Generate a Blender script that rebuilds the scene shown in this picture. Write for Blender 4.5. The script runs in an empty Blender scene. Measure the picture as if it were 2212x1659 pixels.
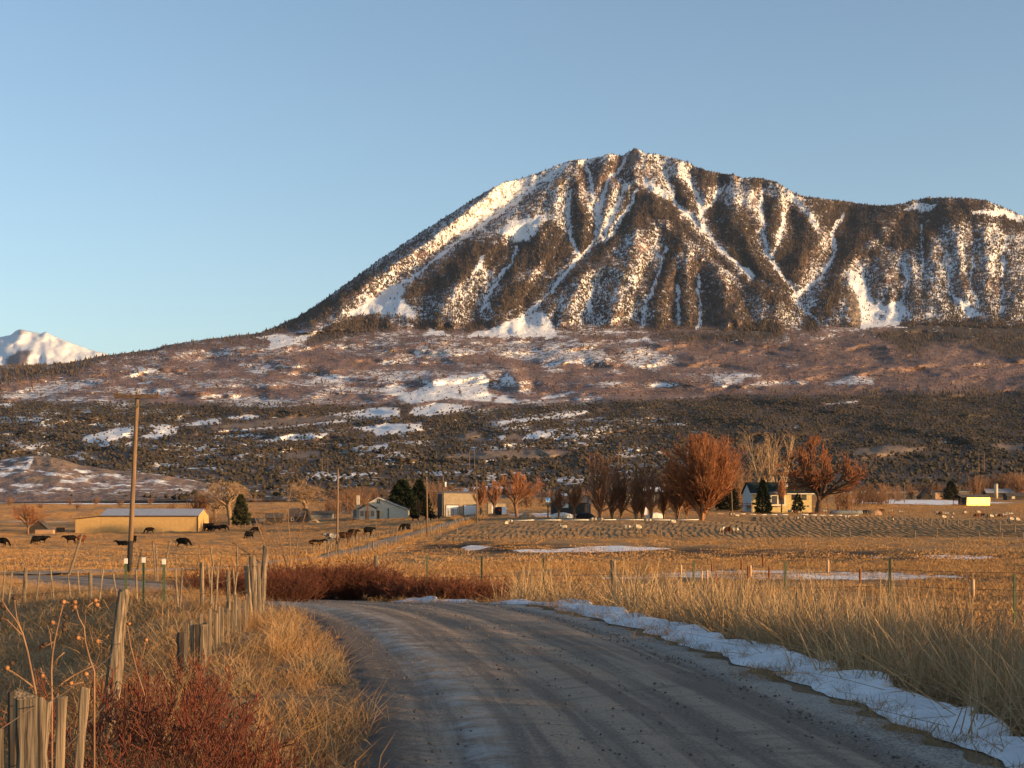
import bpy, bmesh, math, random
import numpy as np
from mathutils import Vector, Matrix
random.seed(7)
rng = np.random.default_rng(11)
scene = bpy.context.scene
COL = scene.collection

# ------------------------------------------------------------------ camera
F, HZ, HC = 1500.0, 505.0, 2.0          # focal length (px of a 1024 px frame), horizon row, eye height
cam_data = bpy.data.cameras.new('camera')
cam_data.sensor_width = 36.0
cam_data.lens = 36.0 * F / 1024.0
cam_data.shift_y = (HZ - 384.0) / 1024.0
cam_data.clip_start = 0.1
cam_data.clip_end = 60000.0
cam = bpy.data.objects.new('camera', cam_data)
COL.objects.link(cam)
cam.location = (0, 0, HC)
cam.rotation_euler = (math.radians(90), 0, 0)
scene.camera = cam

# ------------------------------------------------------------------ sky and sun
SUN_AZ, SUN_EL = math.radians(66), math.radians(7.5)     # azimuth: to the right of straight behind the camera
S = Vector((math.sin(SUN_AZ) * math.cos(SUN_EL), -math.cos(SUN_AZ) * math.cos(SUN_EL), math.sin(SUN_EL)))
world = bpy.data.worlds.new('World')
scene.world = world
world.use_nodes = True
wn = world.node_tree
wn.nodes.clear()
sky = wn.nodes.new('ShaderNodeTexSky')
sky.sky_type = 'NISHITA'
sky.sun_disc = False
sky.sun_elevation = SUN_EL
sky.sun_rotation = math.atan2(S.x, S.y)
sky.altitude = 1700
sky.air_density = 1.0
sky.dust_density = 3.2
sky.ozone_density = 1.2
bg = wn.nodes.new('ShaderNodeBackground')
bg.inputs['Strength'].default_value = 0.148
wo = wn.nodes.new('ShaderNodeOutputWorld')
wn.links.new(sky.outputs[0], bg.inputs[0])
wn.links.new(bg.outputs[0], wo.inputs[0])
sun_data = bpy.data.lights.new('sun', 'SUN')
sun_data.energy = 5.0
sun_data.angle = math.radians(0.55)
sun_data.color = (1.0, 0.62, 0.28)
sun = bpy.data.objects.new('sun', sun_data)
COL.objects.link(sun)
sun.rotation_euler = (-S).to_track_quat('-Z', 'Y').to_euler()
vs = scene.view_settings
vs.view_transform = 'Standard'
vs.look = 'None'
vs.exposure = 0.78
vs.gamma = 1.0
vs.use_curve_mapping = False
scene.cycles.max_bounces = 6
scene.cycles.volume_bounces = 0
scene.cycles.diffuse_bounces = 3
scene.cycles.transparent_max_bounces = 6

# ------------------------------------------------------------------ helpers
def at(u, v, Y):
    """the point seen at pixel (u, v) of the 1024 x 768 frame, Y metres ahead"""
    return Vector(((u - 512.0) / F * Y, Y, HC + (HZ - v) / F * Y))

def tag(o, label=None, cat=None, group=None, kind=None):
    if label: o['label'] = label
    if cat: o['category'] = cat
    if group: o['group'] = group
    if kind: o['kind'] = kind
    return o

def empty(name, loc, rz=0.0, s=1.0):
    o = bpy.data.objects.new(name, None)
    o.empty_display_size = 0.2
    COL.objects.link(o)
    o.location = loc
    o.rotation_euler = (0, 0, rz)
    o.scale = (s, s, s)
    return o

def link(name, me, parent=None, mat=None, loc=None):
    o = bpy.data.objects.new(name, me)
    COL.objects.link(o)
    if parent is not None: o.parent = parent
    if mat is not None and not me.materials: me.materials.append(mat)
    if loc is not None: o.location = loc
    return o

def np_mesh(name, V, Q, smooth=False):
    """mesh from vertices and an (n, 3|4) index array"""
    V = np.asarray(V, dtype=np.float32); Q = np.asarray(Q, dtype=np.int32)
    k = Q.shape[1]
    me = bpy.data.meshes.new(name)
    me.vertices.add(len(V)); me.vertices.foreach_set('co', V.ravel())
    me.loops.add(Q.size); me.loops.foreach_set('vertex_index', Q.ravel())
    me.polygons.add(len(Q))
    me.polygons.foreach_set('loop_start', np.arange(0, Q.size, k, dtype=np.int32))
    me.polygons.foreach_set('loop_total', np.full(len(Q), k, dtype=np.int32))
    me.polygons.foreach_set('use_smooth', np.full(len(Q), bool(smooth)))
    me.update(calc_edges=True)
    return me

def copy_tree(o, parent=None):
    c = o.copy(); COL.objects.link(c); c.parent = parent
    for ch in o.children: copy_tree(ch, c)
    return c

class MB:
    """collects boxes, bars, tubes, polygons; build() links them as one mesh object"""
    def __init__(s): s.v = []; s.f = []
    def poly(s, pts):
        n = len(s.v); s.v += [tuple(p) for p in pts]; s.f.append(tuple(range(n, n + len(pts))))
    def mesh(s, pts, faces):
        n = len(s.v); s.v += [tuple(p) for p in pts]; s.f += [tuple(i + n for i in f) for f in faces]
    def box(s, x0, x1, y0, y1, z0, z1):
        p = [(x0, y0, z0), (x1, y0, z0), (x1, y1, z0), (x0, y1, z0), (x0, y0, z1), (x1, y0, z1), (x1, y1, z1), (x0, y1, z1)]
        s.mesh(p, [(0, 3, 2, 1), (4, 5, 6, 7), (0, 1, 5, 4), (1, 2, 6, 5), (2, 3, 7, 6), (3, 0, 4, 7)])
    def prism(s, poly, a, b, axis='y'):
        """extrude a 2-D polygon (x,z) along y, or (y,z) along x, (x,y) along z"""
        f = {'y': lambda p, t: (p[0], t, p[1]), 'x': lambda p, t: (t, p[0], p[1]), 'z': lambda p, t: (p[0], p[1], t)}[axis]
        n = len(poly)
        pts = [f(p, a) for p in poly] + [f(p, b) for p in poly]
        fs = [tuple(range(n))[::-1], tuple(range(n, 2 * n))] + [(i, (i + 1) % n, n + (i + 1) % n, n + i) for i in range(n)]
        s.mesh(pts, fs)
    def tube(s, path, radii, k=6, caps=True):
        path = [Vector(p) for p in path]
        if not hasattr(radii, '__len__'): radii = [radii] * len(path)
        rings = []
        for i, p in enumerate(path):
            d = (path[min(i + 1, len(path) - 1)] - path[max(i - 1, 0)]).normalized()
            a = d.orthogonal().normalized() if abs(d.z) > .9 else d.cross(Vector((0, 0, 1))).normalized()
            b = d.cross(a)
            rings.append([p + (a * math.cos(6.2832 * j / k) + b * math.sin(6.2832 * j / k)) * radii[i] for j in range(k)])
        n = len(s.v)
        for r in rings: s.v += [tuple(q) for q in r]
        for i in range(len(rings) - 1):
            for j in range(k):
                s.f.append((n + i * k + j, n + i * k + (j + 1) % k, n + (i + 1) * k + (j + 1) % k, n + (i + 1) * k + j))
        if caps:
            s.f.append(tuple(n + j for j in range(k))[::-1])
            s.f.append(tuple(n + (len(rings) - 1) * k + j for j in range(k)))
    def me(s, name, smooth=False):
        me = bpy.data.meshes.new(name); me.from_pydata(s.v, [], s.f); me.update()
        bm = bmesh.new(); bm.from_mesh(me); bmesh.ops.recalc_face_normals(bm, faces=bm.faces); bm.to_mesh(me); bm.free()
        if smooth: me.polygons.foreach_set('use_smooth', [True] * len(me.polygons))
        return me
    def build(s, name, mat, parent=None, smooth=False):
        return link(name, s.me(name, smooth), parent, mat)

# ---- gradient noise
def _grad(ix, iy, seed):
    h = (ix.astype(np.int64) * 374761393 + iy.astype(np.int64) * 668265263 + seed * 974634777) & 0xffffffff
    h = ((h ^ (h >> 13)) * 1274126177) & 0xffffffff
    a = ((h ^ (h >> 16)) & 0xffff) / 65535.0 * 6.28318
    return np.cos(a), np.sin(a)
def perlin(x, y, seed=0):
    x = np.asarray(x, float); y = np.asarray(y, float)
    ix = np.floor(x); iy = np.floor(y); fx = x - ix; fy = y - iy
    w = lambda t: t * t * t * (t * (t * 6 - 15) + 10)
    def g(dx, dy):
        gx, gy = _grad(ix + dx, iy + dy, seed); return gx * (fx - dx) + gy * (fy - dy)
    a = g(0, 0); b = g(1, 0); c = g(0, 1); d = g(1, 1); sx = w(fx); sy = w(fy)
    return (a + (b - a) * sx + (c + (d - c) * sx - a - (b - a) * sx) * sy) * 1.4
def fbm(x, y, oct=4, seed=0, gain=.5, lac=2.03):
    r = 0; a = 1; t = 0
    for i in range(oct):
        r = r + a * perlin(x, y, seed + i * 17); t += a; a *= gain; x = x * lac + 3.1; y = y * lac + 7.7
    return r / t
def sstep(a, b, x):
    t = np.clip((np.asarray(x, float) - a) / (b - a), 0, 1); return t * t * (3 - 2 * t)
def d_poly(U, V, pts):
    """distance of the points (U, V) to a polyline"""
    best = np.full(U.shape, 1e9)
    for (x0, y0), (x1, y1) in zip(pts[:-1], pts[1:]):
        dx, dy = x1 - x0, y1 - y0
        t = np.clip(((U - x0) * dx + (V - y0) * dy) / (dx * dx + dy * dy + 1e-9), 0, 1)
        best = np.minimum(best, (U - x0 - t * dx) ** 2 + (V - y0 - t * dy) ** 2)
    return np.sqrt(best)
def inside(U, V, pts):
    r = np.zeros(U.shape, bool); n = len(pts); j = n - 1
    for i in range(n):
        xi, yi = pts[i]; xj, yj = pts[j]
        c = ((yi > V) != (yj > V)) & (U < (xj - xi) * (V - yi) / (yj - yi + 1e-12) + xi)
        r ^= c; j = i
    return r
def soft(U, V, pts, w):
    """1 inside a polygon, 0 outside, a ramp w wide across its edge"""
    xs_, ys_ = [p[0] for p in pts], [p[1] for p in pts]
    k = (U > min(xs_) - w) & (U < max(xs_) + w) & (V > min(ys_) - w) & (V < max(ys_) + w); out = np.zeros(U.shape); u, v = U[k], V[k]
    d = d_poly(u, v, pts + [pts[0]]); i = inside(u, v, pts)
    out[k] = np.clip(.5 + np.where(i, d, -d) / w, 0, 1); return out

# ------------------------------------------------------------------ materials
def new_mat(name):
    m = bpy.data.materials.new(name); m.use_nodes = True
    nt = m.node_tree; nt.nodes.clear()
    out = nt.nodes.new('ShaderNodeOutputMaterial'); b = nt.nodes.new('ShaderNodeBsdfPrincipled')
    nt.links.new(b.outputs[0], out.inputs[0])
    b.inputs['Specular IOR Level'].default_value = 0.2
    return m, nt, b
class NT:
    """terse node building"""
    def __init__(s, nt): s.nt = nt
    def n(s, t, **k):
        x = s.nt.nodes.new(t)
        for a, b in k.items(): setattr(x, a, b)
        return x
    def put(s, sock, val):
        if isinstance(val, bpy.types.NodeSocket): s.nt.links.new(val, sock)
        elif isinstance(val, tuple) and len(val) == 3 and len(sock.default_value) == 4: sock.default_value = (*val, 1)
        else: sock.default_value = val
    def math(s, op, a, b=0.0, clamp=False):
        x = s.n('ShaderNodeMath', operation=op, use_clamp=clamp); s.put(x.inputs[0], a); s.put(x.inputs[1], b); return x.outputs[0]
    def mix(s, f, a, b, mode='MIX'):
        x = s.n('ShaderNodeMix', data_type='RGBA', blend_type=mode); s.put(x.inputs['Factor'], f)
        s.put(x.inputs[6], a); s.put(x.inputs[7], b); return x.outputs[2]
    def noise(s, co, scale, detail=4, rough=.55, dist=0.0):
        x = s.n('ShaderNodeTexNoise'); s.put(x.inputs['Vector'], co); x.inputs['Scale'].default_value = scale
        x.inputs['Detail'].default_value = detail; x.inputs['Roughness'].default_value = rough; x.inputs['Distortion'].default_value = dist
        return x.outputs['Fac']
    def ramp(s, x, a, b):
        m = s.n('ShaderNodeMapRange', interpolation_type='SMOOTHSTEP'); s.put(m.inputs[0], x)
        s.put(m.inputs[1], a); s.put(m.inputs[2], b); return m.outputs[0]
    def attr(s, name):
        x = s.n('ShaderNodeAttribute'); x.attribute_name = name; return x
    def sep(s, c):
        x = s.n('ShaderNodeSeparateColor'); s.put(x.inputs[0], c); return x.outputs
    def obj(s): return s.n('ShaderNodeTexCoord').outputs['Object']
    def pos(s): return s.n('ShaderNodeNewGeometry').outputs['Position']
    def stretch(s, co, sc):
        x = s.n('ShaderNodeMapping'); s.put(x.inputs[0], co); x.inputs['Scale'].default_value = sc; return x.outputs[0]
    def bump(s, h, strength, dist, b):
        x = s.n('ShaderNodeBump'); x.inputs['Strength'].default_value = strength; x.inputs['Distance'].default_value = dist
        s.put(x.inputs['Height'], h); s.nt.links.new(x.outputs[0], b.inputs['Normal'])
def M(name, c1, c2=None, scale=3.0, rough=.8, bump=0.0, st=(1, 1, 1), spec=.2, metal=0.0, rnd=None, detail=4):
    """noise between two colours in object space; rnd adds a third colour by object"""
    m, nt, b = new_mat(name); N = NT(nt)
    b.inputs['Roughness'].default_value = rough; b.inputs['Specular IOR Level'].default_value = spec; b.inputs['Metallic'].default_value = metal
    if c2 is None: c2 = tuple(x * .75 for x in c1)
    co = N.stretch(N.obj(), st); nz = N.noise(co, scale, detail)
    c = N.mix(N.ramp(nz, .32, .68), c1, c2)
    if rnd is not None:
        oi = N.n('ShaderNodeObjectInfo'); c = N.mix(oi.outputs['Random'], c, rnd)
    N.put(b.inputs['Base Color'], c)
    if bump: N.bump(nz, .6, bump, b)
    return m
# ------------------------------------------------------------------ the mountain and the foothills
# drawn lines are kept in the pixel grids they were read in; each helper turns one into frame pixels
def _g(u0, v0, k): return lambda *p: [(u0 + x / k, v0 + y / k) for x, y in p]
gA, gB, gC, gD = _g(250, 125, 5.53), _g(624, 125, 5.53), _g(0, 300, 5.53), _g(375, 325, 5.53)
gE, gF, gG, gK = _g(375, 140, 7.373), _g(650, 150, 8.295), _g(824, 190, 8.295), _g(749, 412.5, 8.044)
gP = _g(0, 0, 1)

SKYLINE = gP((-900, 372), (-500, 362), (-200, 372)) + gC((0, 362), (200, 358), (350, 350), (430, 337), (580, 305), (640, 300), (750, 285), (850, 270), (930, 247), (1050, 230), (1150, 216), (1300, 197), (1420, 184)) + \
    gA((60, 1148), (130, 1120), (250, 1070), (330, 1020), (420, 960), (500, 900), (600, 830), (700, 755), (800, 690), (900, 620), (1000, 560), (1100, 495), (1200, 430), (1300, 370), (1400, 318), (1500, 297), (1600, 262), (1700, 222), (1775, 195), (1850, 190), (1920, 180), (1990, 158), (2060, 172), (2100, 150)) + \
    gB((30, 140), (55, 130), (80, 134), (110, 155), (200, 165), (280, 185), (340, 200), (400, 235), (480, 258), (560, 270), (610, 275), (640, 290), (700, 292), (780, 298), (830, 310), (880, 340), (930, 370), (1000, 395), (1080, 405), (1150, 415), (1250, 425), (1330, 440), (1420, 447), (1500, 440), (1560, 430), (1620, 410), (1690, 402), (1800, 402), (1900, 405), (1990, 415), (2060, 440), (2130, 470), (2212, 505)) + \
    gP((1060, 228), (1120, 240), (1250, 232), (1500, 262), (1900, 300))
SKYLINE = sorted(SKYLINE)
GULLIES = [
    gE((1430, 165), (1330, 240), (1200, 330), (1000, 480), (800, 620), (600, 760), (450, 880), (300, 1000), (150, 1090), (0, 1170)),
    gE((1430, 380), (1425, 560), (1440, 680), (1470, 780), (1505, 855)),
    gE((1850, 150), (1780, 240), (1720, 300), (1680, 400), (1650, 520), (1640, 620), (1630, 720), (1590, 800), (1505, 870), (1430, 950), (1350, 1040), (1270, 1140), (1220, 1210), (1130, 1270)),
    gE((1860, 330), (1800, 450), (1740, 580), (1700, 690), (1640, 780)),
    gE((1930, 370), (1860, 520), (1780, 650), (1690, 760)),
    gE((2140, 800), (2110, 930), (2060, 1060), (2010, 1200), (1960, 1380)),
    gE((1620, 1080), (1590, 1180), (1570, 1320)),
    gE((1050, 800), (1010, 900), (900, 1050), (820, 1180), (790, 1270)),
    gE((1560, 200), (1590, 330), (1620, 450), (1645, 560)),
    gF((130, 180), (150, 320), (220, 450), (340, 560), (430, 670)),
    gF((300, 230), (400, 400), (440, 520), (440, 640), (500, 730), (600, 840), (700, 920), (800, 1010), (860, 1060)),
    gF((620, 300), (540, 400), (460, 500)),
    gF((950, 330), (915, 480), (940, 600), (950, 720), (960, 820), (1000, 910), (1080, 1030), (1180, 1140), (1220, 1250), (1290, 1340), (1400, 1410)),
    gF((1110, 530), (1090, 680), (1040, 820), (1010, 890)),
    gF((1600, 540), (1500, 690), (1540, 830), (1480, 960), (1420, 1060), (1300, 1150), (1210, 1230)),
    gF((400, 1050), (405, 1200), (410, 1350), (400, 1480)), gF((225, 1120), (235, 1300), (240, 1450)),
    gG((300, 620), (350, 850), (450, 990), (400, 1100)), gG((790, 270), (810, 420), (810, 560), (830, 680)),
    gG((990, 560), (1030, 700), (1030, 830), (1130, 940), (1270, 1040)), gG((1240, 540), (1210, 700), (1220, 830), (1290, 980)),
    gG((1510, 400), (1490, 600), (1480, 800), (1470, 1020)), gG((640, 560), (690, 750), (640, 1000)),
    gP((1050, 240), (1046, 290), (1040, 325)), gP((1110, 250), (1100, 325)),
]
RIDGES = [
    gE((930, 315), (800, 420), (650, 540), (500, 660), (400, 740), (250, 850), (120, 930), (0, 1010)) + gA((600, 915), (480, 1000), (400, 1060), (300, 1130)),
    gE((1445, 145), (1390, 260), (1290, 340), (1180, 440), (1000, 570), (830, 680), (740, 740), (560, 860), (430, 960), (260, 1060), (190, 1200)),
    gE((1445, 145), (1400, 270), (1350, 420), (1320, 600), (1200, 760), (1050, 950), (950, 1120), (920, 1280)),
    gE((740, 740), (700, 900), (600, 1080), (560, 1250)),
    gE((1500, 150), (1500, 420), (1545, 600), (1520, 780), (1503, 840)),
    gE((1740, 100), (1660, 250), (1625, 400)), gE((1750, 330), (1700, 500), (1665, 700)), gE((1880, 300), (1800, 560), (1720, 680)),
    gE((1930, 65), (1900, 220), (1940, 330), (2000, 440), (1960, 560), (1850, 680), (1720, 800), (1600, 920), (1480, 1020), (1380, 1120), (1290, 1220), (1270, 1290)),
    gE((1960, 560), (1900, 800), (1800, 1050), (1740, 1280), (1720, 1400)), gE((1530, 1020), (1450, 1180), (1420, 1320)),
    gE((1930, 65), (2000, 220), (2100, 330), (2180, 400)),
    gF((0, 400), (150, 520), (300, 620), (450, 760), (600, 880), (750, 1000), (900, 1130), (1100, 1290)),
    gF((280, 660), (260, 800), (150, 1020), (60, 1250), (60, 1450)), gF((330, 800), (310, 1000), (320, 1250), (330, 1480)), gF((420, 760), (560, 1000), (620, 1250), (640, 1480)),
    gF((220, 110), (260, 280), (330, 420), (390, 560), (420, 630)), gF((470, 170), (440, 330), (445, 430)),
    gF((710, 205), (720, 330), (700, 450), (760, 600), (800, 760), (900, 920), (1030, 1080), (1150, 1210)),
    gF((1030, 255), (1080, 400), (1060, 560), (1020, 700), (1008, 850)), gF((850, 240), (830, 420), (880, 600)),
    gF((1130, 320), (1290, 480), (1400, 640), (1380, 720), (1250, 900), (1200, 1080)),
    gG((640, 130), (560, 300), (450, 400), (330, 490), (230, 610), (130, 720), (60, 850), (10, 960), (40, 1100)),
    gG((680, 320), (620, 450), (560, 600), (560, 780), (520, 900)), gG((200, 650), (220, 850), (270, 1000), (230, 1130)),
    gG((720, 640), (760, 850), (740, 1050)), gG((890, 400), (930, 650), (900, 850), (1000, 1010)), gG((1060, 240), (1120, 500), (1140, 760), (1170, 880)),
    gG((1390, 320), (1360, 600), (1350, 900), (1370, 1060)), gG((1590, 360), (1600, 700), (1580, 1020)), gP((1075, 240), (1070, 325)), gP((1150, 250), (1140, 325)),
]
FOREST = [(.95, p) for p in [
    gE((1290, 590), (1400, 680), (1460, 790), (1430, 880), (1370, 950), (1300, 1010), (1230, 940), (1100, 980), (1000, 1010), (900, 1080), (880, 1000), (1010, 870), (1040, 790), (1110, 720), (1180, 640)),
    gE((1440, 400), (1480, 380), (1560, 520), (1620, 620), (1640, 700), (1580, 800), (1520, 850), (1470, 760), (1440, 620)),
    gE((1900, 330), (2010, 380), (2230, 450), (2230, 600), (2050, 570), (1950, 640), (1850, 720), (1700, 850), (1560, 960), (1420, 1060), (1300, 1170), (1280, 1150), (1400, 1020), (1560, 890), (1650, 760), (1780, 620), (1830, 470)),
    gE((760, 740), (860, 740), (1030, 780), (1000, 880), (870, 960), (760, 900), (700, 1000), (560, 1080), (420, 1130), (300, 1180), (200, 1200), (240, 1080), (400, 990), (560, 870), (660, 770)),
    gE((980, 1060), (1180, 1010), (1300, 1030), (1260, 1110), (1150, 1230), (1000, 1280), (900, 1310), (860, 1200)),
    gF((0, 380), (100, 440), (200, 510), (300, 600), (400, 690), (500, 790), (600, 890), (700, 970), (800, 1060), (1000, 1140), (1150, 1220), (1180, 1290), (1000, 1290), (850, 1180), (700, 1030), (560, 930), (400, 800), (250, 700), (150, 590), (0, 570)),
    gF((110, 640), (280, 680), (290, 800), (180, 980), (110, 1100), (40, 1180), (10, 1240), (30, 1100), (100, 950)),
    gF((500, 420), (640, 450), (780, 480), (860, 620), (880, 730), (930, 870), (1000, 960), (1100, 1060), (1170, 1160), (1170, 1260), (1000, 1130), (850, 1060), (700, 930), (620, 800), (480, 680), (470, 500)),
    gF((940, 380), (1080, 380), (1100, 480), (1090, 640), (1010, 850), (970, 760), (950, 560)), gF((170, 240), (270, 250), (390, 430), (400, 520), (300, 500), (200, 400)),
    gF((310, 90), (470, 170), (690, 200), (640, 290), (520, 300), (420, 330), (330, 200)), gF((800, 230), (940, 235), (880, 350), (820, 300)),
    gF((1150, 450), (1280, 520), (1400, 680), (1430, 720), (1330, 900), (1280, 1000), (1230, 1100), (1170, 1110), (1080, 1010), (1030, 900), (1100, 720)),
    gF((1290, 380), (1460, 410), (1659, 425), (1659, 640), (1500, 660), (1440, 650), (1380, 540)),
    gG((0, 80), (330, 120), (640, 110), (620, 190), (560, 300), (330, 480), (200, 640), (100, 740), (0, 900), (-120, 1010), (-170, 1150), (-60, 1180), (-30, 900), (120, 500), (0, 340)),
    gG((640, 110), (850, 70), (1340, 100), (1360, 200), (1700, 250), (1700, 360), (1480, 330), (1400, 250), (1250, 280), (1000, 300), (900, 420), (850, 560), (800, 500), (700, 500), (560, 500), (420, 560), (300, 560), (500, 380), (600, 280)),
    gG((300, 1150), (500, 1160), (720, 1090), (1000, 1090), (1300, 1090), (1450, 1100), (1750, 1120), (1750, 1420), (1400, 1350), (1150, 1260), (860, 1290), (780, 1370), (620, 1330), (560, 1250), (400, 1210)),
    gG((40, 800), (160, 700), (180, 860), (60, 1000), (0, 1080), (-60, 1060)),
    gA((300, 1165), (430, 1110), (520, 1080), (640, 1050), (770, 1080), (780, 1120), (700, 1140), (560, 1170), (440, 1200), (320, 1210)),
    gA((820, 1060), (1000, 1090), (1150, 1110), (1100, 1150), (950, 1130)), gA((1190, 1110), (1400, 1070), (1500, 1030), (1480, 1070), (1300, 1120), (1190, 1150)),
    gF((0, 1510), (300, 1510), (700, 1490), (800, 1430), (1000, 1400), (1100, 1460), (1100, 1580), (700, 1600), (200, 1590)),
    gC((0, 365), (200, 360), (420, 345), (600, 305), (560, 330), (440, 400), (230, 430), (0, 460)),
]] + [(.6, gA((0, 1160), (300, 1040), (600, 850), (900, 640), (1300, 380), (1000, 600), (800, 740), (690, 850), (600, 920), (500, 1000), (400, 1070), (200, 1150))),
      (.85, gA((0, 1165), (250, 1080), (420, 970), (640, 850), (660, 880), (520, 980), (420, 1060), (300, 1110), (120, 1165))),
      (.6, gC((640, 305), (900, 255), (1300, 200), (1500, 178), (1480, 250), (1380, 230), (1100, 245), (800, 300), (600, 345))),
      (.45, gE((1450, 200), (1800, 120), (1900, 250), (1700, 350), (1480, 360))), (.5, gF((0, 1050), (400, 900), (800, 1150), (850, 1480), (0, 1480)))]
NOTREE = [  # open snow with hardly a tree
    gE((860, 690), (1000, 600), (1270, 540), (1250, 600), (1150, 740), (1050, 770), (1000, 720)), gE((760, 860), (820, 850), (780, 960), (710, 1010), (730, 930)),
    gA((560, 1060), (600, 1000), (740, 920), (860, 880), (830, 960), (900, 1010), (940, 1060), (800, 1060), (700, 1040)),
    gE((1980, 240), (2100, 350), (2200, 460), (2100, 420), (1990, 350)), gG((620, 165), (800, 90), (960, 120), (880, 190), (750, 180)), gG((1200, 150), (1650, 200), (1659, 270), (1480, 230), (1230, 200)),
    gG((180, 680), (300, 700), (350, 850), (500, 950), (640, 900), (720, 1050), (560, 1130), (300, 1150), (280, 1000), (240, 850)),
    gF((1090, 310), (1240, 420), (1400, 620), (1400, 700), (1280, 540), (1150, 400)), gE((1150, 1250), (1280, 1290), (1350, 1460), (600, 1450), (900, 1380)),
    gG((1010, 830), (1150, 920), (1340, 1060), (1200, 1060), (1080, 930)),
]
BARE = [gE((940, 320), (1180, 265), (1330, 220), (1000, 470), (800, 600), (640, 720), (560, 680), (700, 560), (780, 440))]
SNOWFIELD = [   # unbroken snow on the lower slopes
    gC((1260, 345), (1400, 300), (1480, 280), (1560, 265), (1690, 230), (1780, 170), (1880, 115), (1800, 130), (1700, 185), (1600, 200), (1480, 185), (1400, 200), (1490, 230), (1480, 260), (1350, 310)),
    gA((1150, 1165), (1280, 1130), (1450, 1110), (1640, 1095), (1690, 1185), (1500, 1175), (1300, 1175)), gA((950, 1170), (990, 1125), (1050, 1135), (1150, 1165)),
    gA((480, 1060), (600, 1000), (740, 920), (860, 880), (830, 960), (900, 1010), (940, 1060), (800, 1060), (700, 1040), (560, 1060)), gB((0, 1185), (100, 1175), (190, 1190), (0, 1205)), gA((2050, 1195), (2130, 1175), (2220, 1180), (2220, 1205)),
    gD((110, 410), (200, 370), (330, 300), (480, 270), (600, 260), (640, 300), (620, 360), (660, 390), (640, 430), (400, 410), (200, 440)), gD((690, 300), (730, 255), (780, 310), (900, 330), (690, 325)),
    gD((640, 430), (700, 380), (840, 430), (760, 440)), gD((870, 430), (950, 390), (1100, 365), (1150, 372), (1000, 405)), gD((-40, 460), (60, 450), (150, 510), (-40, 515)), gD((180, 500), (220, 450), (330, 425), (500, 440), (480, 480), (300, 510)),
    gC((435, 765), (520, 735), (640, 705), (760, 690), (740, 760), (600, 790), (470, 795)), gC((760, 765), (860, 710), (980, 695), (980, 740), (860, 770)), gC((990, 690), (1110, 660), (1220, 645), (1230, 690), (1100, 700)),
    gC((1250, 640), (1380, 630), (1470, 640), (1380, 665), (1260, 660)), gC((1050, 745), (1250, 715), (1600, 690), (1900, 660), (1900, 680), (1500, 715)), gC((1410, 790), (1520, 755), (1640, 735), (1820, 735), (1820, 760), (1600, 785)),
    gC((130, 805), (300, 795), (280, 815), (150, 820)), gC((1920, 620), (2050, 595), (2212, 590), (2212, 655), (1950, 650)), gC((1910, 705), (2100, 685), (2212, 690), (2212, 740), (2050, 735)),
    gD((0, 545), (260, 540), (260, 585), (0, 620)), gD((0, 660), (80, 655), (80, 690), (0, 690)), gD((600, 545), (700, 525), (900, 505), (1180, 495), (1000, 522), (700, 552)), gD((1040, 530), (1300, 505), (1290, 517), (1060, 537)),
    gD((600, 640), (700, 605), (800, 620), (900, 580), (1000, 590), (960, 630), (800, 640), (690, 640)), gB((1090, 1545), (1200, 1530), (1310, 1522), (1290, 1535), (1140, 1552)),
    gC((1270, 880), (1330, 850), (1390, 840), (1370, 855), (1300, 885)), gC((2020, 825), (2080, 800), (2160, 795), (2140, 825)), gK((980, 508), (1250, 512), (1550, 520), (1550, 526), (1250, 518), (980, 514)),
]
SPECKLE = [   # scrub with snow between the bushes
    gC((1000, 345), (1150, 270), (1300, 215), (1390, 230), (1350, 300), (1150, 350)), gC((600, 440), (760, 370), (820, 400), (760, 450)), gC((950, 480), (1200, 450), (1600, 440), (1680, 470), (1400, 500), (1000, 500)), gC((0, 560), (0, 510), (300, 430), (560, 420), (600, 470), (200, 560)),
    gC((1300, 400), (1500, 330), (1520, 380), (1450, 440)), gC((1640, 540), (1750, 490), (1880, 480), (1900, 530)), gC((500, 640), (650, 610), (860, 610), (800, 650)), gC((800, 660), (900, 630), (1080, 620), (1000, 680)), gC((1820, 250), (1900, 190), (2212, 180), (2212, 260), (1900, 290)),
    gD((170, 200), (240, 90), (400, 80), (600, 110), (860, 110), (1260, 115), (1350, 210), (1200, 230), (850, 215), (600, 170), (350, 200)), gD((0, 270), (150, 230), (380, 250), (330, 290), (0, 350)), gD((390, 250), (480, 210), (650, 200), (650, 240)),
    gD((850, 250), (1000, 225), (1150, 260), (1000, 280)), gD((1330, 120), (1480, 100), (1700, 180), (1560, 270), (1380, 240)), gD((1840, 330), (1930, 250), (2060, 260), (2050, 330), (1930, 360)), gD((950, 430), (1080, 390), (1380, 390), (1340, 410), (1100, 430)), gD((0, 440), (100, 390), (110, 430)),
    gD((700, 370), (830, 330), (900, 370), (850, 400)), gB((560, 1350), (700, 1380), (620, 1450), (460, 1440), (470, 1380)), gB((1090, 1420), (1250, 1370), (1400, 1390), (1390, 1450), (1100, 1450)), gB((740, 1400), (1050, 1400), (1040, 1440), (620, 1465)), gB((1890, 1310), (2010, 1300), (2010, 1330), (1920, 1340)),
    gD((560, 540), (700, 500), (1000, 470), (1150, 480), (900, 520)), gD((800, 640), (950, 560), (1300, 540), (1350, 600), (1200, 640), (1000, 650)), gC((1870, 860), (1960, 790), (2100, 780), (2212, 800), (2212, 840)), gD((280, 780), (500, 740), (490, 770), (330, 800)), gD((120, 860), (560, 870), (660, 810), (640, 880), (300, 890)), gD((850, 830), (1180, 820), (1190, 890), (900, 890)),
]
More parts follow.
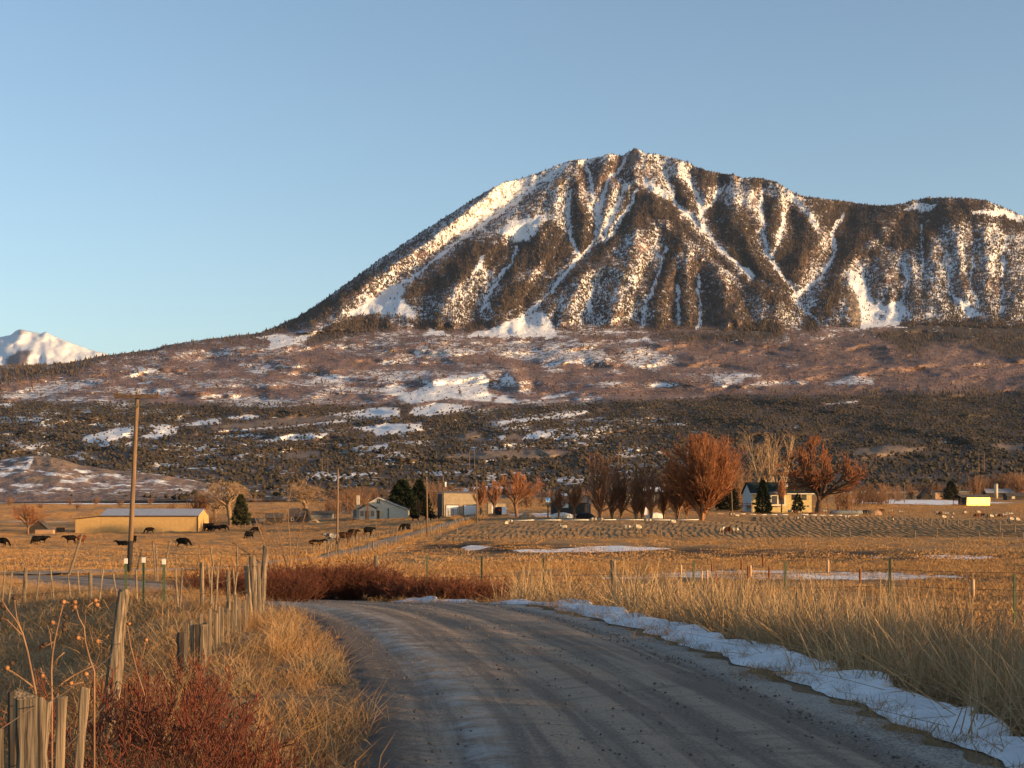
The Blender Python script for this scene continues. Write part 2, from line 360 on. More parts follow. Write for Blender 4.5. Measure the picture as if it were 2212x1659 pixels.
CLEAR = [gD((300, 735), (600, 700), (900, 690), (1080, 700), (1000, 730), (600, 742)), gD((430, 620), (560, 590), (620, 640), (480, 640)), gK((860, 300), (1100, 265), (1480, 290), (1300, 320), (1080, 350), (860, 360)), gC((1570, 880), (1600, 845), (1780, 835), (1760, 880)), gC((1170, 880), (1260, 865), (1250, 888)), gK((1900, 262), (2212, 250), (2212, 300), (2100, 310)), gC((1350, 940), (1480, 930), (1400, 955)),
         gC((990, 705), (1230, 690), (1600, 650), (1900, 640), (1900, 655), (1600, 690), (1200, 715)), gD((700, 640), (760, 600), (830, 610), (800, 640))]

def interp_pts(pts, x): return np.interp(x, [p[0] for p in pts], [p[1] for p in pts])
UC = np.concatenate([np.arange(-900, -40, 30.0), np.arange(-40, 1064, 1.5), np.arange(1064, 1901, 31.0)])
def vsky_of(u): return interp_pts(SKYLINE, u) + .55 * perlin(u / 5.0, u * 0 + .3, 5) + .35 * perlin(u / 2.2, u * 0 + 9.3, 6)
def vbase_of(u): return np.where(u < 265, np.maximum(vsky_of(u) + 3, 333 + (265 - u) * .02), np.interp(u, [265, 800, 860, 1100, 1900], [333, 332, 325, 329, 360]) + sstep(265, 330, u) * (7 * fbm(u / 55, u * 0 + 3.3, 3, 41) + 1.5 * perlin(u / 9, u * 0 + 1.7, 42)))
def v0_of(u): return np.interp(u, [-900, 0, 200, 400, 600, 800, 1050, 1900], [503, 503, 501, 499, 497, 492, 491, 491])
YSKY = [(-900, 5600), (0, 5500), (100, 5600), (265, 6050), (400, 7000), (500, 7400), (635, 7600), (760, 7500), (870, 7450), (950, 7350), (1024, 7250), (1900, 6800)]
def Yfoot(v, v0):
    y = np.interp(-v, [-470, -450, -430, -410, -390, -370, -350, -333, -320], [1850, 2350, 2900, 3500, 4200, 4800, 5350, 5800, 6050])
    return np.where(v > 470, 1150 + 700 * np.clip((v0 - v) / (v0 - 470), 0, 1), y)
NF, NM = 130, 215
def foot_relief(U, V, v0):
    n = fbm(U / 80, V / 17, 4, 21) * 235 - np.abs(fbm((U + 3 * V) / 40, V / 11, 3, 33)) * 70
    n = n - 160 * np.exp(-(d_poly(U, V, gD((330, 300), (480, 265), (620, 250), (730, 240), (800, 330))) / 9) ** 2)
    return n * sstep(0, 18, v0 - V) * np.clip((510 - V) / 60, .25, 1)
U, T = np.meshgrid(UC, np.linspace(0, 1, NF)); v0 = v0_of(U); vb = vbase_of(U)
Vf = v0 + (vb - v0) * T
fade = 1 - sstep(.93, 1, T)
Yf = Yfoot(Vf, v0) + foot_relief(U, Vf, v0) * fade
Um, Sm = np.meshgrid(UC, np.linspace(0, 1, NM)); vbm = vbase_of(Um); vsm = vsky_of(Um)
Vm = vbm + (vsm - vbm) * Sm
dg = np.full(Um.shape, 1e9); dr = np.full(Um.shape, 1e9)
wamp = np.interp(Um, [0, 820, 900, 1100], [2.6, 3, 7, 7]); wU = Um + wamp * fbm(Um / 16, Vm / 16, 4, 3); wV = Vm + wamp * fbm(Um / 16, Vm / 16, 4, 4)
for p in GULLIES: dg = np.minimum(dg, d_poly(wU, wV, p))
for p in RIDGES: dr = np.minimum(dr, d_poly(wU, wV, p))
h = dg / (dg + dr + 1e-6)
amp = np.minimum((dg + dr) * 4.9 * np.interp(Um, [0, 850, 900, 1100], [1.9, 1.8, 1.1, 1.1]), 430) * (.8 + .5 * fbm(Um / 18, Vm / 18, 2, 31))
rel = -amp * (h - .5)
rel += fbm(Um / 26, Vm / 26, 4, 55) * 40 + fbm(Um / 7, Vm / 9, 3, 66) * 17 + fbm((Um + .2 * Vm) / 8, Vm / 34, 3, 67) * 9
rel += -70 * np.exp(-(d_poly(Um, Vm, RIDGES[0]) / 10) ** 2)
top_h = np.clip((vbm - vsm) / 60, 0, 1)
rel *= sstep(0, .07, Sm) * top_h
ys = interp_pts(YSKY, Um)
# the dark shoulder on the far left turns away from the sun
Yb_edge = Yfoot(vbm, v0_of(Um))
Ym = Yb_edge + (ys - Yb_edge) * (Sm ** .92) + rel
left = np.clip((d_poly(Um, Vm, RIDGES[0])) / 22, 0, 1) * (Um < np.interp(Vm, [p[1] for p in RIDGES[0]], [p[0] for p in RIDGES[0]])) * (Vm < 333)
Ym += left * 330 * top_h * sstep(0, .15, Sm)
Xm = (Um - 512) / F * Ym; Zm = HC + (HZ - Vm) / F * Ym
Xf = (U - 512) / F * Yf; Zf = HC + (HZ - Vf) / F * Yf

def grid_quads(r, c):
    i = np.arange(r - 1)[:, None] * c + np.arange(c - 1)[None]
    return np.stack([i, i + 1, i + c + 1, i + c], -1).reshape(-1, 4)
def masks(U, V, mountain):
    snow = np.zeros(U.shape); tan = np.zeros(U.shape); rock = np.zeros(U.shape); tree = np.zeros(U.shape)
    wu = U + (4.5 if mountain else 2.5) * fbm(U / 11, V / (11 if mountain else 6), 4, 71); wv = V + (4.5 if mountain else 1.2) * fbm(U / 11, V / (11 if mountain else 6), 4, 72)
    if mountain:
        tree += .29 + .10 * sstep(230, 310, V) + .42 * fbm(U / 20, V / 26, 3, 9) + .24 * fbm(U / 6, V / 9, 3, 10)
        snow += .60 + .24 * fbm(U / 30, V / 30, 4, 8); lowb = sstep(316, 331, V + 5 * fbm(U / 14, V / 8, 3, 27)); tree = tree * (1 - .7 * lowb); snow = snow * (1 - lowb) + lowb * (.46 + .35 * fbm(U / 25, V / 5, 3, 28))
    else:
        snow += .42 + .46 * fbm(U / 75, V / 9, 4, 13) - .20 * sstep(600, 800, U)
        brown = 1 - sstep(-1, 1, (V - np.interp(U, [0, 100, 500, 600, 720, 1024], [402, 404, 407, 403, 397, 391]) - 3 * fbm(U / 30, V / 5, 2, 14)) / 4)
        tree = (1 - brown) * (.85 + .25 * fbm(U / 40, V / 8, 3, 15)) + brown * .02
        snow -= (1 - brown) * .03; tan += .35 * brown * sstep(.1, .5, fbm(U / 50, V / 7, 3, 23))
        snow += .32 * sstep(.12, .5, fbm(U / 60, V / 10, 3, 16)) * (U < 800)
        for p in SPECKLE: snow = np.maximum(snow, .60 * soft(wu, wv, p, 8))
    for a, p in FOREST:
        m = soft(wu, wv, p, 9.0); tree = np.maximum(tree, (a * m + .40 * fbm(U / 6, V / 9, 3, 19) * m) * .93); snow = snow * (1 - .26 * m)
    for p in NOTREE: m = soft(wu, wv, p, 3.5); tree *= 1 - .93 * m; snow = np.maximum(snow, m * .9)
    for p in BARE: m = soft(wu, wv, p, 4); tree *= 1 - .95 * m; tan = np.maximum(tan, m * .8); snow = snow * (1 - m) + m * .66
    for p in SNOWFIELD: m = np.clip(soft(wu, wv, p, 4.5) * (.86 + .22 * fbm(U / 7, V / 3, 3, 91)), 0, 1); tree *= 1 - .96 * m; snow = np.maximum(snow, m)
    for p in CLEAR: m = soft(wu, wv, p, 2.5); tree *= 1 - .95 * m; tan = np.maximum(tan, m); snow *= 1 - .8 * m
    if mountain:
        d = np.full(U.shape, 1e9)
        for p in GULLIES: d = np.minimum(d, d_poly(wu, wv, p))
        w = .9 + .6 * fbm(U / 12, V / 12, 2, 77)
        m = 1 - sstep(.7, 3.4, d / w / np.interp(U, [860, 900], [.95, .6])); tree *= 1 - .97 * m; snow = np.maximum(snow, m)
        for p in [gG((180, 860), (260, 870), (320, 1000), (300, 1140), (240, 1140), (200, 1000)), gG((400, 780), (430, 850), (430, 960), (400, 950)), gG((540, 870), (560, 940), (510, 960)), gG((600, 860), (630, 930), (590, 950)), gG((590, 650), (620, 700), (610, 780), (585, 730)), gG((475, 1030), (505, 1030), (510, 1080), (470, 1080)),
                  gE((1400, 250), (1390, 330), (1310, 350), (1340, 290)), gF((700, 205), (740, 215), (730, 270), (700, 280)), gE((1780, 1290), (1830, 1250), (1860, 1290), (1800, 1310)), gE((1880, 70), (1950, 70), (1900, 200), (1860, 180))]:
            rock = np.maximum(rock, soft(wu, wv, p, 4) * np.clip(.75 + .9 * fbm(U / 4, V / 6, 3, 61), 0, 1))
        rock = np.maximum(rock, .8 * sstep(.42, .6, fbm(U / 9, V / 14, 3, 80)) * (V < 240))
        snow *= 1 - .75 * rock; tree *= 1 - .7 * rock
    return np.clip(snow, 0, 1), np.clip(tan, 0, 1), np.clip(rock, 0, 1), np.clip(tree, 0, 1)
mF = masks(U, Vf, False); mM = masks(Um, Vm, True)
b = sstep(.84, .99, T + .05 * fbm(U / 30, Vf / 8, 3, 52) * (T < .99))   # the foothill masks run into the mountain's at the seam
mF = [f * (1 - b) + m * b for f, m in zip(mF, masks(U, Vf, True))]

def put_masks(me, arrs):
    a = me.color_attributes.new('mask', 'FLOAT_COLOR', 'POINT')
    a.data.foreach_set('color', np.stack([x.ravel() for x in arrs], -1).astype(np.float32).ravel())

mt, nt, bs = new_mat('mountain_slope'); N = NT(nt); co = N.pos(); att = N.attr('mask'); ch = N.sep(att.outputs['Color'])
n1 = N.noise(co, .045, 5, .62); n2 = N.noise(co, .011, 4, .6); n3 = N.noise(co, .15, 3, .6)
scrub = N.mix(N.ramp(n2, .35, .65), (.245, .160, .142), (.175, .120, .106))
scrub = N.mix(N.ramp(n1, .45, .75), scrub, (.075, .058, .048)); scrub = N.mix(N.math('MULTIPLY', N.ramp(n3, .45, .7), .7), scrub, (.21, .135, .105))
scrub = N.mix(att.outputs['Alpha'], scrub, (.055, .045, .034))
tanc = N.mix(n1, (.25, .18, .13), (.17, .125, .09)); rockc = N.mix(N.ramp(n3, .35, .7), (.33, .26, .19), (.15, .115, .085))
c = N.mix(ch[1], scrub, tanc); c = N.mix(ch[2], c, rockc)
sv = N.math('ADD', ch[0], N.math('MULTIPLY', N.math('SUBTRACT', N.math('ADD', N.math('MULTIPLY', n1, .65), N.math('MULTIPLY', n3, .35)), .5), 1.7))
sf = N.ramp(sv, .50, .66)
c = N.mix(sf, c, (.74, .74, .75)); N.put(bs.inputs['Base Color'], c); bs.inputs['Roughness'].default_value = .85; bs.inputs['Specular IOR Level'].default_value = .1
N.bump(N.math('ADD', n1, N.math('MULTIPLY', n3, .4)), .7, 9.0, bs)
MAT_SLOPE = mt

link_rows = lambda A: A.ravel()
me = np_mesh('foothills', np.stack([Xf.ravel(), Yf.ravel(), Zf.ravel()], -1), grid_quads(*U.shape), True)
put_masks(me, mF); foothills = tag(link('foothills', me, None, MAT_SLOPE), 'brown scrub foothills streaked with snow below the big mountain', 'hills', kind='structure')
# the far side drops away behind the skyline
XB, YB, ZB = [Xm], [Ym], [Zm]
for dy, dz in ((60, 8), (260, 120), (900, 520), (2200, 1100)):
    yy = Ym[-1:] + dy; XB.append((UC[None] - 512) / F * yy); YB.append(yy); ZB.append(np.maximum(Zm[-1:] - dz, -60))
XB, YB, ZB = np.vstack(XB), np.vstack(YB), np.vstack(ZB)
me = np_mesh('mountain', np.stack([XB.ravel(), YB.ravel(), ZB.ravel()], -1), grid_quads(*XB.shape), True)
put_masks(me, [np.vstack([a, np.repeat(a[-1:], 4, 0)]) for a in mM])
mountain = tag(link('mountain', me, None, MAT_SLOPE), 'snow covered mountain with forested ridges under clear sky', 'mountain', kind='structure')

# distant white peak at the far left
uf = np.arange(-420, 130, 2.0); crest = [(-420, 372), (-300, 352), (-180, 345), (-90, 358)] + gC((-60, 225), (0, 205), (60, 193), (90, 168), (110, 162), (200, 181), (225, 186), (250, 176), (300, 200), (400, 240), (500, 275), (600, 300)) + [(130, 372)]
tf = np.linspace(0, 1, 70); Ud, Td = np.meshgrid(uf, tf); vtop = interp_pts(crest, Ud) + .5 * perlin(Ud / 4, Ud * 0, 3); Vd = 400 + (vtop - 400) * Td
r0 = [gC((250, 176), (300, 260), (360, 330), (380, 420)), gC((250, 176), (180, 260), (120, 330), (60, 400)), gC((110, 162), (60, 250), (0, 330)), gC((330, 215), (430, 300), (500, 370))]
g0 = [gC((200, 190), (120, 270), (50, 350)), gC((250, 230), (230, 330), (200, 420)), gC((330, 240), (360, 280), (420, 360))]
ddg = np.minimum.reduce([d_poly(Ud, Vd, p) for p in g0]); ddr = np.minimum.reduce([d_poly(Ud, Vd, p) for p in r0])
Yd = 15500 + 4500 * Td - np.minimum((ddg + ddr) * 14, 900) * (ddg / (ddg + ddr + 1e-6) - .5) * sstep(0, .2, Td) + fbm(Ud / 14, Vd / 12, 4, 91) * 300
back = Yd[-1:] + 3000
Xd = np.vstack([(Ud - 512) / F * Yd, (uf[None] - 512) / F * back]); Zd = np.vstack([HC + (HZ - Vd) / F * Yd, Yd[-1:] * 0 + 200.]); Yd2 = np.vstack([Yd, back])
me = np_mesh('far_peak', np.stack([Xd.ravel(), Yd2.ravel(), Zd.ravel()], -1), grid_quads(*Xd.shape), True)
sn = .93 + .2 * fbm(Ud / 9, Vd / 9, 3, 5) - .62 * soft(Ud, Vd, gC((30, 330), (90, 280), (180, 275), (150, 340), (60, 400)), 6) - .3 * soft(Ud, Vd, gC((60, 195), (110, 160), (210, 182), (110, 196)), 2) - .25 * sstep(355, 372, Vd)
sn = np.vstack([sn, sn[-1:]]); z0 = sn * 0
put_masks(me, [np.clip(sn, 0, 1), z0 + .3, z0, z0]); tag(link('far_peak', me, None, MAT_SLOPE), 'distant white snow peak at the left edge', 'mountain', kind='structure')

# ---- low hill on the left, half snow and half bare grass
HILLTOP = gC((-900, 930), (-500, 900), (-200, 905), (0, 885), (100, 870), (200, 860), (280, 866), (340, 880), (440, 912), (620, 940), (850, 960), (1000, 985), (1150, 1010), (1300, 1040), (1420, 1075))
uh = np.arange(-160, 262, 2.0); th = np.concatenate([np.linspace(0, 1, 40), np.linspace(1.05, 2, 20)]); Uh, Th = np.meshgrid(uh, th)
vt = interp_pts(HILLTOP, Uh); up = np.clip(Th, 0, 1)
vb_h = np.maximum(502.5, vt + .5); Vh = vb_h + (vt - vb_h) * (1 - (1 - up) ** 1.25)
Yh = 1165 + 330 * up + fbm(Uh / 25, Vh / 8, 3, 44) * 45 * up; dn = np.clip(Th - 1, 0, 1)
Zh = HC + (HZ - Vh) / F * Yh - dn * 75; Yh = Yh + dn * 420
Xh = (Uh - 512) / F * Yh
me = np_mesh('hill', np.stack([Xh.ravel(), Yh.ravel(), Zh.ravel()], -1), grid_quads(*Uh.shape), True)
bare = np.maximum.reduce([soft(Uh, Vh, p, 3) for p in (gC((170, 930), (200, 862), (300, 862), (440, 915), (400, 935), (340, 905), (330, 950)), gC((440, 915), (1300, 1040), (1420, 1075), (1150, 1040), (850, 975), (560, 950)), gC((130, 1000), (200, 970), (330, 985), (300, 1010)))])
sh = .50 + .3 * fbm(Uh / 18, Vh / 4, 4, 45); sh = np.where(bare > 0, sh * (1 - bare), sh); sh -= .28 * soft(Uh, Vh, gC((0, 985), (80, 960), (130, 975), (60, 1020), (0, 1030)), 4); sh -= .22 * sstep(490, 498, Vh)
put_masks(me, [np.clip(sh, 0, 1), np.clip(.35 + .65 * bare, 0, 1), sh * 0, sh * 0]); tag(link('hill', me, None, MAT_SLOPE), 'low grassy hill half covered in snow at left', 'hill', kind='structure')

# ------------------------------------------------------------------ forest
def on_mountain(u, v):
    vb_ = vbase_of(u); vs_ = vsky_of(u); s = np.clip((v - vb_) / (vs_ - vb_), 0, 1) * (NM - 1)
    return sample(Xm, Ym, Zm, mM[3], u, s)
def on_foot(u, v):
    a = v0_of(u); b_ = vbase_of(u); t = np.clip((v - a) / (b_ - a), 0, 1) * (NF - 1)
    return sample(Xf, Yf, Zf, mF[3], u, t)
def sample(X, Y, Z, D, u, r):
    c = np.interp(u, UC, np.arange(len(UC))); c0 = np.clip(np.floor(c).astype(int), 0, len(UC) - 2); r0_ = np.clip(np.floor(r).astype(int), 0, X.shape[0] - 2)
    fc = c - c0; fr = r - r0_
    g = lambda A: (A[r0_, c0] * (1 - fc) + A[r0_, c0 + 1] * fc) * (1 - fr) + (A[r0_ + 1, c0] * (1 - fc) + A[r0_ + 1, c0 + 1] * fc) * fr
    return g(X), g(Y), g(Z), g(D)
def conifers(P, h, r, name, mat):
    """spires: two stacked five-sided cones a tree, all one mesh"""
    n = len(P); k = 5; ang = (np.arange(k) / k * 6.2832)[None] + rng.random((n, 1)) * 6.28; jit = .75 + .5 * rng.random((n, k))
    lean = (rng.random((n, 2)) - .5) * .06 * h[:, None]
    ring = np.stack([P[:, 0:1] + np.cos(ang) * r[:, None] * jit, P[:, 1:2] + np.sin(ang) * r[:, None] * jit, np.repeat(P[:, 2:3] + .06 * h[:, None], k, 1)], -1)
    tip = np.stack([P[:, 0] + lean[:, 0], P[:, 1] + lean[:, 1], P[:, 2] + h], -1)[:, None]
    V = np.concatenate([ring, tip], 1).reshape(-1, 3); o = np.arange(n)[:, None, None] * (k + 1)
    T_ = np.array([(i, (i + 1) % k, k) for i in range(k)])[None] + o
    return tag(link(name, np_mesh(name, V, T_.reshape(-1, 3)), None, mat), kind='stuff')
def blobs(P, h, r, name, mat):
    """rounded juniper crowns: ragged eight-faced lumps, all one mesh"""
    n = len(P); k = 5; ang = (np.arange(k) / k * 6.2832)[None] + rng.random((n, 1)) * 6.28
    j1 = .7 + .6 * rng.random((n, k)); z1 = .25 + .35 * rng.random((n, k))
    ring = np.stack([P[:, 0:1] + np.cos(ang) * r[:, None] * j1, P[:, 1:2] + np.sin(ang) * r[:, None] * j1, P[:, 2:3] + z1 * h[:, None]], -1)
    top = (P + np.stack([(rng.random(n) - .5) * r * .7, (rng.random(n) - .5) * r * .7, h], -1))[:, None]; bot = (P - np.array([0, 0, 1.]) * .12 * h[:, None])[:, None]
    V = np.concatenate([ring, top, bot], 1).reshape(-1, 3); o = np.arange(n)[:, None, None] * (k + 2)
    T_ = np.array([(i, (i + 1) % k, k) for i in range(k)] + [((i + 1) % k, i, k + 1) for i in range(k)])[None] + o
    return tag(link(name, np_mesh(name, V, T_.reshape(-1, 3)), None, mat), kind='stuff')
def tree_mat(name, a, b_, c_):
    m, nt, bs = new_mat(name); N = NT(nt); co = N.pos(); c = N.mix(N.ramp(N.noise(co, .02, 3), .35, .65), a, b_); c = N.mix(N.ramp(N.noise(co, .09, 2), .5, .7), c, c_)
    N.put(bs.inputs['Base Color'], c); bs.inputs['Roughness'].default_value = .95; bs.inputs['Specular IOR Level'].default_value = .05; return m
MAT_CON = tree_mat('conifer_far', (.075, .055, .038), (.105, .072, .050), (.050, .044, .032))
MAT_JUN = tree_mat('juniper_far', (.058, .047, .032), (.082, .062, .044), (.040, .037, .027))
cu = rng.uniform(-40, 1064, 620000); cv = rng.uniform(146, 372, 620000)
ok = (cv < vbase_of(cu)) & (cv > vsky_of(cu) + .2); cu, cv = cu[ok], cv[ok]
X_, Y_, Z_, D_ = on_mountain(cu, cv); keep = rng.random(len(cu)) < D_ * .72
P = np.stack([X_, Y_, Z_], -1)[keep]; hh = rng.uniform(4.5, 12.5, len(P)) * (1 + .35 * (rng.random(len(P)) < .15)); 
# a fringe of trees standing along the skyline
su = np.concatenate([rng.uniform(255, 420, 190), rng.uniform(690, 800, 110), rng.uniform(800, 1064, 330)]); sX, sY, sZ, _ = on_mountain(su, vsky_of(su) + rng.uniform(.1, 2, len(su)))
P = np.vstack([P, np.stack([sX, sY, sZ], -1)]); hh = np.concatenate([hh, rng.uniform(4, 10, len(su))])
conifers(P, hh, hh * rng.uniform(.18, .30, len(hh)), 'mountain_forest', MAT_CON)['label'] = 'dark conifer forest covering the mountain ridges'
cu = rng.uniform(-60, 1084, 300000); cv = rng.uniform(333, 500, 300000); ok = (cv > vbase_of(cu)) & (cv < v0_of(cu) - 1); cu, cv = cu[ok], cv[ok]
X_, Y_, Z_, D_ = on_foot(cu, cv); size_px = 5.0 / Y_ * F
low = cv > 395
keep = low & (rng.random(len(cu)) < np.where(D_ > .1, D_, .02) * 2.6 / size_px ** 2 * np.clip(.8 + .9 * fbm(cu / 25, cv / 5, 3, 47), .12, 1.15))
P = np.stack([X_, Y_, Z_], -1)[keep]; hh = rng.uniform(1.6, 3.6, len(P)) + 3.2 * rng.random(len(P)) ** 3; blobs(P, hh, hh * rng.uniform(.5, .8, len(hh)), 'juniper_woodland', MAT_JUN)['label'] = 'dark juniper woodland spread over the lower foothills'
keep = ~low & (rng.random(len(cu)) < D_ * .24); P = np.stack([X_, Y_, Z_], -1)[keep]; hh = rng.uniform(5, 15, len(P)); conifers(P, hh, hh * rng.uniform(.18, .28, len(hh)), 'foothill_conifers', MAT_CON)['label'] = 'scattered conifers at the foot of the mountain'

MAT_OAK = tree_mat('scrub_oak_far', (.200, .132, .114), (.160, .108, .092), (.115, .082, .070))
k_ = ~low & (D_ < .4) & (rng.random(len(cu)) < .22 * np.clip(.75 + .8 * fbm(cu / 30, cv / 6, 3, 48), .1, 1) * np.clip(1.25 - 1.2 * sample(Xf, Yf, Zf, mF[0], cu, np.clip((cv - v0_of(cu)) / (vbase_of(cu) - v0_of(cu)), 0, 1) * (NF - 1))[3], .04, 1)); P = np.stack([X_, Y_, Z_], -1)[k_]; hh = rng.uniform(2, 4.4, len(P)); blobs(P, hh, hh * rng.uniform(.6, 1.0, len(hh)), 'scrub_oak', MAT_OAK)['label'] = 'brown leafless scrub oak over the upper foothills'

# ---- thin winter haze over the valley
mh = bpy.data.materials.new('haze'); mh.use_nodes = True; nh = mh.node_tree; nh.nodes.clear(); oh = nh.nodes.new('ShaderNodeOutputMaterial'); pv = nh.nodes.new('ShaderNodeVolumePrincipled'); nh.links.new(pv.outputs[0], oh.inputs['Volume'])
pv.inputs['Color'].default_value = (.66, .80, 1.0, 1); pv.inputs['Density'].default_value = 1.0e-5; pv.inputs['Anisotropy'].default_value = .55
q = MB(); q.box(-13500, 7800, -500, 25500, -75, 2700); tag(q.build('haze', mh), 'thin haze over the valley', kind='stuff')
# ------------------------------------------------------------------ near ground
GY = [-300, 30, 44, 60, 75, 110, 150, 200, 250, 300, 360, 400, 500, 700, 900, 1150]
GU = [-100, 150, 320, 420, 520, 700, 1050]
GZ = {-300: [0] * 7, 30: [0] * 7, 44: [-.5, -.5, -.7, -.8, -.8, -.8, -.7], 60: [-.9, -.9, -1, -1, -1, -1, -1], 75: [-1.5, -1.5, -1.5, -1.4, -1.3, -1.3, -1.3], 110: [-2.5, -2.5, -2.3, -2.2, -2, -2, -2],
      150: [-3.4, -3.4, -3.3, -3, -2.4, -2.4, -2.4], 200: [-4.4, -4.4, -3.6, -3.1, -2.6, -2.5, -2.5], 250: [-4.8, -4.8, -3.9, -2.7, -2.1, -1.9, -2.2], 300: [-4.8, -4.8, -4.0, -2.2, -1.1, -1.0, -1.7],
      360: [-4.7, -4.7, -3.6, -1.3, -.4, 0, -1.0], 400: [-4.2, -4.2, -2.6, -1.2, -.2, .3, -.3], 500: [-3.2, -3.2, -1.6, -.2, .5, 1, .6], 700: [-1.7, -1.7, -.5, .8, 1.2, 1.6, 1.6], 900: [1, 1, 2, 3, 4, 5, 6], 1150: [3.5, 3.5, 4.6, 6.3, 7.6, 10.5, 12.7]}
GT = np.array([GZ[y] for y in GY])
def catmull(pts, n=14):
    pts = [Vector((*p, 0)) for p in pts]; out = []
    P_ = [pts[0] * 2 - pts[1]] + pts + [pts[-1] * 2 - pts[-2]]
    for i in range(1, len(P_) - 2):
        a, b_, c_, d = P_[i - 1:i + 3]
        for k in range(n):
            t = k / n; out.append(.5 * ((2 * b_) + (c_ - a) * t + (2 * a - 5 * b_ + 4 * c_ - d) * t * t + (3 * b_ - a - 3 * c_ + d) * t ** 3))
    out.append(pts[-1]); return [(p.x, p.y) for p in out]
ROAD = catmull([(5.2, -40), (3.6, -15), (2.35, 0), (1.75, 6), (1.25, 11.4), (.65, 16.7), (-.45, 23.3), (-1.3, 27), (-2.55, 30.2), (-4.8, 33.8), (-8.2, 39), (-12.6, 47), (-18, 57), (-26, 69), (-40, 84), (-70, 110)])
LANE = catmull([(-27, 71), (-22.5, 79), (-19, 92), (-17.6, 115), (-17.9, 164), (-17.2, 221), (-14.4, 268), (-12, 315), (-8.9, 360), (-4, 400)])
FENCE_L = [(-1.9, 3), (-2.15, 6.7), (-2.36, 8.2), (-2.9, 11), (-3.74, 17), (-3.85, 19.3), (-3.95, 21.5), (-4.1, 25)]
def side(X, Y, path):
    """signed distance: positive to the right of the path's direction"""
    best = np.full(X.shape, 1e9); sg = np.zeros(X.shape)
    if X.size < 64:
        A = np.array(path); x0, y0 = A[:-1, 0][:, None], A[:-1, 1][:, None]; dx, dy = np.diff(A[:, 0])[:, None], np.diff(A[:, 1])[:, None]; px_, py_ = X.ravel()[None], Y.ravel()[None]
        t = np.clip(((px_ - x0) * dx + (py_ - y0) * dy) / (dx * dx + dy * dy), 0, 1); ex, ey = px_ - x0 - t * dx, py_ - y0 - t * dy; d = ex * ex + ey * ey; j = d.argmin(0); k = np.arange(X.size); s_ = np.sign(dx * -ey + dy * ex)[j, k]
        return (np.sqrt(d[j, k]) * np.where(s_ == 0, 1, s_)).reshape(X.shape)
    for (x0, y0), (x1, y1) in zip(path[:-1], path[1:]):
        dx, dy = x1 - x0, y1 - y0; t = np.clip(((X - x0) * dx + (Y - y0) * dy) / (dx * dx + dy * dy), 0, 1)
        ex, ey = X - x0 - t * dx, Y - y0 - t * dy; d = ex * ex + ey * ey; m = d < best
        best = np.where(m, d, best); sg = np.where(m, np.sign(dx * -ey + dy * ex), sg)
    return np.sqrt(best) * np.where(sg == 0, 1, sg)
def base_z(X, Y):
    a = np.where(Y > 20, 512 + X / np.maximum(Y, 20) * F, 512 + X / 20 * F)
    iu = np.clip(np.interp(a, GU, np.arange(len(GU))), 0, len(GU) - 1.001); iy = np.clip(np.interp(Y, GY, np.arange(len(GY))), 0, len(GY) - 1.001)
    u0, y0 = np.floor(iu).astype(int), np.floor(iy).astype(int); fu, fy = iu - u0, iy - y0
    return (GT[y0, u0] * (1 - fu) + GT[y0, u0 + 1] * fu) * (1 - fy) + (GT[y0 + 1, u0] * (1 - fu) + GT[y0 + 1, u0 + 1] * fu) * fy
RW = 2.5
def ground_z(X, Y, under=True):
    X = np.asarray(X, float); Y = np.asarray(Y, float); z = base_z(X, Y)
    d = side(X, Y, ROAD); near = 1 - sstep(50, 75, Y)
    # right: a verge, then a ditch, then the field; left: a small bank
    z = z + near * np.where(d > 0, -.42 * sstep(RW + .9, RW + 2.2, d) * (1 - .45 * sstep(RW + 4.5, RW + 7, d)) + .01 * sstep(RW - .1, RW + .5, d) * (1 - sstep(RW + .6, RW + 1.6, d)),
                            (.16 * sstep(RW, RW + .7, -d) - .62 * sstep(RW + 1.0, RW + 5, -d)))
    off = sstep(RW - .2, RW + 1.5, np.abs(d))
    z = z + off * (.10 * fbm(X / 1.7, Y / 1.7, 3, 5) + .16 * fbm(X / 7, Y / 9, 3, 6) * (1 + sstep(60, 200, Y)))
    if under:
        z = z - .10 * (1 - sstep(RW - .5, RW - .2, np.abs(d))) * (Y < 120)
    return z
def gz(x, y): return float(ground_z(np.array([x]), np.array([y]))[0])
def on(u, Y, dz=0.0):
    """ground point in column u of the frame, Y metres ahead"""
    x = (u - 512) / F * Y; return Vector((x, Y, gz(x, Y) + dz))
def axis(core, step, hi, lo, grow=1.06):
    a, b_ = core; mid = list(np.arange(a, b_, step)); s_ = step; x = b_
    while x < hi: mid.append(x); s_ *= grow; x += s_
    mid.append(hi); s_ = step; x = a - step; pre = []
    while x > lo: pre.append(x); s_ *= grow; x -= s_
    return np.array(sorted(pre + [lo]) + mid)
gx = axis((-16, 14), .28, 1000, -1000, 1.05); gy = axis((6, 46), .3, 1165, -160, 1.021)
GXm, GYm = np.meshgrid(gx, gy); GZm = ground_z(GXm, GYm)
me = np_mesh('ground', np.stack([GXm.ravel(), GYm.ravel(), GZm.ravel()], -1), grid_quads(*GXm.shape), True)
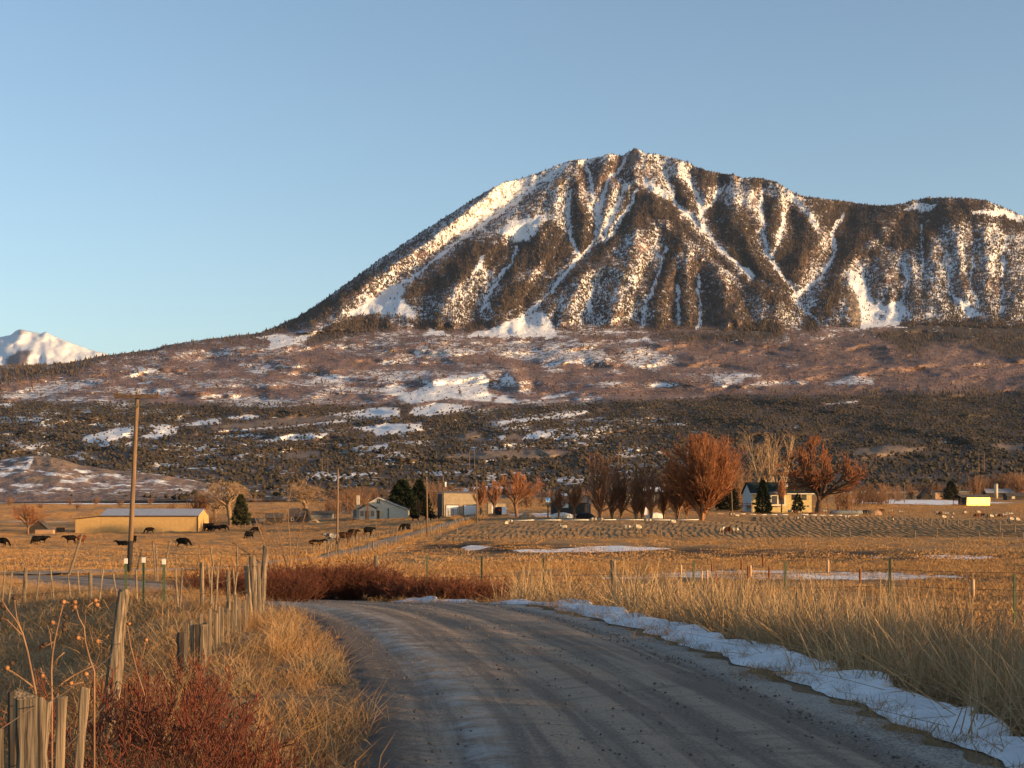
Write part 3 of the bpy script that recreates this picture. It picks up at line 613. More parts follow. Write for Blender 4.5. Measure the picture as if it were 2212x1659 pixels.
# what lies where: snow, mud, pale dry grass
def on_snow(X, Y):
    Z = base_z(X, Y); u_, v_ = px(X, Y, Z); r = np.zeros(X.shape)
    for a, p in SNOWP: r = np.maximum(r, a * soft(u_, v_, p, 2))
    return r
def px(X, Y, Z): return 512 + X / np.maximum(Y, 1) * F, HZ - (Z - HC) / np.maximum(Y, 1) * F
Ug, Vg = px(GXm, GYm, GZm); front = GYm > 20; wu_ = Ug + 6 * fbm(GXm / 3, GYm / 9, 3, 2); wv_ = Vg + 1.0 * fbm(GXm / 3, GYm / 9, 3, 3)
snow = np.zeros(GXm.shape); mud = np.zeros(GXm.shape)
SNOWP = [(1, gP((560, 549), (585, 546.5), (620, 545.5), (660, 547.5), (675, 549), (650, 550.5), (600, 552), (520, 552.5), (510, 550))), (.62, gP((640, 574), (700, 570), (760, 569), (900, 572), (990, 577), (900, 581), (760, 580), (660, 578))), (1, gP((910, 556), (940, 554.5), (1000, 556.5), (985, 559.5), (930, 559))), (.8, gP((560, 578), (640, 576), (700, 577), (650, 579))),
             (.8, gP((860, 557), (885, 556), (900, 557), (880, 558))), (.85, gP((460, 548), (470, 545), (500, 546), (470, 551))), (.85, gP((385, 551), (400, 545), (404, 546), (390, 552))),
             (1, gP((840, 499), (940, 500), (1024, 503), (940, 505), (850, 503))), (.7, gP((0, 503.5), (100, 500.5), (260, 500), (200, 503.5), (90, 505))), (.9, gP((0, 521), (75, 520.5), (75, 522), (0, 522))), (.8, gP((500, 514), (560, 512), (620, 513), (600, 516), (520, 517)))]
for a, p in SNOWP:
    snow = np.maximum(snow, a * soft(wu_, wv_, p, 2.0) * front)
for a, p in [(1, gP((395, 553), (420, 543), (460, 541), (520, 543), (600, 546), (690, 548), (1100, 553), (1100, 560), (800, 561), (600, 556), (450, 553))), (.7, gP((560, 584), (700, 560), (1100, 562), (1100, 583), (800, 582))), (.8, gP((300, 580), (700, 590), (760, 600), (500, 600)))]:
    mud = np.maximum(mud, a * soft(wu_, wv_, p, 5) * front)
dR = side(GXm, GYm, ROAD); verge = np.exp(-((np.abs(dR) - RW - .2) / .8) ** 2) * (GYm < 80)
pale = np.clip(.5 + .6 * fbm(GXm / 14, GYm / 30, 3, 81), 0, 1)
put_masks(me, [snow, mud, verge, pale])
m, nt, bs = new_mat('dry_pasture'); N = NT(nt); co = N.pos(); att = N.attr('mask'); ch = N.sep(att.outputs['Color'])
n1 = N.noise(co, 2.3, 5, .65); n2 = N.noise(co, .22, 5, .6); n3 = N.noise(co, 11, 3, .6)
g = N.mix(N.ramp(n2, .36, .64), (.42, .245, .105), (.31, .170, .068)); g = N.mix(N.ramp(n1, .42, .72), g, (.18, .110, .050)); g = N.mix(N.math('MULTIPLY', att.outputs['Alpha'], .5), g, (.44, .29, .155))
g = N.mix(N.math('MULTIPLY', ch[1], N.ramp(n2, .25, .5)), g, (.070, .050, .033)); g = N.mix(N.math('MULTIPLY', ch[2], .8), g, N.mix(n3, (.19, .145, .10), (.10, .078, .056)))
sv = N.math('ADD', ch[0], N.math('MULTIPLY', N.math('SUBTRACT', N.math('ADD', N.math('MULTIPLY', n1, .6), N.math('MULTIPLY', n3, .4)), .5), 1.3)); g = N.mix(N.ramp(sv, .5, .62), g, (.78, .78, .80))
N.put(bs.inputs['Base Color'], g); bs.inputs['Roughness'].default_value = .95; bs.inputs['Specular IOR Level'].default_value = .08; N.bump(N.math('ADD', n1, N.math('MULTIPLY', n3, .35)), .9, .3, bs)
tag(link('ground', me, None, m), 'dry golden pasture ground of the valley', 'ground', kind='structure')

# ---- roads
def strip(path, half, cross, zfun, name, mat, zoff):
    L = [0.0]; pts = path
    for a, b_ in zip(pts[:-1], pts[1:]): L.append(L[-1] + math.dist(a, b_))
    V, UV = [], []; n = len(pts); cs = np.linspace(-1, 1, cross)
    for i, (x, y) in enumerate(pts):
        a, b_ = pts[max(i - 1, 0)], pts[min(i + 1, n - 1)]; d = Vector((b_[0] - a[0], b_[1] - a[1])).normalized()
        for c_ in cs:
            w = half * c_ * (1 + .05 * math.sin(i * .9 + c_ * 3) * (abs(c_) > .9)); qx, qy = x + d.y * w, y - d.x * w
            V.append((qx, qy, c_)); UV.append((c_ * half, L[i]))
    V = np.array(V); V[:, 2] = zfun(V[:, 0], V[:, 1], V[:, 2]) + zoff; me = np_mesh(name, V, grid_quads(n, cross), True); uv = me.uv_layers.new(name='UVMap'); idx = np.empty(len(me.loops), np.int32); me.loops.foreach_get('vertex_index', idx)
    uv.data.foreach_set('uv', np.array(UV, np.float32)[idx].ravel()); return tag(link(name, me, None, mat), kind='structure')
fine = []
for a, b_ in zip(ROAD[:-1], ROAD[1:]):
    k = max(1, int(math.dist(a, b_) / .11)) if 4 < a[1] < 50 else 1
    fine += [(a[0] + (b_[0] - a[0]) * i / k, a[1] + (b_[1] - a[1]) * i / k) for i in range(k)]
fine.append(ROAD[-1])
xs = np.array([p[0] for p in fine]); ys_ = np.array([p[1] for p in fine])
def road_z(x, y, c_):
    z = base_z(x, y); w = c_ * RW
    rut = -.035 * sum(np.exp(-((w - r) / .28) ** 2) for r in (-1.75, -.35, .55, 1.75)) * 1.1 + .02 * (1 - c_ * c_)
    return z + rut + .005 * perlin(w * .55 + 7, y * 3.1, 13) + .02 * perlin(w * 1.7, y * .45, 3) - .3 * np.maximum(0, np.abs(c_) - .9)
m, nt, bs = new_mat('gravel_road'); N = NT(nt); uvn = N.n('ShaderNodeUVMap'); uvn.uv_map = 'UVMap'; uv = uvn.outputs[0]; co = N.pos()
sx = N.n('ShaderNodeSeparateXYZ'); N.put(sx.inputs[0], uv); wv = N.noise(N.stretch(uv, (1.2, .05, 1)), 1.0, 3); along = N.noise(N.stretch(uv, (3.0, .10, 1)), 1.0, 5, .6)
cross_ = N.noise(N.stretch(uv, (.5, 2.6, 1)), 1.4, 4, .6); grit = N.noise(co, 38, 3, .7); peb = N.noise(co, 9, 4, .65)
c = N.mix(N.ramp(along, .40, .60), (.37, .275, .190), (.17, .128, .094)); c = N.mix(N.math('MULTIPLY', N.ramp(cross_, .46, .70), .6), c, (.14, .105, .078)); c = N.mix(N.ramp(grit, .50, .75), c, (.31, .255, .20))
c = N.mix(N.math('MULTIPLY', N.ramp(grit, .52, .36), .55), c, (.085, .068, .054))
# dirty ice and packed snow along the left wheel track
x_ = N.math('ADD', sx.outputs[0], N.math('MULTIPLY', N.math('SUBTRACT', wv, .5), 1.6))
ice = N.math('MULTIPLY', N.math('MULTIPLY', N.ramp(x_, -2.0, -1.45), N.ramp(x_, -.75, -1.3)), N.ramp(N.noise(co, 2.4, 6, .7), .42, .66)); c = N.mix(N.math('MULTIPLY', ice, .7), c, (.42, .41, .39))
edge = N.ramp(N.math('ADD', sx.outputs[0], N.math('MULTIPLY', peb, .7)), 2.0, 2.6); c = N.mix(N.math('MULTIPLY', edge, N.ramp(grit, .40, .62)), c, (.40, .375, .34))
ledge = N.ramp(N.math('ADD', sx.outputs[0], N.math('MULTIPLY', peb, .6)), -1.45, -1.85); c = N.mix(N.math('MULTIPLY', ledge, .85), c, N.mix(grit, (.050, .040, .032), (.12, .10, .082)))
N.put(bs.inputs['Base Color'], c); bs.inputs['Roughness'].default_value = .85; bs.inputs['Specular IOR Level'].default_value = .25; N.bump(N.math('ADD', N.math('ADD', N.math('MULTIPLY', grit, .35), peb), N.math('MULTIPLY', cross_, .5)), .8, .05, bs)
tag(strip(fine, RW, 41, road_z, 'road', m, .012), 'grey gravel road curving to the left', 'road')
MAT_LANE = M('lane_gravel', (.42, .30, .195), (.28, .20, .13), .5, .9, .02)
lane_z = lambda x, y, c_: ground_z(x, y) + .12 - .05 * np.abs(c_)
tag(strip(LANE, 1.9, 7, lane_z, 'farm_lane', MAT_LANE, .03), 'pale gravel lane climbing to the farmhouse', 'lane')
# ------------------------------------------------------------------ branching plants
def unit(a): return a / (np.linalg.norm(a, axis=-1, keepdims=True) + 1e-9)
def tubes_mesh(name, sets, k=3):
    """sets of (points (m,n,3), radii (m,n)) -> one mesh of k-sided tapering tubes"""
    VV, QQ, o = [], [], 0
    for P_, R_ in sets:
        m_, n_, _ = P_.shape
        if m_ == 0: continue
        d = np.empty_like(P_); d[:, 1:-1] = P_[:, 2:] - P_[:, :-2]; d[:, 0] = P_[:, 1] - P_[:, 0]; d[:, -1] = P_[:, -1] - P_[:, -2]; d = unit(d)
        ref = np.where(np.abs(d[:, :1, 2:3]) > .8, np.array([1., 0, 0]), np.array([0, 0, 1.])); a = unit(np.cross(d, np.broadcast_to(ref, d.shape))); b_ = np.cross(d, a)
        th = np.arange(k) / k * 6.2832
        ring = P_[:, :, None] + (a[:, :, None] * np.cos(th)[None, None, :, None] + b_[:, :, None] * np.sin(th)[None, None, :, None]) * R_[:, :, None, None]
        VV.append(ring.reshape(-1, 3)); i = np.arange(n_ - 1)[:, None] * k; j = np.arange(k)[None]
        q = np.stack([i + j, i + (j + 1) % k, i + k + (j + 1) % k, i + k + j], -1).reshape(-1, 4)
        QQ.append((q[None] + (np.arange(m_) * n_ * k)[:, None, None] + o).reshape(-1, 4)); o += m_ * n_ * k
    return np_mesh(name, np.concatenate(VV), np.concatenate(QQ), True)
def run(p0, d0, L, r0, r1, n, trop, wig, g):
    """m polylines of n points from p0 along d0, bending by trop (upwards) with wiggle"""
    P_ = [p0]; d = unit(d0)
    for i in range(n - 1):
        P_.append(P_[-1] + d * (L / (n - 1))[:, None]); d = unit(d + np.array([0, 0, 1.]) * trop + g.normal(0, wig, d.shape))
    t = np.linspace(0, 1, n)[None]; return np.stack(P_, 1), r0[:, None] * (1 - t) + r1[:, None] * t
def sprout(PR, k, t0, t1, ang, ratio, trop, wig, rr, n, g, tip=.35, lens=None):
    P_, R_ = PR; m_, n_, _ = P_.shape; L0 = np.linalg.norm(np.diff(P_, axis=1), axis=-1).sum(1)
    t = g.uniform(t0, t1, (m_, k)) * (n_ - 1); i = np.clip(t.astype(int), 0, n_ - 2); f = (t - i)[..., None]; ar = np.arange(m_)[:, None]
    p = P_[ar, i] * (1 - f) + P_[ar, i + 1] * f; d = unit(P_[ar, i + 1] - P_[ar, i]); r = R_[ar, i] * (1 - f[..., 0]) + R_[ar, i + 1] * f[..., 0]
    side_ = unit(np.cross(d, g.normal(0, 1, d.shape))); a = g.normal(ang, .22, (m_, k))[..., None]; dd = d * np.cos(a) + side_ * np.sin(a)
    L = (L0[:, None] * ratio * g.uniform(.6, 1.25, (m_, k)) * (1.15 - .5 * t / (n_ - 1))).reshape(-1)
    r = np.minimum(r * rr, r).reshape(-1); return run(p.reshape(-1, 3), dd.reshape(-1, 3), L, r, np.maximum(r * tip, .006), n, trop, wig, g)
def tree_sets(kind, seed, H):
    g = np.random.default_rng(seed); z = np.zeros
    if kind == 'cottonwood':
        t = run(z((1, 3)), np.array([[.12, 0, 1.]]), np.array([H * .33]), np.array([H * .042]), np.array([H * .032]), 5, .02, .06, g)
        b1 = sprout(t, 8, .45, 1, .75, 1.5, .06, .2, .5, 6, g, .35); b2 = sprout(b1, 6, .25, 1, .7, .55, .03, .25, .5, 5, g); b3 = sprout(b2, 8, .2, 1, .7, .55, .02, .28, .55, 4, g); b4 = sprout(b3, 9, .15, 1, .65, .6, .04, .25, .6, 3, g, .5)
        return [t, b1, b2], [b3, b4]
    if kind == 'willow':
        m_ = 24; a = g.uniform(0, 6.28, m_); sp = g.uniform(.05, .66, m_); d = np.stack([np.cos(a) * sp, np.sin(a) * sp, np.ones(m_)], -1)
        t = run(d * np.array([.25, .25, .02]), d, H * (.74 - .38 * sp), np.full(m_, H * .011), np.full(m_, H * .003), 7, .035, .05, g)
        b1 = sprout(t, 13, .10, .92, .42, .42, .14, .06, .55, 5, g); b2 = sprout(b1, 12, .1, .98, .38, .5, .14, .07, .55, 4, g, .5); b3 = sprout(b2, 3, .2, 1, .35, .55, .12, .07, .7, 3, g, .6)
        return [t], [b1, b2, b3]
    if kind == 'poplar':
        m_ = 5; a = g.uniform(0, 6.28, m_); d = np.stack([np.cos(a) * .13, np.sin(a) * .13, np.ones(m_)], -1)
        t = run(d * np.array([.6, .6, .02]), d, H * g.uniform(.65, .98, m_), np.full(m_, H * .011), np.full(m_, H * .002), 7, .03, .04, g)
        b1 = sprout(t, 20, .12, .95, .42, .28, .20, .08, .5, 4, g); b2 = sprout(b1, 8, .1, 1, .45, .5, .18, .1, .6, 3, g, .5); return [t], [b1, b2]
    if kind == 'tall':
        m_ = 5; a = np.linspace(0, 5.2, m_); sp = g.uniform(.18, .5, m_); d = np.stack([np.cos(a) * sp, np.sin(a) * sp * .5, np.ones(m_)], -1)
        t = run(d * np.array([.4, .4, .02]), d, H * g.uniform(.8, .98, m_), np.full(m_, H * .013), np.full(m_, H * .002), 8, .03, .05, g)
        b1 = sprout(t, 9, .3, .95, .42, .33, .10, .07, .55, 5, g); b2 = sprout(b1, 7, .15, 1, .42, .42, .09, .09, .55, 4, g); b3 = sprout(b2, 4, .2, 1, .42, .5, .08, .1, .6, 3, g, .5); return [t, b1], [b2, b3]
    if kind == 'spreading':
        t = run(z((1, 3)), np.array([[0, 0, 1.]]), np.array([H * .16]), np.array([H * .034]), np.array([H * .03]), 3, 0, .03, g)
        b1 = sprout(t, 16, .55, 1, .72, 4.3, .045, .07, .55, 7, g, .25); b2 = sprout(b1, 8, .25, .97, .5, .38, .06, .1, .55, 5, g); b3 = sprout(b2, 8, .15, 1, .48, .5, .07, .11, .55, 4, g, .5); b4 = sprout(b3, 3, .2, 1, .45, .6, .06, .12, .7, 3, g, .6); return [t, b1, b2], [b3, b4]
    if kind == 'vase':
        t = run(z((1, 3)), np.array([[.03, 0, 1.]]), np.array([H * .2]), np.array([H * .03]), np.array([H * .026]), 3, 0, .03, g)
        b1 = sprout(t, 12, .6, 1, .5, 3.2, .05, .07, .5, 6, g, .25); b2 = sprout(b1, 15, .2, .97, .5, .36, .08, .1, .5, 4, g); b3 = sprout(b2, 9, .15, 1, .42, .5, .1, .1, .6, 3, g, .5); return [t, b1], [b2, b3]
    if kind == 'thicket':
        m_ = 26; a = g.uniform(0, 6.28, m_); sp = g.uniform(.1, .9, m_); d = np.stack([np.cos(a) * sp, np.sin(a) * sp, np.ones(m_)], -1); p0 = np.stack([g.normal(0, .14 * H, m_), g.normal(0, .14 * H, m_), z(m_)], -1)
        t = run(p0, d, H * g.uniform(.5, .95, m_), np.full(m_, H * .008), np.full(m_, H * .003), 5, .05, .08, g); b1 = sprout(t, 10, .2, 1, .5, .4, .06, .1, .6, 4, g); b2 = sprout(b1, 3, .2, 1, .5, .55, .05, .12, .7, 3, g, .6); return [t], [b1, b2]
def bark(name, a, b_, rnd=None): return M(name, a, b_, 1.2, .9, 0, (1, 1, .3), .08, rnd=rnd)
BARK = {'cottonwood': (bark('cottonwood_bark', (.30, .20, .12), (.16, .105, .065)), bark('cottonwood_twig', (.44, .29, .17), (.30, .19, .11))), 'willow': (bark('willow_stem', (.40, .22, .11), (.27, .14, .07)), bark('willow_twig', (.31, .135, .065), (.22, .092, .046))),
        'poplar': (bark('poplar_bark', (.30, .18, .105), (.19, .115, .068)), bark('poplar_twig', (.29, .15, .085), (.20, .10, .058))), 'tall': (bark('pale_bark', (.45, .32, .20), (.32, .22, .13)), bark('pale_twig', (.36, .235, .14), (.25, .16, .095))),
        'spreading': (bark('dark_bark', (.13, .075, .045), (.075, .046, .03)), bark('russet_twig', (.30, .120, .055), (.20, .080, .040))), 'vase': (bark('brown_bark', (.25, .14, .08), (.15, .085, .05)), bark('brown_twig', (.37, .165, .08), (.25, .105, .052))), 'thicket': (bark('thicket_stem', (.20, .12, .075), (.13, .08, .05)), bark('thicket_twig', (.30, .165, .092), (.20, .11, .065), (.20, .12, .075)))}
TREES = {}
ENV = {'willow': ([0, .1, .25, .4, .55, .7, .82, .92, 1], [.06, .25, .62, .88, 1, 1, .92, .76, .5]), 'spreading': ([0, .12, .25, .4, .6, .75, .88, 1], [.08, .3, .75, 1, 1, .86, .62, .25]), 'vase': ([0, .2, .35, .5, .7, .85, 1], [.05, .18, .6, .9, 1, .8, .3]), 'cottonwood': ([0, .2, .4, .6, .8, 1], [.1, .3, .85, 1, .85, .35])}
def envelope(a, b_, kind, H, W):
    """pull the crown's outline to the shape of its kind"""
    if kind not in ENV: return a, b_
    P_ = np.concatenate([x[0].reshape(-1, 3) for x in b_]); t = np.clip(P_[:, 2] / H, 0, 1); r = np.hypot(P_[:, 0], P_[:, 1]); c_ = np.linspace(.04, .98, 15)
    p95 = np.array([np.percentile(r[np.abs(t - q) < .06], 93) if (np.abs(t - q) < .06).sum() > 12 else W * .3 for q in c_]); f = np.clip(W / 2 * np.interp(c_, *ENV[kind]) / (p95 + .01), .45, 1.9); f = np.convolve(np.pad(f, 1, 'edge'), [.25, .5, .25], 'valid')
    def w_(x):
        k = np.interp(np.clip(x[..., 2] / H, 0, 1), c_, f)[..., None]; return np.concatenate([x[..., :2] * k, x[..., 2:]], -1)
    return [(w_(x), r_) for x, r_ in a], [(w_(x), r_) for x, r_ in b_]
def tree(kind, H, W, seed, loc, label, name='bare_tree', cat='tree', group=None, rz=0, sx=1.0, s=1.0, fat=1.5):
    key = (kind, H, W, seed)
    if key not in TREES:
        a, b_ = tree_sets(kind, seed, H); allp = np.concatenate([x[0].reshape(-1, 3) for x in b_]); mz = allp[:, 2].mean(); mx_, my_ = np.median(allp[:, 0]) / mz, np.median(allp[:, 1]) / mz; shear_ = lambda x: np.stack([x[..., 0] - mx_ * x[..., 2], x[..., 1] - my_ * x[..., 2], x[..., 2]], -1)
        a, b_ = [(shear_(x), r) for x, r in a], [(shear_(x), r) for x, r in b_]; allp = shear_(allp); f_ = np.array([W / (2 * np.percentile(np.abs(allp[:, 0]), 97)), W / (2 * np.percentile(np.abs(allp[:, 1]), 97)), 1.09 * H / np.percentile(allp[:, 2], 99.3)]); rt = min(1.3, max(.8, f_[2]))
        
        def cap_(x): z = x[..., 2:]; q = .72 * H; return np.concatenate([x[..., :2], np.where(z > q, q + (H - q) * np.tanh((z - q) / (H - q) * .95), z)], -1)
        a, b_ = [(cap_(x * f_), r * rt) for x, r in a], [(cap_(x * f_), r * rt * fat) for x, r in b_]; a, b_ = envelope(a, b_, kind, H, W); TREES[key] = (tubes_mesh('trunk', a, 5), tubes_mesh('crown', b_, 3)); TREES[key][0].materials.append(BARK[kind][0]); TREES[key][1].materials.append(BARK[kind][1])
    r = empty(name, loc, rz, s); r.scale = (s * sx, s * sx, s); link('trunk', TREES[key][0], r); link('crown', TREES[key][1], r); return tag(r, label, cat, group)

# ---- evergreens
NEEDLE = M('evergreen_needles', (.030, .040, .020), (.016, .022, .012), 2, .9, 0, spec=.1)
PINE = M('pine_needles', (.095, .085, .045), (.035, .045, .022), 1.5, .9, 0, spec=.1)
CORE = M('evergreen_trunk', (.10, .065, .04), None, 3, .9)
def evergreen(name, loc, H, W, n, label, mat, seed, shape=1.0, low=.1, tuft=.5):
    g = np.random.default_rng(seed); t = g.random(n) ** 1.25; z = low * H + (1 - low) * H * t; rmax = W * .5 * (1 - t) ** shape * (.55 + .45 * np.minimum(1, t * 6)) + .12
    a = g.uniform(0, 6.28, n); clump = 1 + .22 * np.sin(a * 5 + z * 2.1) + .15 * np.sin(z * 5.3 + a * 2); r = rmax * np.sqrt(g.uniform(.25, 1, n)) * clump
    c = np.stack([np.cos(a) * r, np.sin(a) * r, z - .12 * r], -1); out = np.stack([np.cos(a), np.sin(a), g.uniform(-.25, .7, n)], -1)
    V, T_ = [], []; 
    for q in range(3):
        d = unit(out + g.normal(0, .45, (n, 3))); s_ = unit(np.cross(d, g.normal(0, 1, (n, 3)))); L = tuft * g.uniform(.6, 1.3, n)[:, None]
        V.append(np.stack([c - s_ * L * .22, c + s_ * L * .22, c + d * L], 1))
    V = np.concatenate(V).reshape(-1, 3); r_ = empty(name, loc); b_ = MB(); b_.tube([(0, 0, 0), (0, 0, H * .5), (0, 0, H * .97)], [H * .025, H * .016, .02], 6); b_.build('trunk', CORE, r_)
    link('crown', np_mesh('crown', V, np.arange(len(V)).reshape(-1, 3)), r_, mat); return tag(r_, label, 'tree')

# ------------------------------------------------------------------ scattered grass (one object each, geometry nodes)
def blades(name, n, spread, h0, h1, w, bend, g, mat, lean=.25, flat=0.0):
    a = g.uniform(0, 6.28, n); rr_ = spread * np.sqrt(g.random(n)); p = np.stack([np.cos(a) * rr_, np.sin(a) * rr_, np.full(n, -.03)], -1); hh_ = g.uniform(h0, h1, n)
    az = g.uniform(0, 6.28, n); tilt = np.abs(g.normal(0, lean, n)) + flat * (g.random(n) < .35) * g.uniform(.5, 1.2, n); d = np.stack([np.cos(az) * np.sin(tilt), np.sin(az) * np.sin(tilt), np.cos(tilt)], -1)
    s_ = unit(np.cross(d, g.normal(0, 1, (n, 3)))) * (w * g.uniform(.6, 1.3, n))[:, None]; bd = np.stack([np.cos(az), np.sin(az), np.full(n, -.35)], -1) * (bend * hh_ * g.uniform(.1, 1, n))[:, None]
    m1 = p + d * hh_[:, None] * .55 + bd * .25; m2 = p + d * hh_[:, None] + bd
    V = np.stack([p - s_, p + s_, m1 - s_ * .8, m1 + s_ * .8, m2], 1).reshape(-1, 3); o = np.arange(n)[:, None, None] * 5
    T_ = (np.array([(0, 1, 3), (0, 3, 2), (2, 3, 4)])[None] + o).reshape(-1, 3); me = np_mesh(name, V, T_); me.materials.append(mat); return bpy.data.objects.new(name, me)
def scatter(name, label, P, rotz, scale, variants, tilt=None):
    n = len(P); me = bpy.data.meshes.new(name); me.vertices.add(n); me.vertices.foreach_set('co', np.asarray(P, np.float32).ravel())
    rot = np.zeros((n, 3), np.float32); rot[:, 2] = rotz
    if tilt is not None: rot[:, :2] = tilt
    a = me.attributes.new('rot', 'FLOAT_VECTOR', 'POINT'); a.data.foreach_set('vector', rot.ravel()); sc = np.asarray(scale, np.float32)
    a = me.attributes.new('scl', 'FLOAT_VECTOR', 'POINT'); a.data.foreach_set('vector', (np.repeat(sc[:, None], 3, 1) if sc.ndim == 1 else sc).ravel())
    a = me.attributes.new('var', 'INT', 'POINT'); a.data.foreach_set('value', rng.integers(0, len(variants), n).astype(np.int32)); me.update()
    ng = bpy.data.node_groups.new(name, 'GeometryNodeTree'); ng.interface.new_socket('Geometry', in_out='INPUT', socket_type='NodeSocketGeometry'); ng.interface.new_socket('Geometry', in_out='OUTPUT', socket_type='NodeSocketGeometry')
    nn = ng.nodes; gi = nn.new('NodeGroupInput'); go = nn.new('NodeGroupOutput'); ip = nn.new('GeometryNodeInstanceOnPoints'); jn = nn.new('GeometryNodeJoinGeometry')
    for v_ in variants:
        oi = nn.new('GeometryNodeObjectInfo'); oi.inputs['Object'].default_value = v_; oi.inputs['As Instance'].default_value = True; ng.links.new(oi.outputs['Geometry'], jn.inputs[0])
    def at_(nm, ty):
        x = nn.new('GeometryNodeInputNamedAttribute'); x.data_type = ty; x.inputs['Name'].default_value = nm; return x.outputs['Attribute']
    er = nn.new('FunctionNodeEulerToRotation'); ng.links.new(at_('rot', 'FLOAT_VECTOR'), er.inputs[0])
    ng.links.new(gi.outputs[0], ip.inputs['Points']); ng.links.new(jn.outputs[0], ip.inputs['Instance']); ip.inputs['Pick Instance'].default_value = True
    ng.links.new(at_('var', 'INT'), ip.inputs['Instance Index']); ng.links.new(er.outputs[0], ip.inputs['Rotation']); ng.links.new(at_('scl', 'FLOAT_VECTOR'), ip.inputs['Scale']); ng.links.new(ip.outputs[0], go.inputs[0])
    o = link(name, me); md = o.modifiers.new('scatter', 'NODES'); md.node_group = ng; return tag(o, label, kind='stuff')
def grass_mat(name, a, b_, c_):
    m, nt, bs = new_mat(name); N = NT(nt); oi = N.n('ShaderNodeObjectInfo'); c = N.mix(N.ramp(N.noise(N.pos(), .45, 3), .35, .65), a, b_); c = N.mix(N.math('MULTIPLY', oi.outputs['Random'], .7), c, c_)
    c = N.mix(N.ramp(N.noise(N.pos(), 40, 2), .5, .8), c, tuple(x * .55 for x in a)); N.put(bs.inputs['Base Color'], c); bs.inputs['Roughness'].default_value = .8; bs.inputs['Specular IOR Level'].default_value = .15; return m
G_GOLD = grass_mat('dry_grass', (.38, .205, .080), (.27, .135, .050), (.27, .18, .095)); G_FIELD = grass_mat('pasture_grass', (.40, .215, .080), (.30, .150, .052), (.37, .23, .11)); G_CAT = grass_mat('cattail_leaf', (.47, .325, .17), (.36, .24, .125), (.21, .145, .085)); G_GREY = grass_mat('grey_grass', (.30, .225, .135), (.235, .165, .092), (.38, .235, .11))
gr = np.random.default_rng(5)
TALL = [blades('tall_grass_clump', 80, .28, .15, .46, .0028, .7, gr, G_GOLD, .5) for _ in range(3)] + [blades('tall_grass_clump', 70, .3, .2, .5, .003, .7, gr, G_GREY, .55)]
MEDIUM = [blades('meadow_grass_clump', 70, .40, .10, .30, .004, .8, gr, G_GREY, .6) for _ in range(2)] + [blades('meadow_grass_clump', 70, .36, .12, .34, .004, .8, gr, G_GOLD, .55)]
SHORT = [blades('pasture_tuft', 260, .95, .04, .13, .006, .6, gr, G_FIELD, .65) for _ in range(3)]
FAR = [blades('pasture_tuft', 260, 2.4, .05, .16, .020, .5, gr, G_FIELD, .6) for _ in range(3)]
BANK = [blades('bank_tuft', 60, .7, .3, .7, .016, .4, gr, G_FIELD, .4) for _ in range(2)]
REED = [blades('reed_clump', 50, .34, .55, 1.4, .0068, .32, gr, G_CAT, .24, .6) for _ in range(4)]
REEDLOW = [blades('fallen_reed_clump', 40, .4, .3, .9, .006, .3, gr, G_CAT, 1.0, .9) for _ in range(3)]
REEDTALL = [blades('reed_stalk_clump', 7, .25, .9, 1.65, .0065, .12, gr, G_CAT, .13) for _ in range(3)]
FLAT = [blades('flattened_reed', 5, .3, .5, 1.1, .006, .05, gr, G_CAT, .1) for _ in range(3)]
for o_ in FLAT: o_.data.transform(Matrix.Rotation(1.45, 4, 'X'))
BARKR = M('wood_bits', (.1, .07, .05))
def place(n, xr, yr, test, keep_px=True):
    X_ = rng.uniform(*xr, n); Y_ = rng.uniform(*yr, n); k_ = test(X_, Y_)
    if keep_px: k_ &= np.abs(X_ / np.maximum(Y_, 2)) < .40
    X_, Y_ = X_[k_], Y_[k_]; return np.stack([X_, Y_, ground_z(X_, Y_)], -1)
dside = lambda X_, Y_: side(X_, Y_, ROAD)
def sc(name, label, P, variants, lo, hi, t=.12): n = len(P); lo = lo * (1 if name != 'stubble' else 1); return scatter(name, label, P, rng.uniform(0, 6.28, n), rng.uniform(lo, hi, n), variants, rng.normal(0, t, (n, 2)))
clump = lambda X_, Y_, s_, sd: fbm(X_ / s_, Y_ / s_, 2, sd)
P = place(9500, (-20, 2), (5, 60), lambda X_, Y_: (lambda d: (d < -RW - .02 + .28 * clump(X_, Y_, 1.1, 3)) & (d > -RW - 2.5) & (rng.random(len(d)) < .35 + .9 * (clump(X_, Y_, 1.4, 9) + .25)))(dside(X_, Y_)))
sc('verge_grass', 'long dry golden grass along the left road edge', P, TALL, np.interp(P[:, 1], [10, 20, 26, 34, 60], [.7, .65, .45, .4, .8]), np.interp(P[:, 1], [10, 20, 26, 34, 60], [1.3, 1.2, .8, .7, 1.4]))
P = place(16000, (-30, 0), (6, 62), lambda X_, Y_: (lambda d: (d < -RW - 1.8) & (rng.random(len(d)) < np.interp(Y_, [6, 25, 62], [1, .7, .4]) * np.clip(.55 + .8 * clump(X_, Y_, 2.3, 4), .08, 1)))(dside(X_, Y_)))
sc('meadow_grass', 'matted dry meadow grass beyond the picket fence', P, MEDIUM, .7, 1.5)
P = place(26000, (-40, 36), (24, 95), lambda X_, Y_: (lambda d: ((d > RW + 4.2) | ((d < -RW - .4) & (Y_ > 45))) & (rng.random(len(d)) < np.interp(Y_, [24, 50, 95], [.6, .5, .35]) * np.clip(.55 + .9 * clump(X_, Y_, 4, 5), .06, 1) * (1 - .93 * on_snow(X_, Y_))))(dside(X_, Y_)))
sc('pasture_grass', 'short orange pasture grass of the near field', P, SHORT, .7, 1.5)
lane_d = lambda X_, Y_: np.abs(side(X_, Y_, LANE))
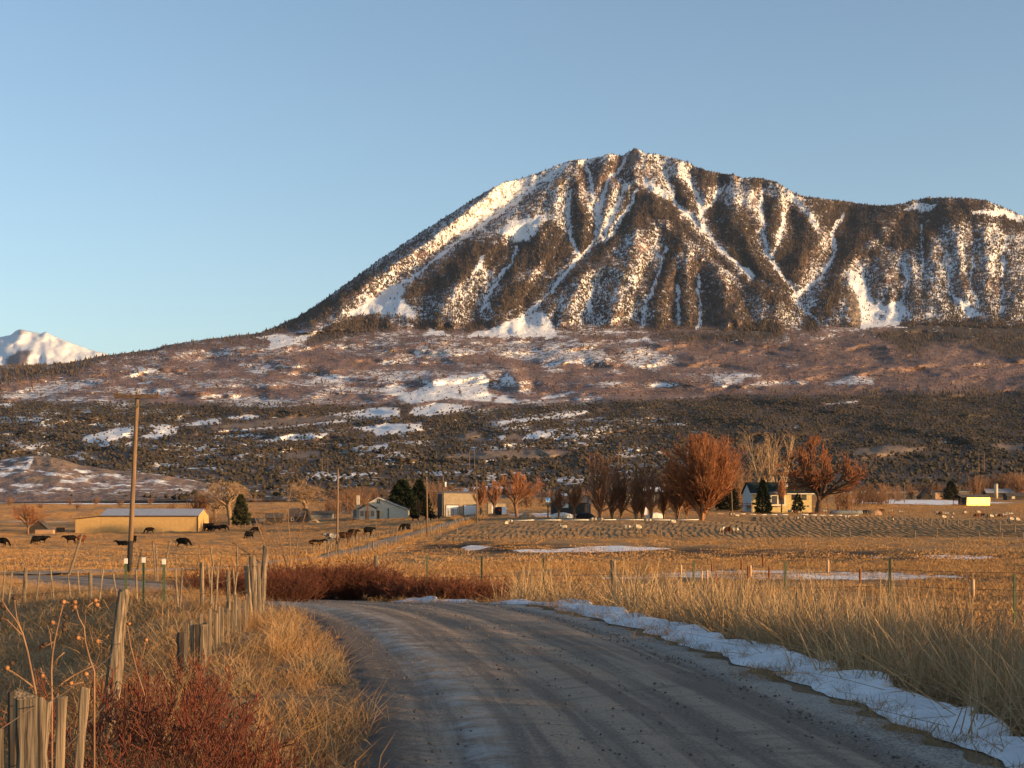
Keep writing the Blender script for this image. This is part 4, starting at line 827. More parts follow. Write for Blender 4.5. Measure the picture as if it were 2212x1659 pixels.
P = place(26000, (-170, 150), (90, 420), lambda X_, Y_: (np.abs(X_ / Y_) < .36) & (lane_d(X_, Y_) > 2.6) & (rng.random(len(X_)) < np.interp(Y_, [90, 200, 420], [.8, .6, .5]) * np.clip(.5 + 1.0 * clump(X_, Y_, 11, 6), .04, 1)) & (rng.random(len(X_)) > .95 * on_snow(X_, Y_)) & ~((Y_ > 205) & (Y_ < 325) & (X_ / Y_ > -.015)))
sc('far_pasture_grass', 'rough golden grass over the far pastures', P, FAR, .6, 1.35)
P = place(9000, (-330, 330), (415, 1000), lambda X_, Y_: (np.abs(X_ / Y_) < .36) & (rng.random(len(X_)) > .95 * on_snow(X_, Y_)) & (rng.random(len(X_)) < np.clip(.6 + 1.0 * clump(X_, Y_, 40, 16), .05, 1)))
sc('distant_pasture', 'pale rough grass of the distant valley fields', P, FAR, 1.3, 2.4)
P = place(2600, (-30, -4), (85, 400), lambda X_, Y_: (lambda d: (d > 2.0) & (d < 4.2))(lane_d(X_, Y_)))
sc('lane_bank_grass', 'tall orange grass on the banks of the farm lane', P, BANK, .7, 1.3)
P = place(5200, (-4, 22), (-14, 35), lambda X_, Y_: (lambda d: (d > RW + .95 + .35 * clump(X_, Y_, 1.6, 8)) & (d < RW + 4.9) & (rng.random(len(d)) < np.interp(Y_, [-14, 5, 24, 30, 35], [.5, .9, .9, .45, .1])))(dside(X_, Y_)), False)
sc('cattail_reeds', 'dense dry pale cattail reeds in the roadside ditch', P, REED, .75, 1.15, .1)
P = place(4200, (-4, 18), (-4, 33), lambda X_, Y_: (lambda d: (d > RW + .62 + .5 * clump(X_, Y_, 1.2, 18)) & (d < RW + 3.4) & (rng.random(len(d)) < .75))(dside(X_, Y_)), False)
sc('fallen_reeds', 'bent and fallen reeds lying toward the snowbank', P, REEDLOW, .7, 1.2, .25)
P = place(500, (-3, 9), (8, 30), lambda X_, Y_: (lambda d: (d > RW + .3) & (d < RW + 1.0) & (rng.random(len(d)) < .22))(dside(X_, Y_)), False)
sc('flattened_reeds', 'single flattened reeds lying across the snowbank', P + np.array([0, 0, .13]), FLAT, .7, 1.1, .12)
P = place(420, (-2, 20), (-10, 31), lambda X_, Y_: (lambda d: (d > RW + 1.6) & (d < RW + 4.4))(dside(X_, Y_)), False)
sc('reed_stalks', 'tall straight reed stalks standing above the rest', P, REEDTALL, .8, 1.12, .05)
P = place(26000, (-12, 8), (7, 36), lambda X_, Y_: (lambda d: (d > RW - .22 + .3 * clump(X_, Y_, .8, 28)) & (d < RW + .22) & (rng.random(len(d)) < .25 + 1.3 * np.clip(clump(X_, Y_, 1.3, 29), 0, 1)))(dside(X_, Y_)))
sc('verge_tufts', 'low brown grass fringe between road and snow', P, MEDIUM, .28, .75, .35)
# stones on the road surface
ico = []
for q in range(3):
    bm = bmesh.new(); bmesh.ops.create_icosphere(bm, subdivisions=1, radius=.5)
    for v_ in bm.verts: v_.co *= random.uniform(.7, 1.2); v_.co.z *= .6
    me = bpy.data.meshes.new('pebble'); bm.to_mesh(me); bm.free(); me.materials.append(M('pebble', (.26, .22, .18), (.12, .10, .085), 9, .9, rnd=(.09, .075, .065))); ico.append(bpy.data.objects.new('pebble', me))
X_ = rng.uniform(-9, 6, 30000); Y_ = rng.uniform(9, 36, 30000); d = dside(X_, Y_); k_ = (np.abs(d) < RW + .2) & (rng.random(30000) < .14 + .8 * sstep(1.3, 2.5, np.abs(d + .15))); X_, Y_, d = X_[k_], Y_[k_], d[k_]
Pz = base_z(X_, Y_) + .03 - .05 * (np.abs(d) / RW) ** 2; sc('road_gravel', 'loose gravel stones along the road edges', np.stack([X_, Y_, Pz], -1), ico, .01, .045, .5)

# ---- snow left along the right verge
SNOW = None
m, nt, bs = new_mat('roadside_snow'); N = NT(nt); co = N.pos(); n1 = N.noise(co, 3.2, 5, .6); n2 = N.noise(co, 22, 3, .6); lam = N.noise(N.stretch(co, (.7, 2.2, 9)), 3.0, 4, .6)
c = N.mix(N.ramp(n1, .35, .7), (.72, .73, .75), (.58, .59, .61)); c = N.mix(N.math('MULTIPLY', N.ramp(N.noise(co, 5, 6, .8), .56, .72), .6), c, (.30, .25, .20)); N.put(bs.inputs['Base Color'], c); bs.inputs['Roughness'].default_value = .6; bs.inputs['Specular IOR Level'].default_value = .25
N.bump(N.math('ADD', N.math('ADD', n1, N.math('MULTIPLY', n2, .2)), lam), .7, .06, bs); SNOW = m
def snow_strip(name, label, y0, y1, d0, width, height, seed):
    pts = [p for p in fine if y0 - .5 < p[1] < y1 + .5]; L = [0.0]
    for a, b_ in zip(pts[:-1], pts[1:]): L.append(L[-1] + math.dist(a, b_))
    tot = L[-1]; n = int(tot / .07); l = np.linspace(0, tot, n); x = np.interp(l, L, [p[0] for p in pts]); y = np.interp(l, L, [p[1] for p in pts]); dx, dy = np.gradient(x), np.gradient(y); q = np.hypot(dx, dy); nx, ny = dy / q, -dx / q
    endf = sstep(0, 1.2, l) * sstep(0, 1.2, tot - l); k = 34; t = np.linspace(0, 1, k)
    # scalloped outer rim: rounded cornices that slump towards the road
    sc_ = np.abs(np.sin(l * 1.45 + 2.4 * fbm(l / 1.7, l * 0, 2, seed))) ** .55
    lo = d0 + .34 * fbm(l / 1.3, l * 0 + 2, 3, seed + 1); hi = lo + (width * (.62 + .42 * sc_) + .25 * fbm(l / .8, l * 0 + 5, 2, seed + 2)) * np.maximum(endf, .03)
    D = lo[:, None] + (hi - lo)[:, None] * t[None]; Xs = x[:, None] + nx[:, None] * D; Ys = y[:, None] + ny[:, None] * D; g0_ = ground_z(Xs, Ys)
    prof = (t ** .7) * (1 - np.clip((t - .86) / .14, 0, 1) ** 2); hmod = (.35 + .75 * sc_ + .6 * fbm(l / .6, l * 0 + 9, 3, seed + 3)) * endf
    shear = l[:, None] + .9 * (t[None] - .5)        # windblown laminae run at a slant
    Zs = g0_ + height * prof[None] * hmod[:, None] + .045 * fbm(shear / .30, D / .9, 2, seed + 5) * np.minimum(1, prof * 3)[None] * endf[:, None] + .09 * fbm(Xs / 1.0, Ys / 1.0, 2, seed + 6) * prof[None] + .012 - .05 * (t[None] > .985)
    base = base_z(Xs, Ys); Zs = np.maximum(Zs, np.where(t[None] < .92, base - .28 * t[None] + .10 * prof[None] * hmod[:, None], -9))
    return tag(link(name, np_mesh(name, np.stack([Xs.ravel(), Ys.ravel(), Zs.ravel()], -1), grid_quads(n, k), True), None, SNOW), label, 'snow', kind='structure')
snow_strip('snow_bank', 'long dirty white snowbank between road and reeds', 6.5, 30.6, RW + .02, .84, .125, 3)
snow_strip('snow_patch', 'thin snow strip at the edge of the bend', 31.2, 34.0, RW + .15, .55, .10, 8)
snow_strip('snow_remnant', 'melting snow on the far verge behind the left fence', 37.5, 46.5, RW + .1, .9, .12, 14)
# ------------------------------------------------------------------ trees
gA7 = lambda u, v, Y: at(u, v, Y)
def T(kind, H, W, seed, u, Y, label, **k): return tree(kind, H, W, seed, on(u, Y, -.1), label, **k)
T('willow', 18.2, 15.2, 1, 702, 300, 'huge orange willow with a dense upswept crown at field edge', name='willow_tree', fat=1.9)
T('poplar', 11.3, 4.4, 2, 651, 303, 'narrow reddish poplar just left of the huge orange willow', name='poplar_tree')
T('cottonwood', 12.6, 15.5, 3, 231, 395, 'pale gnarled cottonwood with leaning trunk beside grey cabin', name='cottonwood_tree', rz=.4)
T('cottonwood', 10.0, 14.5, 4, 215, 412, 'pale cottonwood leaning left behind the gnarled one', name='cottonwood_tree', sx=1.0, rz=2.6)
T('cottonwood', 12.6, 15.5, 5, 309, 415, 'tall brown cottonwood with forked dark trunk by woodpile', name='cottonwood_tree', rz=1.0)
T('vase', 7.4, 8.8, 6, 28, 345, 'round bare tree in front of dark triangular shed', name='bare_tree')
T('vase', 8.8, 8, 6, 201, 400, 'bare dark tree at the right end of the tan barn', name='bare_tree', rz=2)
T('thicket', 4.7, 6.2, 7, 209, 385, 'low dark bush spreading right of the tan barn', name='bare_shrub', cat='shrub', sx=1.2)
T('vase', 11, 10.5, 8, 517, 330, 'fan shaped russet tree left of the silver tank', name='bare_tree', fat=1.6)
T('vase', 6.9, 3.8, 9, 559, 318, 'small russet tree right of the silver tank', name='bare_tree', sx=.95, fat=1.6)
T('vase', 6.9, 3.8, 9, 574.5, 316, 'small brown tree second right of the silver tank', name='bare_tree', rz=1.3, s=1.1, fat=1.6)
for i, (u, s_, lab) in enumerate([(600, 1.32, 'tall slim poplar leftmost in the field edge row'), (612, .95, 'short poplar in the row second from the left'), (621, 1.05, 'pale poplar with split stems in the field edge row'), (636, .95, 'thin poplar in front of the grey house wall'), (642, 1.1, 'poplar in front of the house doorway'), (664, .9, 'slim young poplar beside the wide reddish poplar'), (677, 1.15, 'poplar at the left foot of the huge willow'), (687, .85, 'thin poplar tucked under the huge willow crown')]):
    T('poplar', 10.8, 3.8, 12 + i % 3, u, 305 + (i % 3) * 3, lab, name='poplar_tree', s=s_, rz=i * 1.1, sx=1.2, fat=2.3, group='poplars in a row at the field edge')
T('tall', 23.0, 12.0, 20, 764, 405, 'tall pale bare cottonwood rising behind the green roof', name='cottonwood_tree', fat=2.2)
T('tall', 22.8, 11.5, 21, 778, 410, 'second tall pale cottonwood, right of its twin behind green roof', name='cottonwood_tree', rz=.5, fat=2.2)
T('spreading', 20.5, 21.5, 22, 818, 378, 'broad russet tree with black limbs beside the yellow garage', name='bare_tree', fat=2.0)
T('thicket', 10.0, 9.0, 23, 736, 430, 'brown rounded tree behind the huge willow on its right', name='bare_tree', s=1.35)
T('vase', 6.9, 3.8, 9, 781.5, 372, 'slim bare tree before the yellow garage', name='bare_tree', rz=2.2, s=1.3, sx=.6)
T('thicket', 10.0, 9.0, 23, 845, 395, 'low spreading russet shrub at the foot of the broad tree', name='bare_shrub', cat='shrub', s=.7, sx=1.5)
T('vase', 6.9, 3.8, 9, 481, 372, 'dark bare tree right of the workshop doors', name='bare_tree', rz=.9, s=1.25)
T('vase', 6.9, 3.8, 9, 494, 366, 'dark bare tree by the white trailer', name='bare_tree', rz=2.9, s=1.35, sx=.8)
T('vase', 6.9, 3.8, 9, 419, 398, 'slim bare sapling in front of the dark junipers', name='bare_tree', rz=3.5, s=.75, sx=.7)
T('thicket', 10.0, 9.0, 23, 367.5, 396, 'tiny bare snag beside the farmhouse porch', name='bare_tree', s=.55, sx=.25)
# brown thickets behind the farm and along the far edge of the valley
TH = [(352, 520, 1.0), (344, 540, .9), (361, 560, 1.0), (375, 580, 1.0), (395, 600, 1.0), (412, 590, 1.1), (430, 560, 1.15), (440, 575, 1.15), (337, 470, .6), (455, 620, 1.0), (329, 500, .65), (526, 560, .9), (548, 600, .8), (585, 620, .9), (603, 590, .9), (630, 560, 1.0), (715, 620, 1.1), (725, 560, 1.0), (745, 600, .95), (760, 640, .8), (860, 640, 1.0), (872, 680, 1.15), (885, 760, 1.1), (898, 820, .95), (910, 900, 1.0), (924, 950, .9), (938, 930, 1.0), (952, 880, 1.0), (975, 930, 1.5), (983, 960, 1.2), (1000, 940, 1.6), (1012, 980, 1.6), (1022, 930, 1.7), (993, 1000, 1.3), (880, 620, .7), (120, 900, .45), (40, 820, .35), (78, 800, .4), (172, 760, .4), (70, 980, .5), (96, 1000, .55), (150, 1020, .5), (10, 960, .6)]
ORD = ['first', 'second', 'third', 'fourth', 'fifth', 'sixth', 'seventh', 'eighth', 'ninth', 'tenth', 'eleventh', 'twelfth', 'thirteenth', 'fourteenth', 'fifteenth', 'sixteenth', 'seventeenth', 'eighteenth', 'nineteenth', 'twentieth']; seen = {}
for i, (u, Y, s_) in enumerate(sorted(TH)):
    where = 'behind the farmhouse' if u < 460 and u > 320 else 'on the left valley fields' if u < 320 else 'behind the poplar row' if u < 760 else 'on the far right valley edge'
    T('thicket', 10.0, 9.0, 23 + i % 3, u, Y, ORD[seen.get(where, 0)] + ' bare brown thicket tree from the left ' + where, name='thicket_tree', fat=1.8, group='bare brown thickets ' + where, s=s_, rz=i * 1.7, sx=1.25); seen[where] = seen.get(where, 0) + 1
evergreen('pine_tree', on(241, 372, -.1), 8.4, 4.6, 2600, 'lone dark pine standing between barn and cottonwoods', PINE, 3, .75, .14, .55)
evergreen('juniper_tree', on(402, 412, -.1), 10.2, 9.8, 4200, 'large dark evergreen behind the farmhouse roof', NEEDLE, 4, .62, .02, .7)
evergreen('juniper_tree', on(419, 415, -.1), 10.2, 7.6, 3000, 'smaller dark evergreen right of the large one', NEEDLE, 5, .7, .02, .65)
evergreen('spruce_tree', on(763, 370, -.1), 8.2, 4.6, 1800, 'dark green spruce in front of the gabled house', NEEDLE, 6, .9, .03, .55)
evergreen('pine_sapling', on(798, 369, -.1), 4.9, 2.7, 700, 'small dark conifer against the yellow garage wall', NEEDLE, 7, .6, .2, .45)
evergreen('juniper_tree', on(728, 420, -.1), 7.5, 7, 1800, 'dark evergreen right of the huge willow foot', NEEDLE, 8, .5, .02, .6)
evergreen('juniper_tree', on(951, 860, -.1), 11, 10, 1500, 'dark evergreen left of the square orange house', NEEDLE, 9, .6, .02, .9)
evergreen('juniper_tree', on(871, 800, -.1), 8, 9, 1200, 'dark evergreen behind the tiny red huts', NEEDLE, 10, .6, .02, .9)

# ------------------------------------------------------------------ shrubs
RED1 = bark('red_willow_stem', (.14, .06, .038), (.085, .04, .028)); RED2 = bark('red_willow_twig', (.19, .070, .040), (.11, .045, .03)); ROSE = bark('rose_stem', (.15, .06, .04), (.10, .05, .038)); ROSET = bark('rose_twig', (.20, .058, .034), (.12, .058, .042))
def bush_meshes(n, H, W, D, seed, r0, subs, ang, k2, trop=.05):
    g = np.random.default_rng(seed); a = g.uniform(0, 6.28, n); q = np.sqrt(g.random(n)); p0 = np.stack([np.cos(a) * q * W, np.sin(a) * q * D, np.zeros(n)], -1)
    d = np.stack([np.cos(a) * q * .55 + g.normal(0, .16, n), np.sin(a) * q * .45 + g.normal(0, .16, n), np.ones(n)], -1); hmod = .62 + .5 * g.random(n) * (1 - .35 * q)
    t = run(p0, d, H * hmod, np.full(n, r0), np.full(n, r0 * .4), 5, trop, .11, g); b1 = sprout(t, subs, .3, .98, ang, .34, .05, .15, .6, 4, g, .5); b2 = sprout(b1, k2, .2, 1, ang, .5, .05, .2, .7, 3, g, .6)
    return tubes_mesh('stems', [t], 3), tubes_mesh('twigs', [b1, b2], 3)
BM = [bush_meshes(330, 1.35, 1.35, .7, 40 + i, .007, 7, .5, 2) for i in range(2)]
for a, b_ in BM: a.materials.append(RED1); b_.materials.append(RED2)
for i, (u, Y, s_, lab) in enumerate([(251, 33.5, .95, 'red brown shrub right behind the tall corner posts'), (287, 37.6, 1.0, 'dark red roadside shrub at the bend, first after the corner posts'), (318, 38.6, .98, 'dark red roadside shrub, second after the corner posts'), (345, 38.2, 1.02, 'tall red shrub below the second utility pole'), (372, 38.6, .8, 'low red shrub beside the wooden wire fence post'), (396, 38.0, .72, 'low red shrub in the dip of the roadside hedge'), (426, 37.0, .85, 'rounded red shrub near the right end of hedge'), (449, 36.2, .95, 'dense dark red shrub at right end of hedge'), (480, 35.8, .72, 'thin sparse red shrub trailing off the hedge')]):
    r = empty('red_shrub', on(u, Y, -.12), i * 1.3, s_); r.scale = (s_ * 1.0, s_, s_ * .72); link('stems', BM[i % 2][0], r); link('twigs', BM[i % 2][1], r); tag(r, lab, 'shrub', 'red shrubs along the road')
BR = [bush_meshes(30, 1.05, .40, .40, 60 + i, .0023, 9, .40, 2, .03) for i in range(2)]
for a, b_ in BR: a.materials.append(ROSE); b_.materials.append(ROSET)
for i, (u, Y, s_, lab) in enumerate([(108, 9.6, .72, 'red rose bush at the foot of the leaning log post'), (160, 10.4, .70, 'red rose bush between log post and dark stump'), (203, 9.6, .66, 'bright red rose bush in the foreground centre left'), (145, 8.6, .60, 'rose bush at bottom edge right of slanting picket'), (234, 9.1, .52, 'red rose bush at bottom edge right of the others'), (265, 9.3, .5, 'greyish thin bush nearest the grassy road edge'), (180, 12.4, .6, 'low red bush in front of the near pickets')]):
    r = empty('rose_bush', on(u, Y, -.08), i * 2.1, s_); link('stems', BR[i % 2][0], r); link('twigs', BR[i % 2][1], r); tag(r, lab, 'shrub', 'red rose bushes by the fence')
# unseen shrubs added right of the frame to cast shade over the foreground
for i in range(36):
    t = (i % 18) / 17; x, y = 13.0 + 3 * (i // 18) + 1.2 * math.sin(i * 2.3), -20 + 36 * t; s_ = (2.15 - .6 * t) * random.uniform(.85, 1.15)
    r = empty('red_shrub', (x, y, gz(x, y) - .1), i * 1.9, s_); link('stems', BM[i % 2][0], r); link('twigs', BM[i % 2][1], r); tag(r, ORD[i % 18] + ' added red shade shrub of the ' + ('nearer' if i < 18 else 'farther') + ' row outside the right picture edge', 'shrub', 'unseen red shrubs added for shade on the right')
# thin bare saplings in the pasture
SAP = bark('sapling_stem', (.24, .14, .08), (.16, .09, .055))
g = np.random.default_rng(77)
for i, (u, Y, H, lean, lab) in enumerate([(276, 62, 3.6, -.35, 'thin leaning bare sapling behind the tall corner posts'), (290, 66, 4.4, .02, 'slender upright bare sapling in the cow pasture'), (345, 140, 3.8, .3, 'bare crooked sapling at the foot of the second pole')]):
    t = run(np.zeros((3, 3)), np.array([[lean, 0, 1.], [lean - .3, .1, 1], [lean + .25, 0, 1]]), np.array([H, H * .75, H * .7]), np.full(3, .035), np.full(3, .01), 6, .01, .1, g); b1 = sprout(t, 6, .3, 1, .6, .35, .02, .15, .6, 4, g); b2 = sprout(b1, 4, .2, 1, .6, .5, .02, .15, .7, 3, g, .6)
    r = empty('sapling', on(u, Y, -.05)); link('stem', tubes_mesh('stem', [t], 4), r, SAP); link('twigs', tubes_mesh('twigs', [b1, b2], 3), r, SAP); tag(r, lab, 'sapling')

# ---- dead sunflowers at the left edge
STALK = M('dead_stalk', (.30, .17, .09), (.18, .10, .06), 8, .85); HEAD = M('seed_head', (.42, .20, .075), (.26, .115, .05), 30, .9, .01); HEADD = M('dark_seed_head', (.075, .045, .03), None, 20, .9)
def pix(x, y, Y): return at(x / 8.38, 570 + y / 8.38, Y)
def sunflower(Y, stems, heads, label):
    base = pix(*stems[0][0], Y); gzb = gz(base.x, base.y); root = empty('dead_sunflower', (base.x, base.y, gzb)); o = Vector((base.x, base.y, gzb))
    for i, st in enumerate(stems):
        pts = [pix(x, y, Y + .05 * i) - o for x, y in st]
        if i == 0: pts = [Vector((pts[0].x, 0, -.05))] + pts
        b_ = MB(); n = len(pts); b_.tube(pts, [.007 * (1 - .55 * k / n) if i == 0 else .0035 for k in range(n)], 5); b_.build('stem', STALK, root, True)
    for x, y, dark in heads:
        p = pix(x, y, Y) - o; hb = MB(); R_ = .0135; ring = []
        for k in range(9): a = 6.283 * k / 9; ring.append((p.x + math.cos(a) * R_ * random.uniform(.85, 1.15), p.y + random.uniform(-.003, .003), p.z + math.sin(a) * R_))
        fr = [(p.x + (q[0] - p.x) * .6, p.y - .012, p.z + (q[2] - p.z) * .6) for q in ring]; bk = (p.x, p.y + .016, p.z - .004)
        hb.mesh(ring + fr + [bk, (p.x, p.y - .014, p.z)], [(k, (k + 1) % 9, 9 + (k + 1) % 9, 9 + k) for k in range(9)] + [((k + 1) % 9, k, 18) for k in range(9)] + [(9 + k, 9 + (k + 1) % 9, 19) for k in range(9)])
        hd = hb.build('seed_head', HEADD if dark else HEAD, root, True)
        for k in range(7):
            pb = MB(); a = random.uniform(0, 6.28); e = Vector((p.x + math.cos(a) * .028, p.y + random.uniform(-.01, .02), p.z + math.sin(a) * .026 - .004)); q = Vector((p.x + math.cos(a) * .015, p.y, p.z + math.sin(a) * .015)); w = Vector((-math.sin(a), .3, math.cos(a))) * .004
            pb.poly([q - w, q + w, e]); pb.poly([q + w, q - w, e + Vector((0, .002, 0))])
            if k < 4: pb.build('bract', STALK if not dark else HEADD, hd)
    return tag(root, label, 'dead plant', 'dead sunflowers by the fence')
sunflower(7.6, [[(300, 1030), (270, 880), (230, 680), (190, 530), (130, 420), (60, 330), (10, 240)], [(200, 560), (130, 490), (60, 420), (10, 400)], [(190, 530), (140, 400), (120, 250)], [(300, 1000), (200, 920), (100, 850), (40, 820)]], [(20, 300, 1), (15, 410, 1), (60, 820, 0), (100, 780, 1), (120, 230, 1)], 'dead sunflower stalk at left edge bending to the left')
sunflower(7.9, [[(435, 1060), (430, 850), (440, 700), (460, 580), (500, 400), (530, 280)], [(440, 700), (420, 560), (435, 430)], [(455, 600), (380, 640), (340, 620)], [(432, 830), (480, 740), (540, 690)]], [(532, 268, 0), (440, 440, 0), (375, 620, 1), (350, 640, 1), (550, 390, 1), (540, 460, 1), (535, 500, 1)], 'dead sunflower in the middle with several dark seed heads')
sunflower(8.2, [[(790, 850), (750, 740), (715, 600), (705, 480), (660, 400), (630, 290)], [(705, 500), (715, 380), (740, 300), (790, 260)], [(715, 590), (690, 570), (655, 570)], [(790, 820), (830, 700), (910, 540)]], [(625, 270, 0), (625, 310, 0), (797, 255, 0), (812, 292, 0), (652, 567, 0), (815, 597, 0)], 'dead sunflower with orange seed heads left of the log post')
sunflower(10.2, [[(1215, 1060), (1150, 860), (1095, 640), (1060, 430), (1040, 340)], [(1150, 860), (1200, 700), (1225, 590)]], [(1080, 450, 0), (1225, 587, 0)], 'dead sunflower leaning on the log post from the right')
sunflower(8.0, [[(480, 1040), (520, 950), (620, 880), (720, 830), (790, 800)], [(520, 950), (600, 960), (700, 940)], [(470, 1060), (360, 890), (340, 820)]], [(355, 885, 0), (595, 945, 0), (720, 870, 0)], 'dead arching sunflower stem above the front pickets')

# ---- cattail seed heads above the reeds
CT = M('cattail_head', (.28, .105, .045), (.19, .07, .032), 20, .95); CTP = M('cattail_fluff', (.56, .36, .20), (.42, .25, .13), 30, .95); CST = M('cattail_stalk', (.50, .33, .17), (.38, .25, .13), 9, .8)
for i, (x, y, Y, pale, lab) in enumerate([(418, 400, 25, 0, 'tall brown cattail near the fence, left of the taller one'), (552, 378, 25, 0, 'tallest cattail standing above the left reeds'), (458, 447, 24, 0, 'cattail in a close pair, left one'), (473, 440, 24, 1, 'cattail in a close pair, right one'), (590, 452, 23, 0, 'dark cattail right of the tallest one'), (235, 412, 28, 0, 'small dark cattail near the left reeds end'), (266, 485, 26, 0, 'dark short cattail low in the left reeds'), (172, 470, 28, 1, 'pale cattail at left reeds end'), (205, 465, 28, 1, 'pale cattail second at left reeds end'), (952, 410, 22, 1, 'pale slim cattail in the middle of the reeds'), (1850, 545, 16, 1, 'large fluffy pale cattail among the right reeds'), (43, 430, 30, 1, 'pale cattail farthest along the ditch'), (1152, 470, 20, 0, 'thin spike cattail beside the green post')]):
    p = at(674 + x / 6.19, 500 + y / 6.19, Y); z0 = gz(p.x, Y); r = empty('cattail', (p.x, Y, z0)); h = p.z - z0; b_ = MB(); ln = random.uniform(-.05, .05)
    b_.tube([(ln * h, 0, -.05), (ln * .5 * h, 0, h * .5), (0, 0, h - .09), (0, 0, h + .17)], [.006, .005, .004, .0015], 5); b_.build('stalk', CST, r); b_ = MB(); w = .016 if not pale else .02
    b_.tube([(0, 0, h - .1), (0, 0, h - .085), (0, 0, h), (0, 0, h + .085), (0, 0, h + .1)], [.004, w, w * 1.12, w, .004], 8); b_.build('seed_head', CTP if pale else CT, r, True); tag(r, lab, 'cattail', 'cattails in the ditch')
# ------------------------------------------------------------------ fences and poles
WOOD = M('weathered_post', (.30, .225, .15), (.045, .034, .025), 75, .9, .008, (1, 1, .035), detail=8); WOODL = M('pale_picket', (.34, .25, .16), (.09, .066, .044), 80, .9, .006, (1, 1, .03), detail=8); WOODD = M('dark_stump', (.10, .078, .058), (.05, .04, .032), 6, .95, .015, (3, 3, .4)); POLE = M('utility_pole_wood', (.23, .145, .085), (.13, .08, .05), 4, .85, .01, (4, 4, .12)); TAR = M('tarred_pole_foot', (.035, .03, .026), None, 6, .8)
STEEL = M('green_steel_post', (.10, .125, .065), (.07, .08, .045), 9, .6); WHITE = M('white_paint', (.74, .72, .66), (.62, .60, .54), 6, .6); YEL = M('yellow_insulator', (.75, .50, .05), None, 5, .5); RUST = M('rusty_wire', (.16, .105, .07), (.10, .07, .05), 20, .7); CERAM = M('brown_insulator', (.10, .05, .03), None, 8, .3, spec=.5)
def rough_post(parent, a, b_, w, t, mat, seed, k=8, knob=0.0, name='post'):
    """a weathered post from a to b: w, t its half sizes, uneven rings and a broken top"""
    rd = random.Random(seed); a, b_ = Vector(a), Vector(b_); ax = (b_ - a).normalized(); x = Vector((1, 0, 0)); x = (x - ax * x.dot(ax)).normalized(); y = ax.cross(x); rings = 9; V = []
    ph = rd.uniform(0, 6); prof = [(rd.uniform(.88, 1.1), rd.uniform(-.12, .12)) for _ in range(rings)]
    for i in range(rings):
        s_, o = prof[i]; c = a.lerp(b_, i / (rings - 1)) + x * o * w * .5
        for j in range(k):
            an = 6.2832 * (j + .5) / k; cx, cy = math.cos(an), math.sin(an)
            if t < .8 * w: e = .42; cx, cy = math.copysign(abs(cx) ** e, cx), math.copysign(abs(cy) ** e, cy)
            kn = 1 + knob * math.exp(-((i / (rings - 1) - .55) * 6) ** 2) * (1 if cx > .2 else .1) + knob * .6 * math.exp(-((i / (rings - 1) - .3) * 7) ** 2) * (1 if cx > 0 else .2)
            top = ax * (rd.uniform(-.05, .04) if i == rings - 1 else 0) * min(1, w * 10); V.append(c + x * cx * w * s_ * kn + y * cy * t * s_ + top)
    Fc = [(i * k + j, i * k + (j + 1) % k, (i + 1) * k + (j + 1) % k, (i + 1) * k + j) for i in range(rings - 1) for j in range(k)] + [tuple(range(k))[::-1], tuple((rings - 1) * k + j for j in range(k))]
    b2 = MB(); b2.mesh(V, Fc); return b2.build(name, mat, parent)
def wire(parent, pts, sag=.02, r=.0025, mat=None, name='wire'):
    path = []
    for p, q in zip(pts[:-1], pts[1:]):
        p, q = Vector(p), Vector(q)
        for i in range(4): t = i / 4; path.append(p.lerp(q, t) - Vector((0, 0, sag * 4 * t * (1 - t))))
    path.append(Vector(pts[-1])); b_ = MB(); b_.tube(path, r, 4, False); return b_.build(name, mat or RUST, parent)
TP = {}
def t_post(parent, base, top, mat=STEEL, w=.02, tip=None, clip=True):
    base, top = Vector(base), Vector(top); b_ = MB(); h = (top - base).length
    b_.box(-w, w, -.006, .006, 0, h); b_.box(-.006, .006, .0062, .045, 0, h)
    for i in range(int(h / .11)): b_.box(-.008, .008, -.012, -.0062, .06 + i * .11, .08 + i * .11)
    o = b_.build('steel_post', mat, parent); o.location = base; o.rotation_mode = 'QUATERNION'; o.rotation_quaternion = (top - base).to_track_quat('Z', 'Y')
    if tip: c = MB(); c.box(-w * 1.15, w * 1.15, -.013, .05, h - tip, h + .012); c.build('white_cap', WHITE, o)
    if clip: c = MB(); c.box(-.035, .035, -.035, -.013, h * .42, h * .42 + .035); c.build('insulator', YEL, o)
    return o
# -- the old picket fence on the left
fl = tag(empty('picket_fence', (0, 0, 0)), 'old leaning picket fence of mismatched posts left of road', 'fence')
def fpost(u0, vt, Y, wpx, mat, seed, u1=None, flat=True, knob=0, root=fl, z0=None, ext=0):
    """u0, vt: the top in the frame; u1 the column of the foot"""
    p = at(u0, vt, Y); ub = u1 if u1 is not None else u0; xb = (ub - 512) / F * Y; w = wpx / F * Y / 2
    return rough_post(root, (xb, Y, gz(xb, Y) - .12 if z0 is None else z0), p, w, w * (.45 if flat else .95), mat, seed, 8, knob)
fpost(32, 694, 6.7, 33, WOOD, 1); fpost(14, 691, 7.0, 12, WOODD, 2, flat=False); fpost(62, 697, 7.2, 10, WOODL, 3, 54); fpost(85, 688, 8.0, 9, WOODL, 4, 71); fpost(1, 728, 6.2, 5, WOODL, 5); fpost(124, 590, 11, 11.5, WOOD, 6, 98, False, .75)
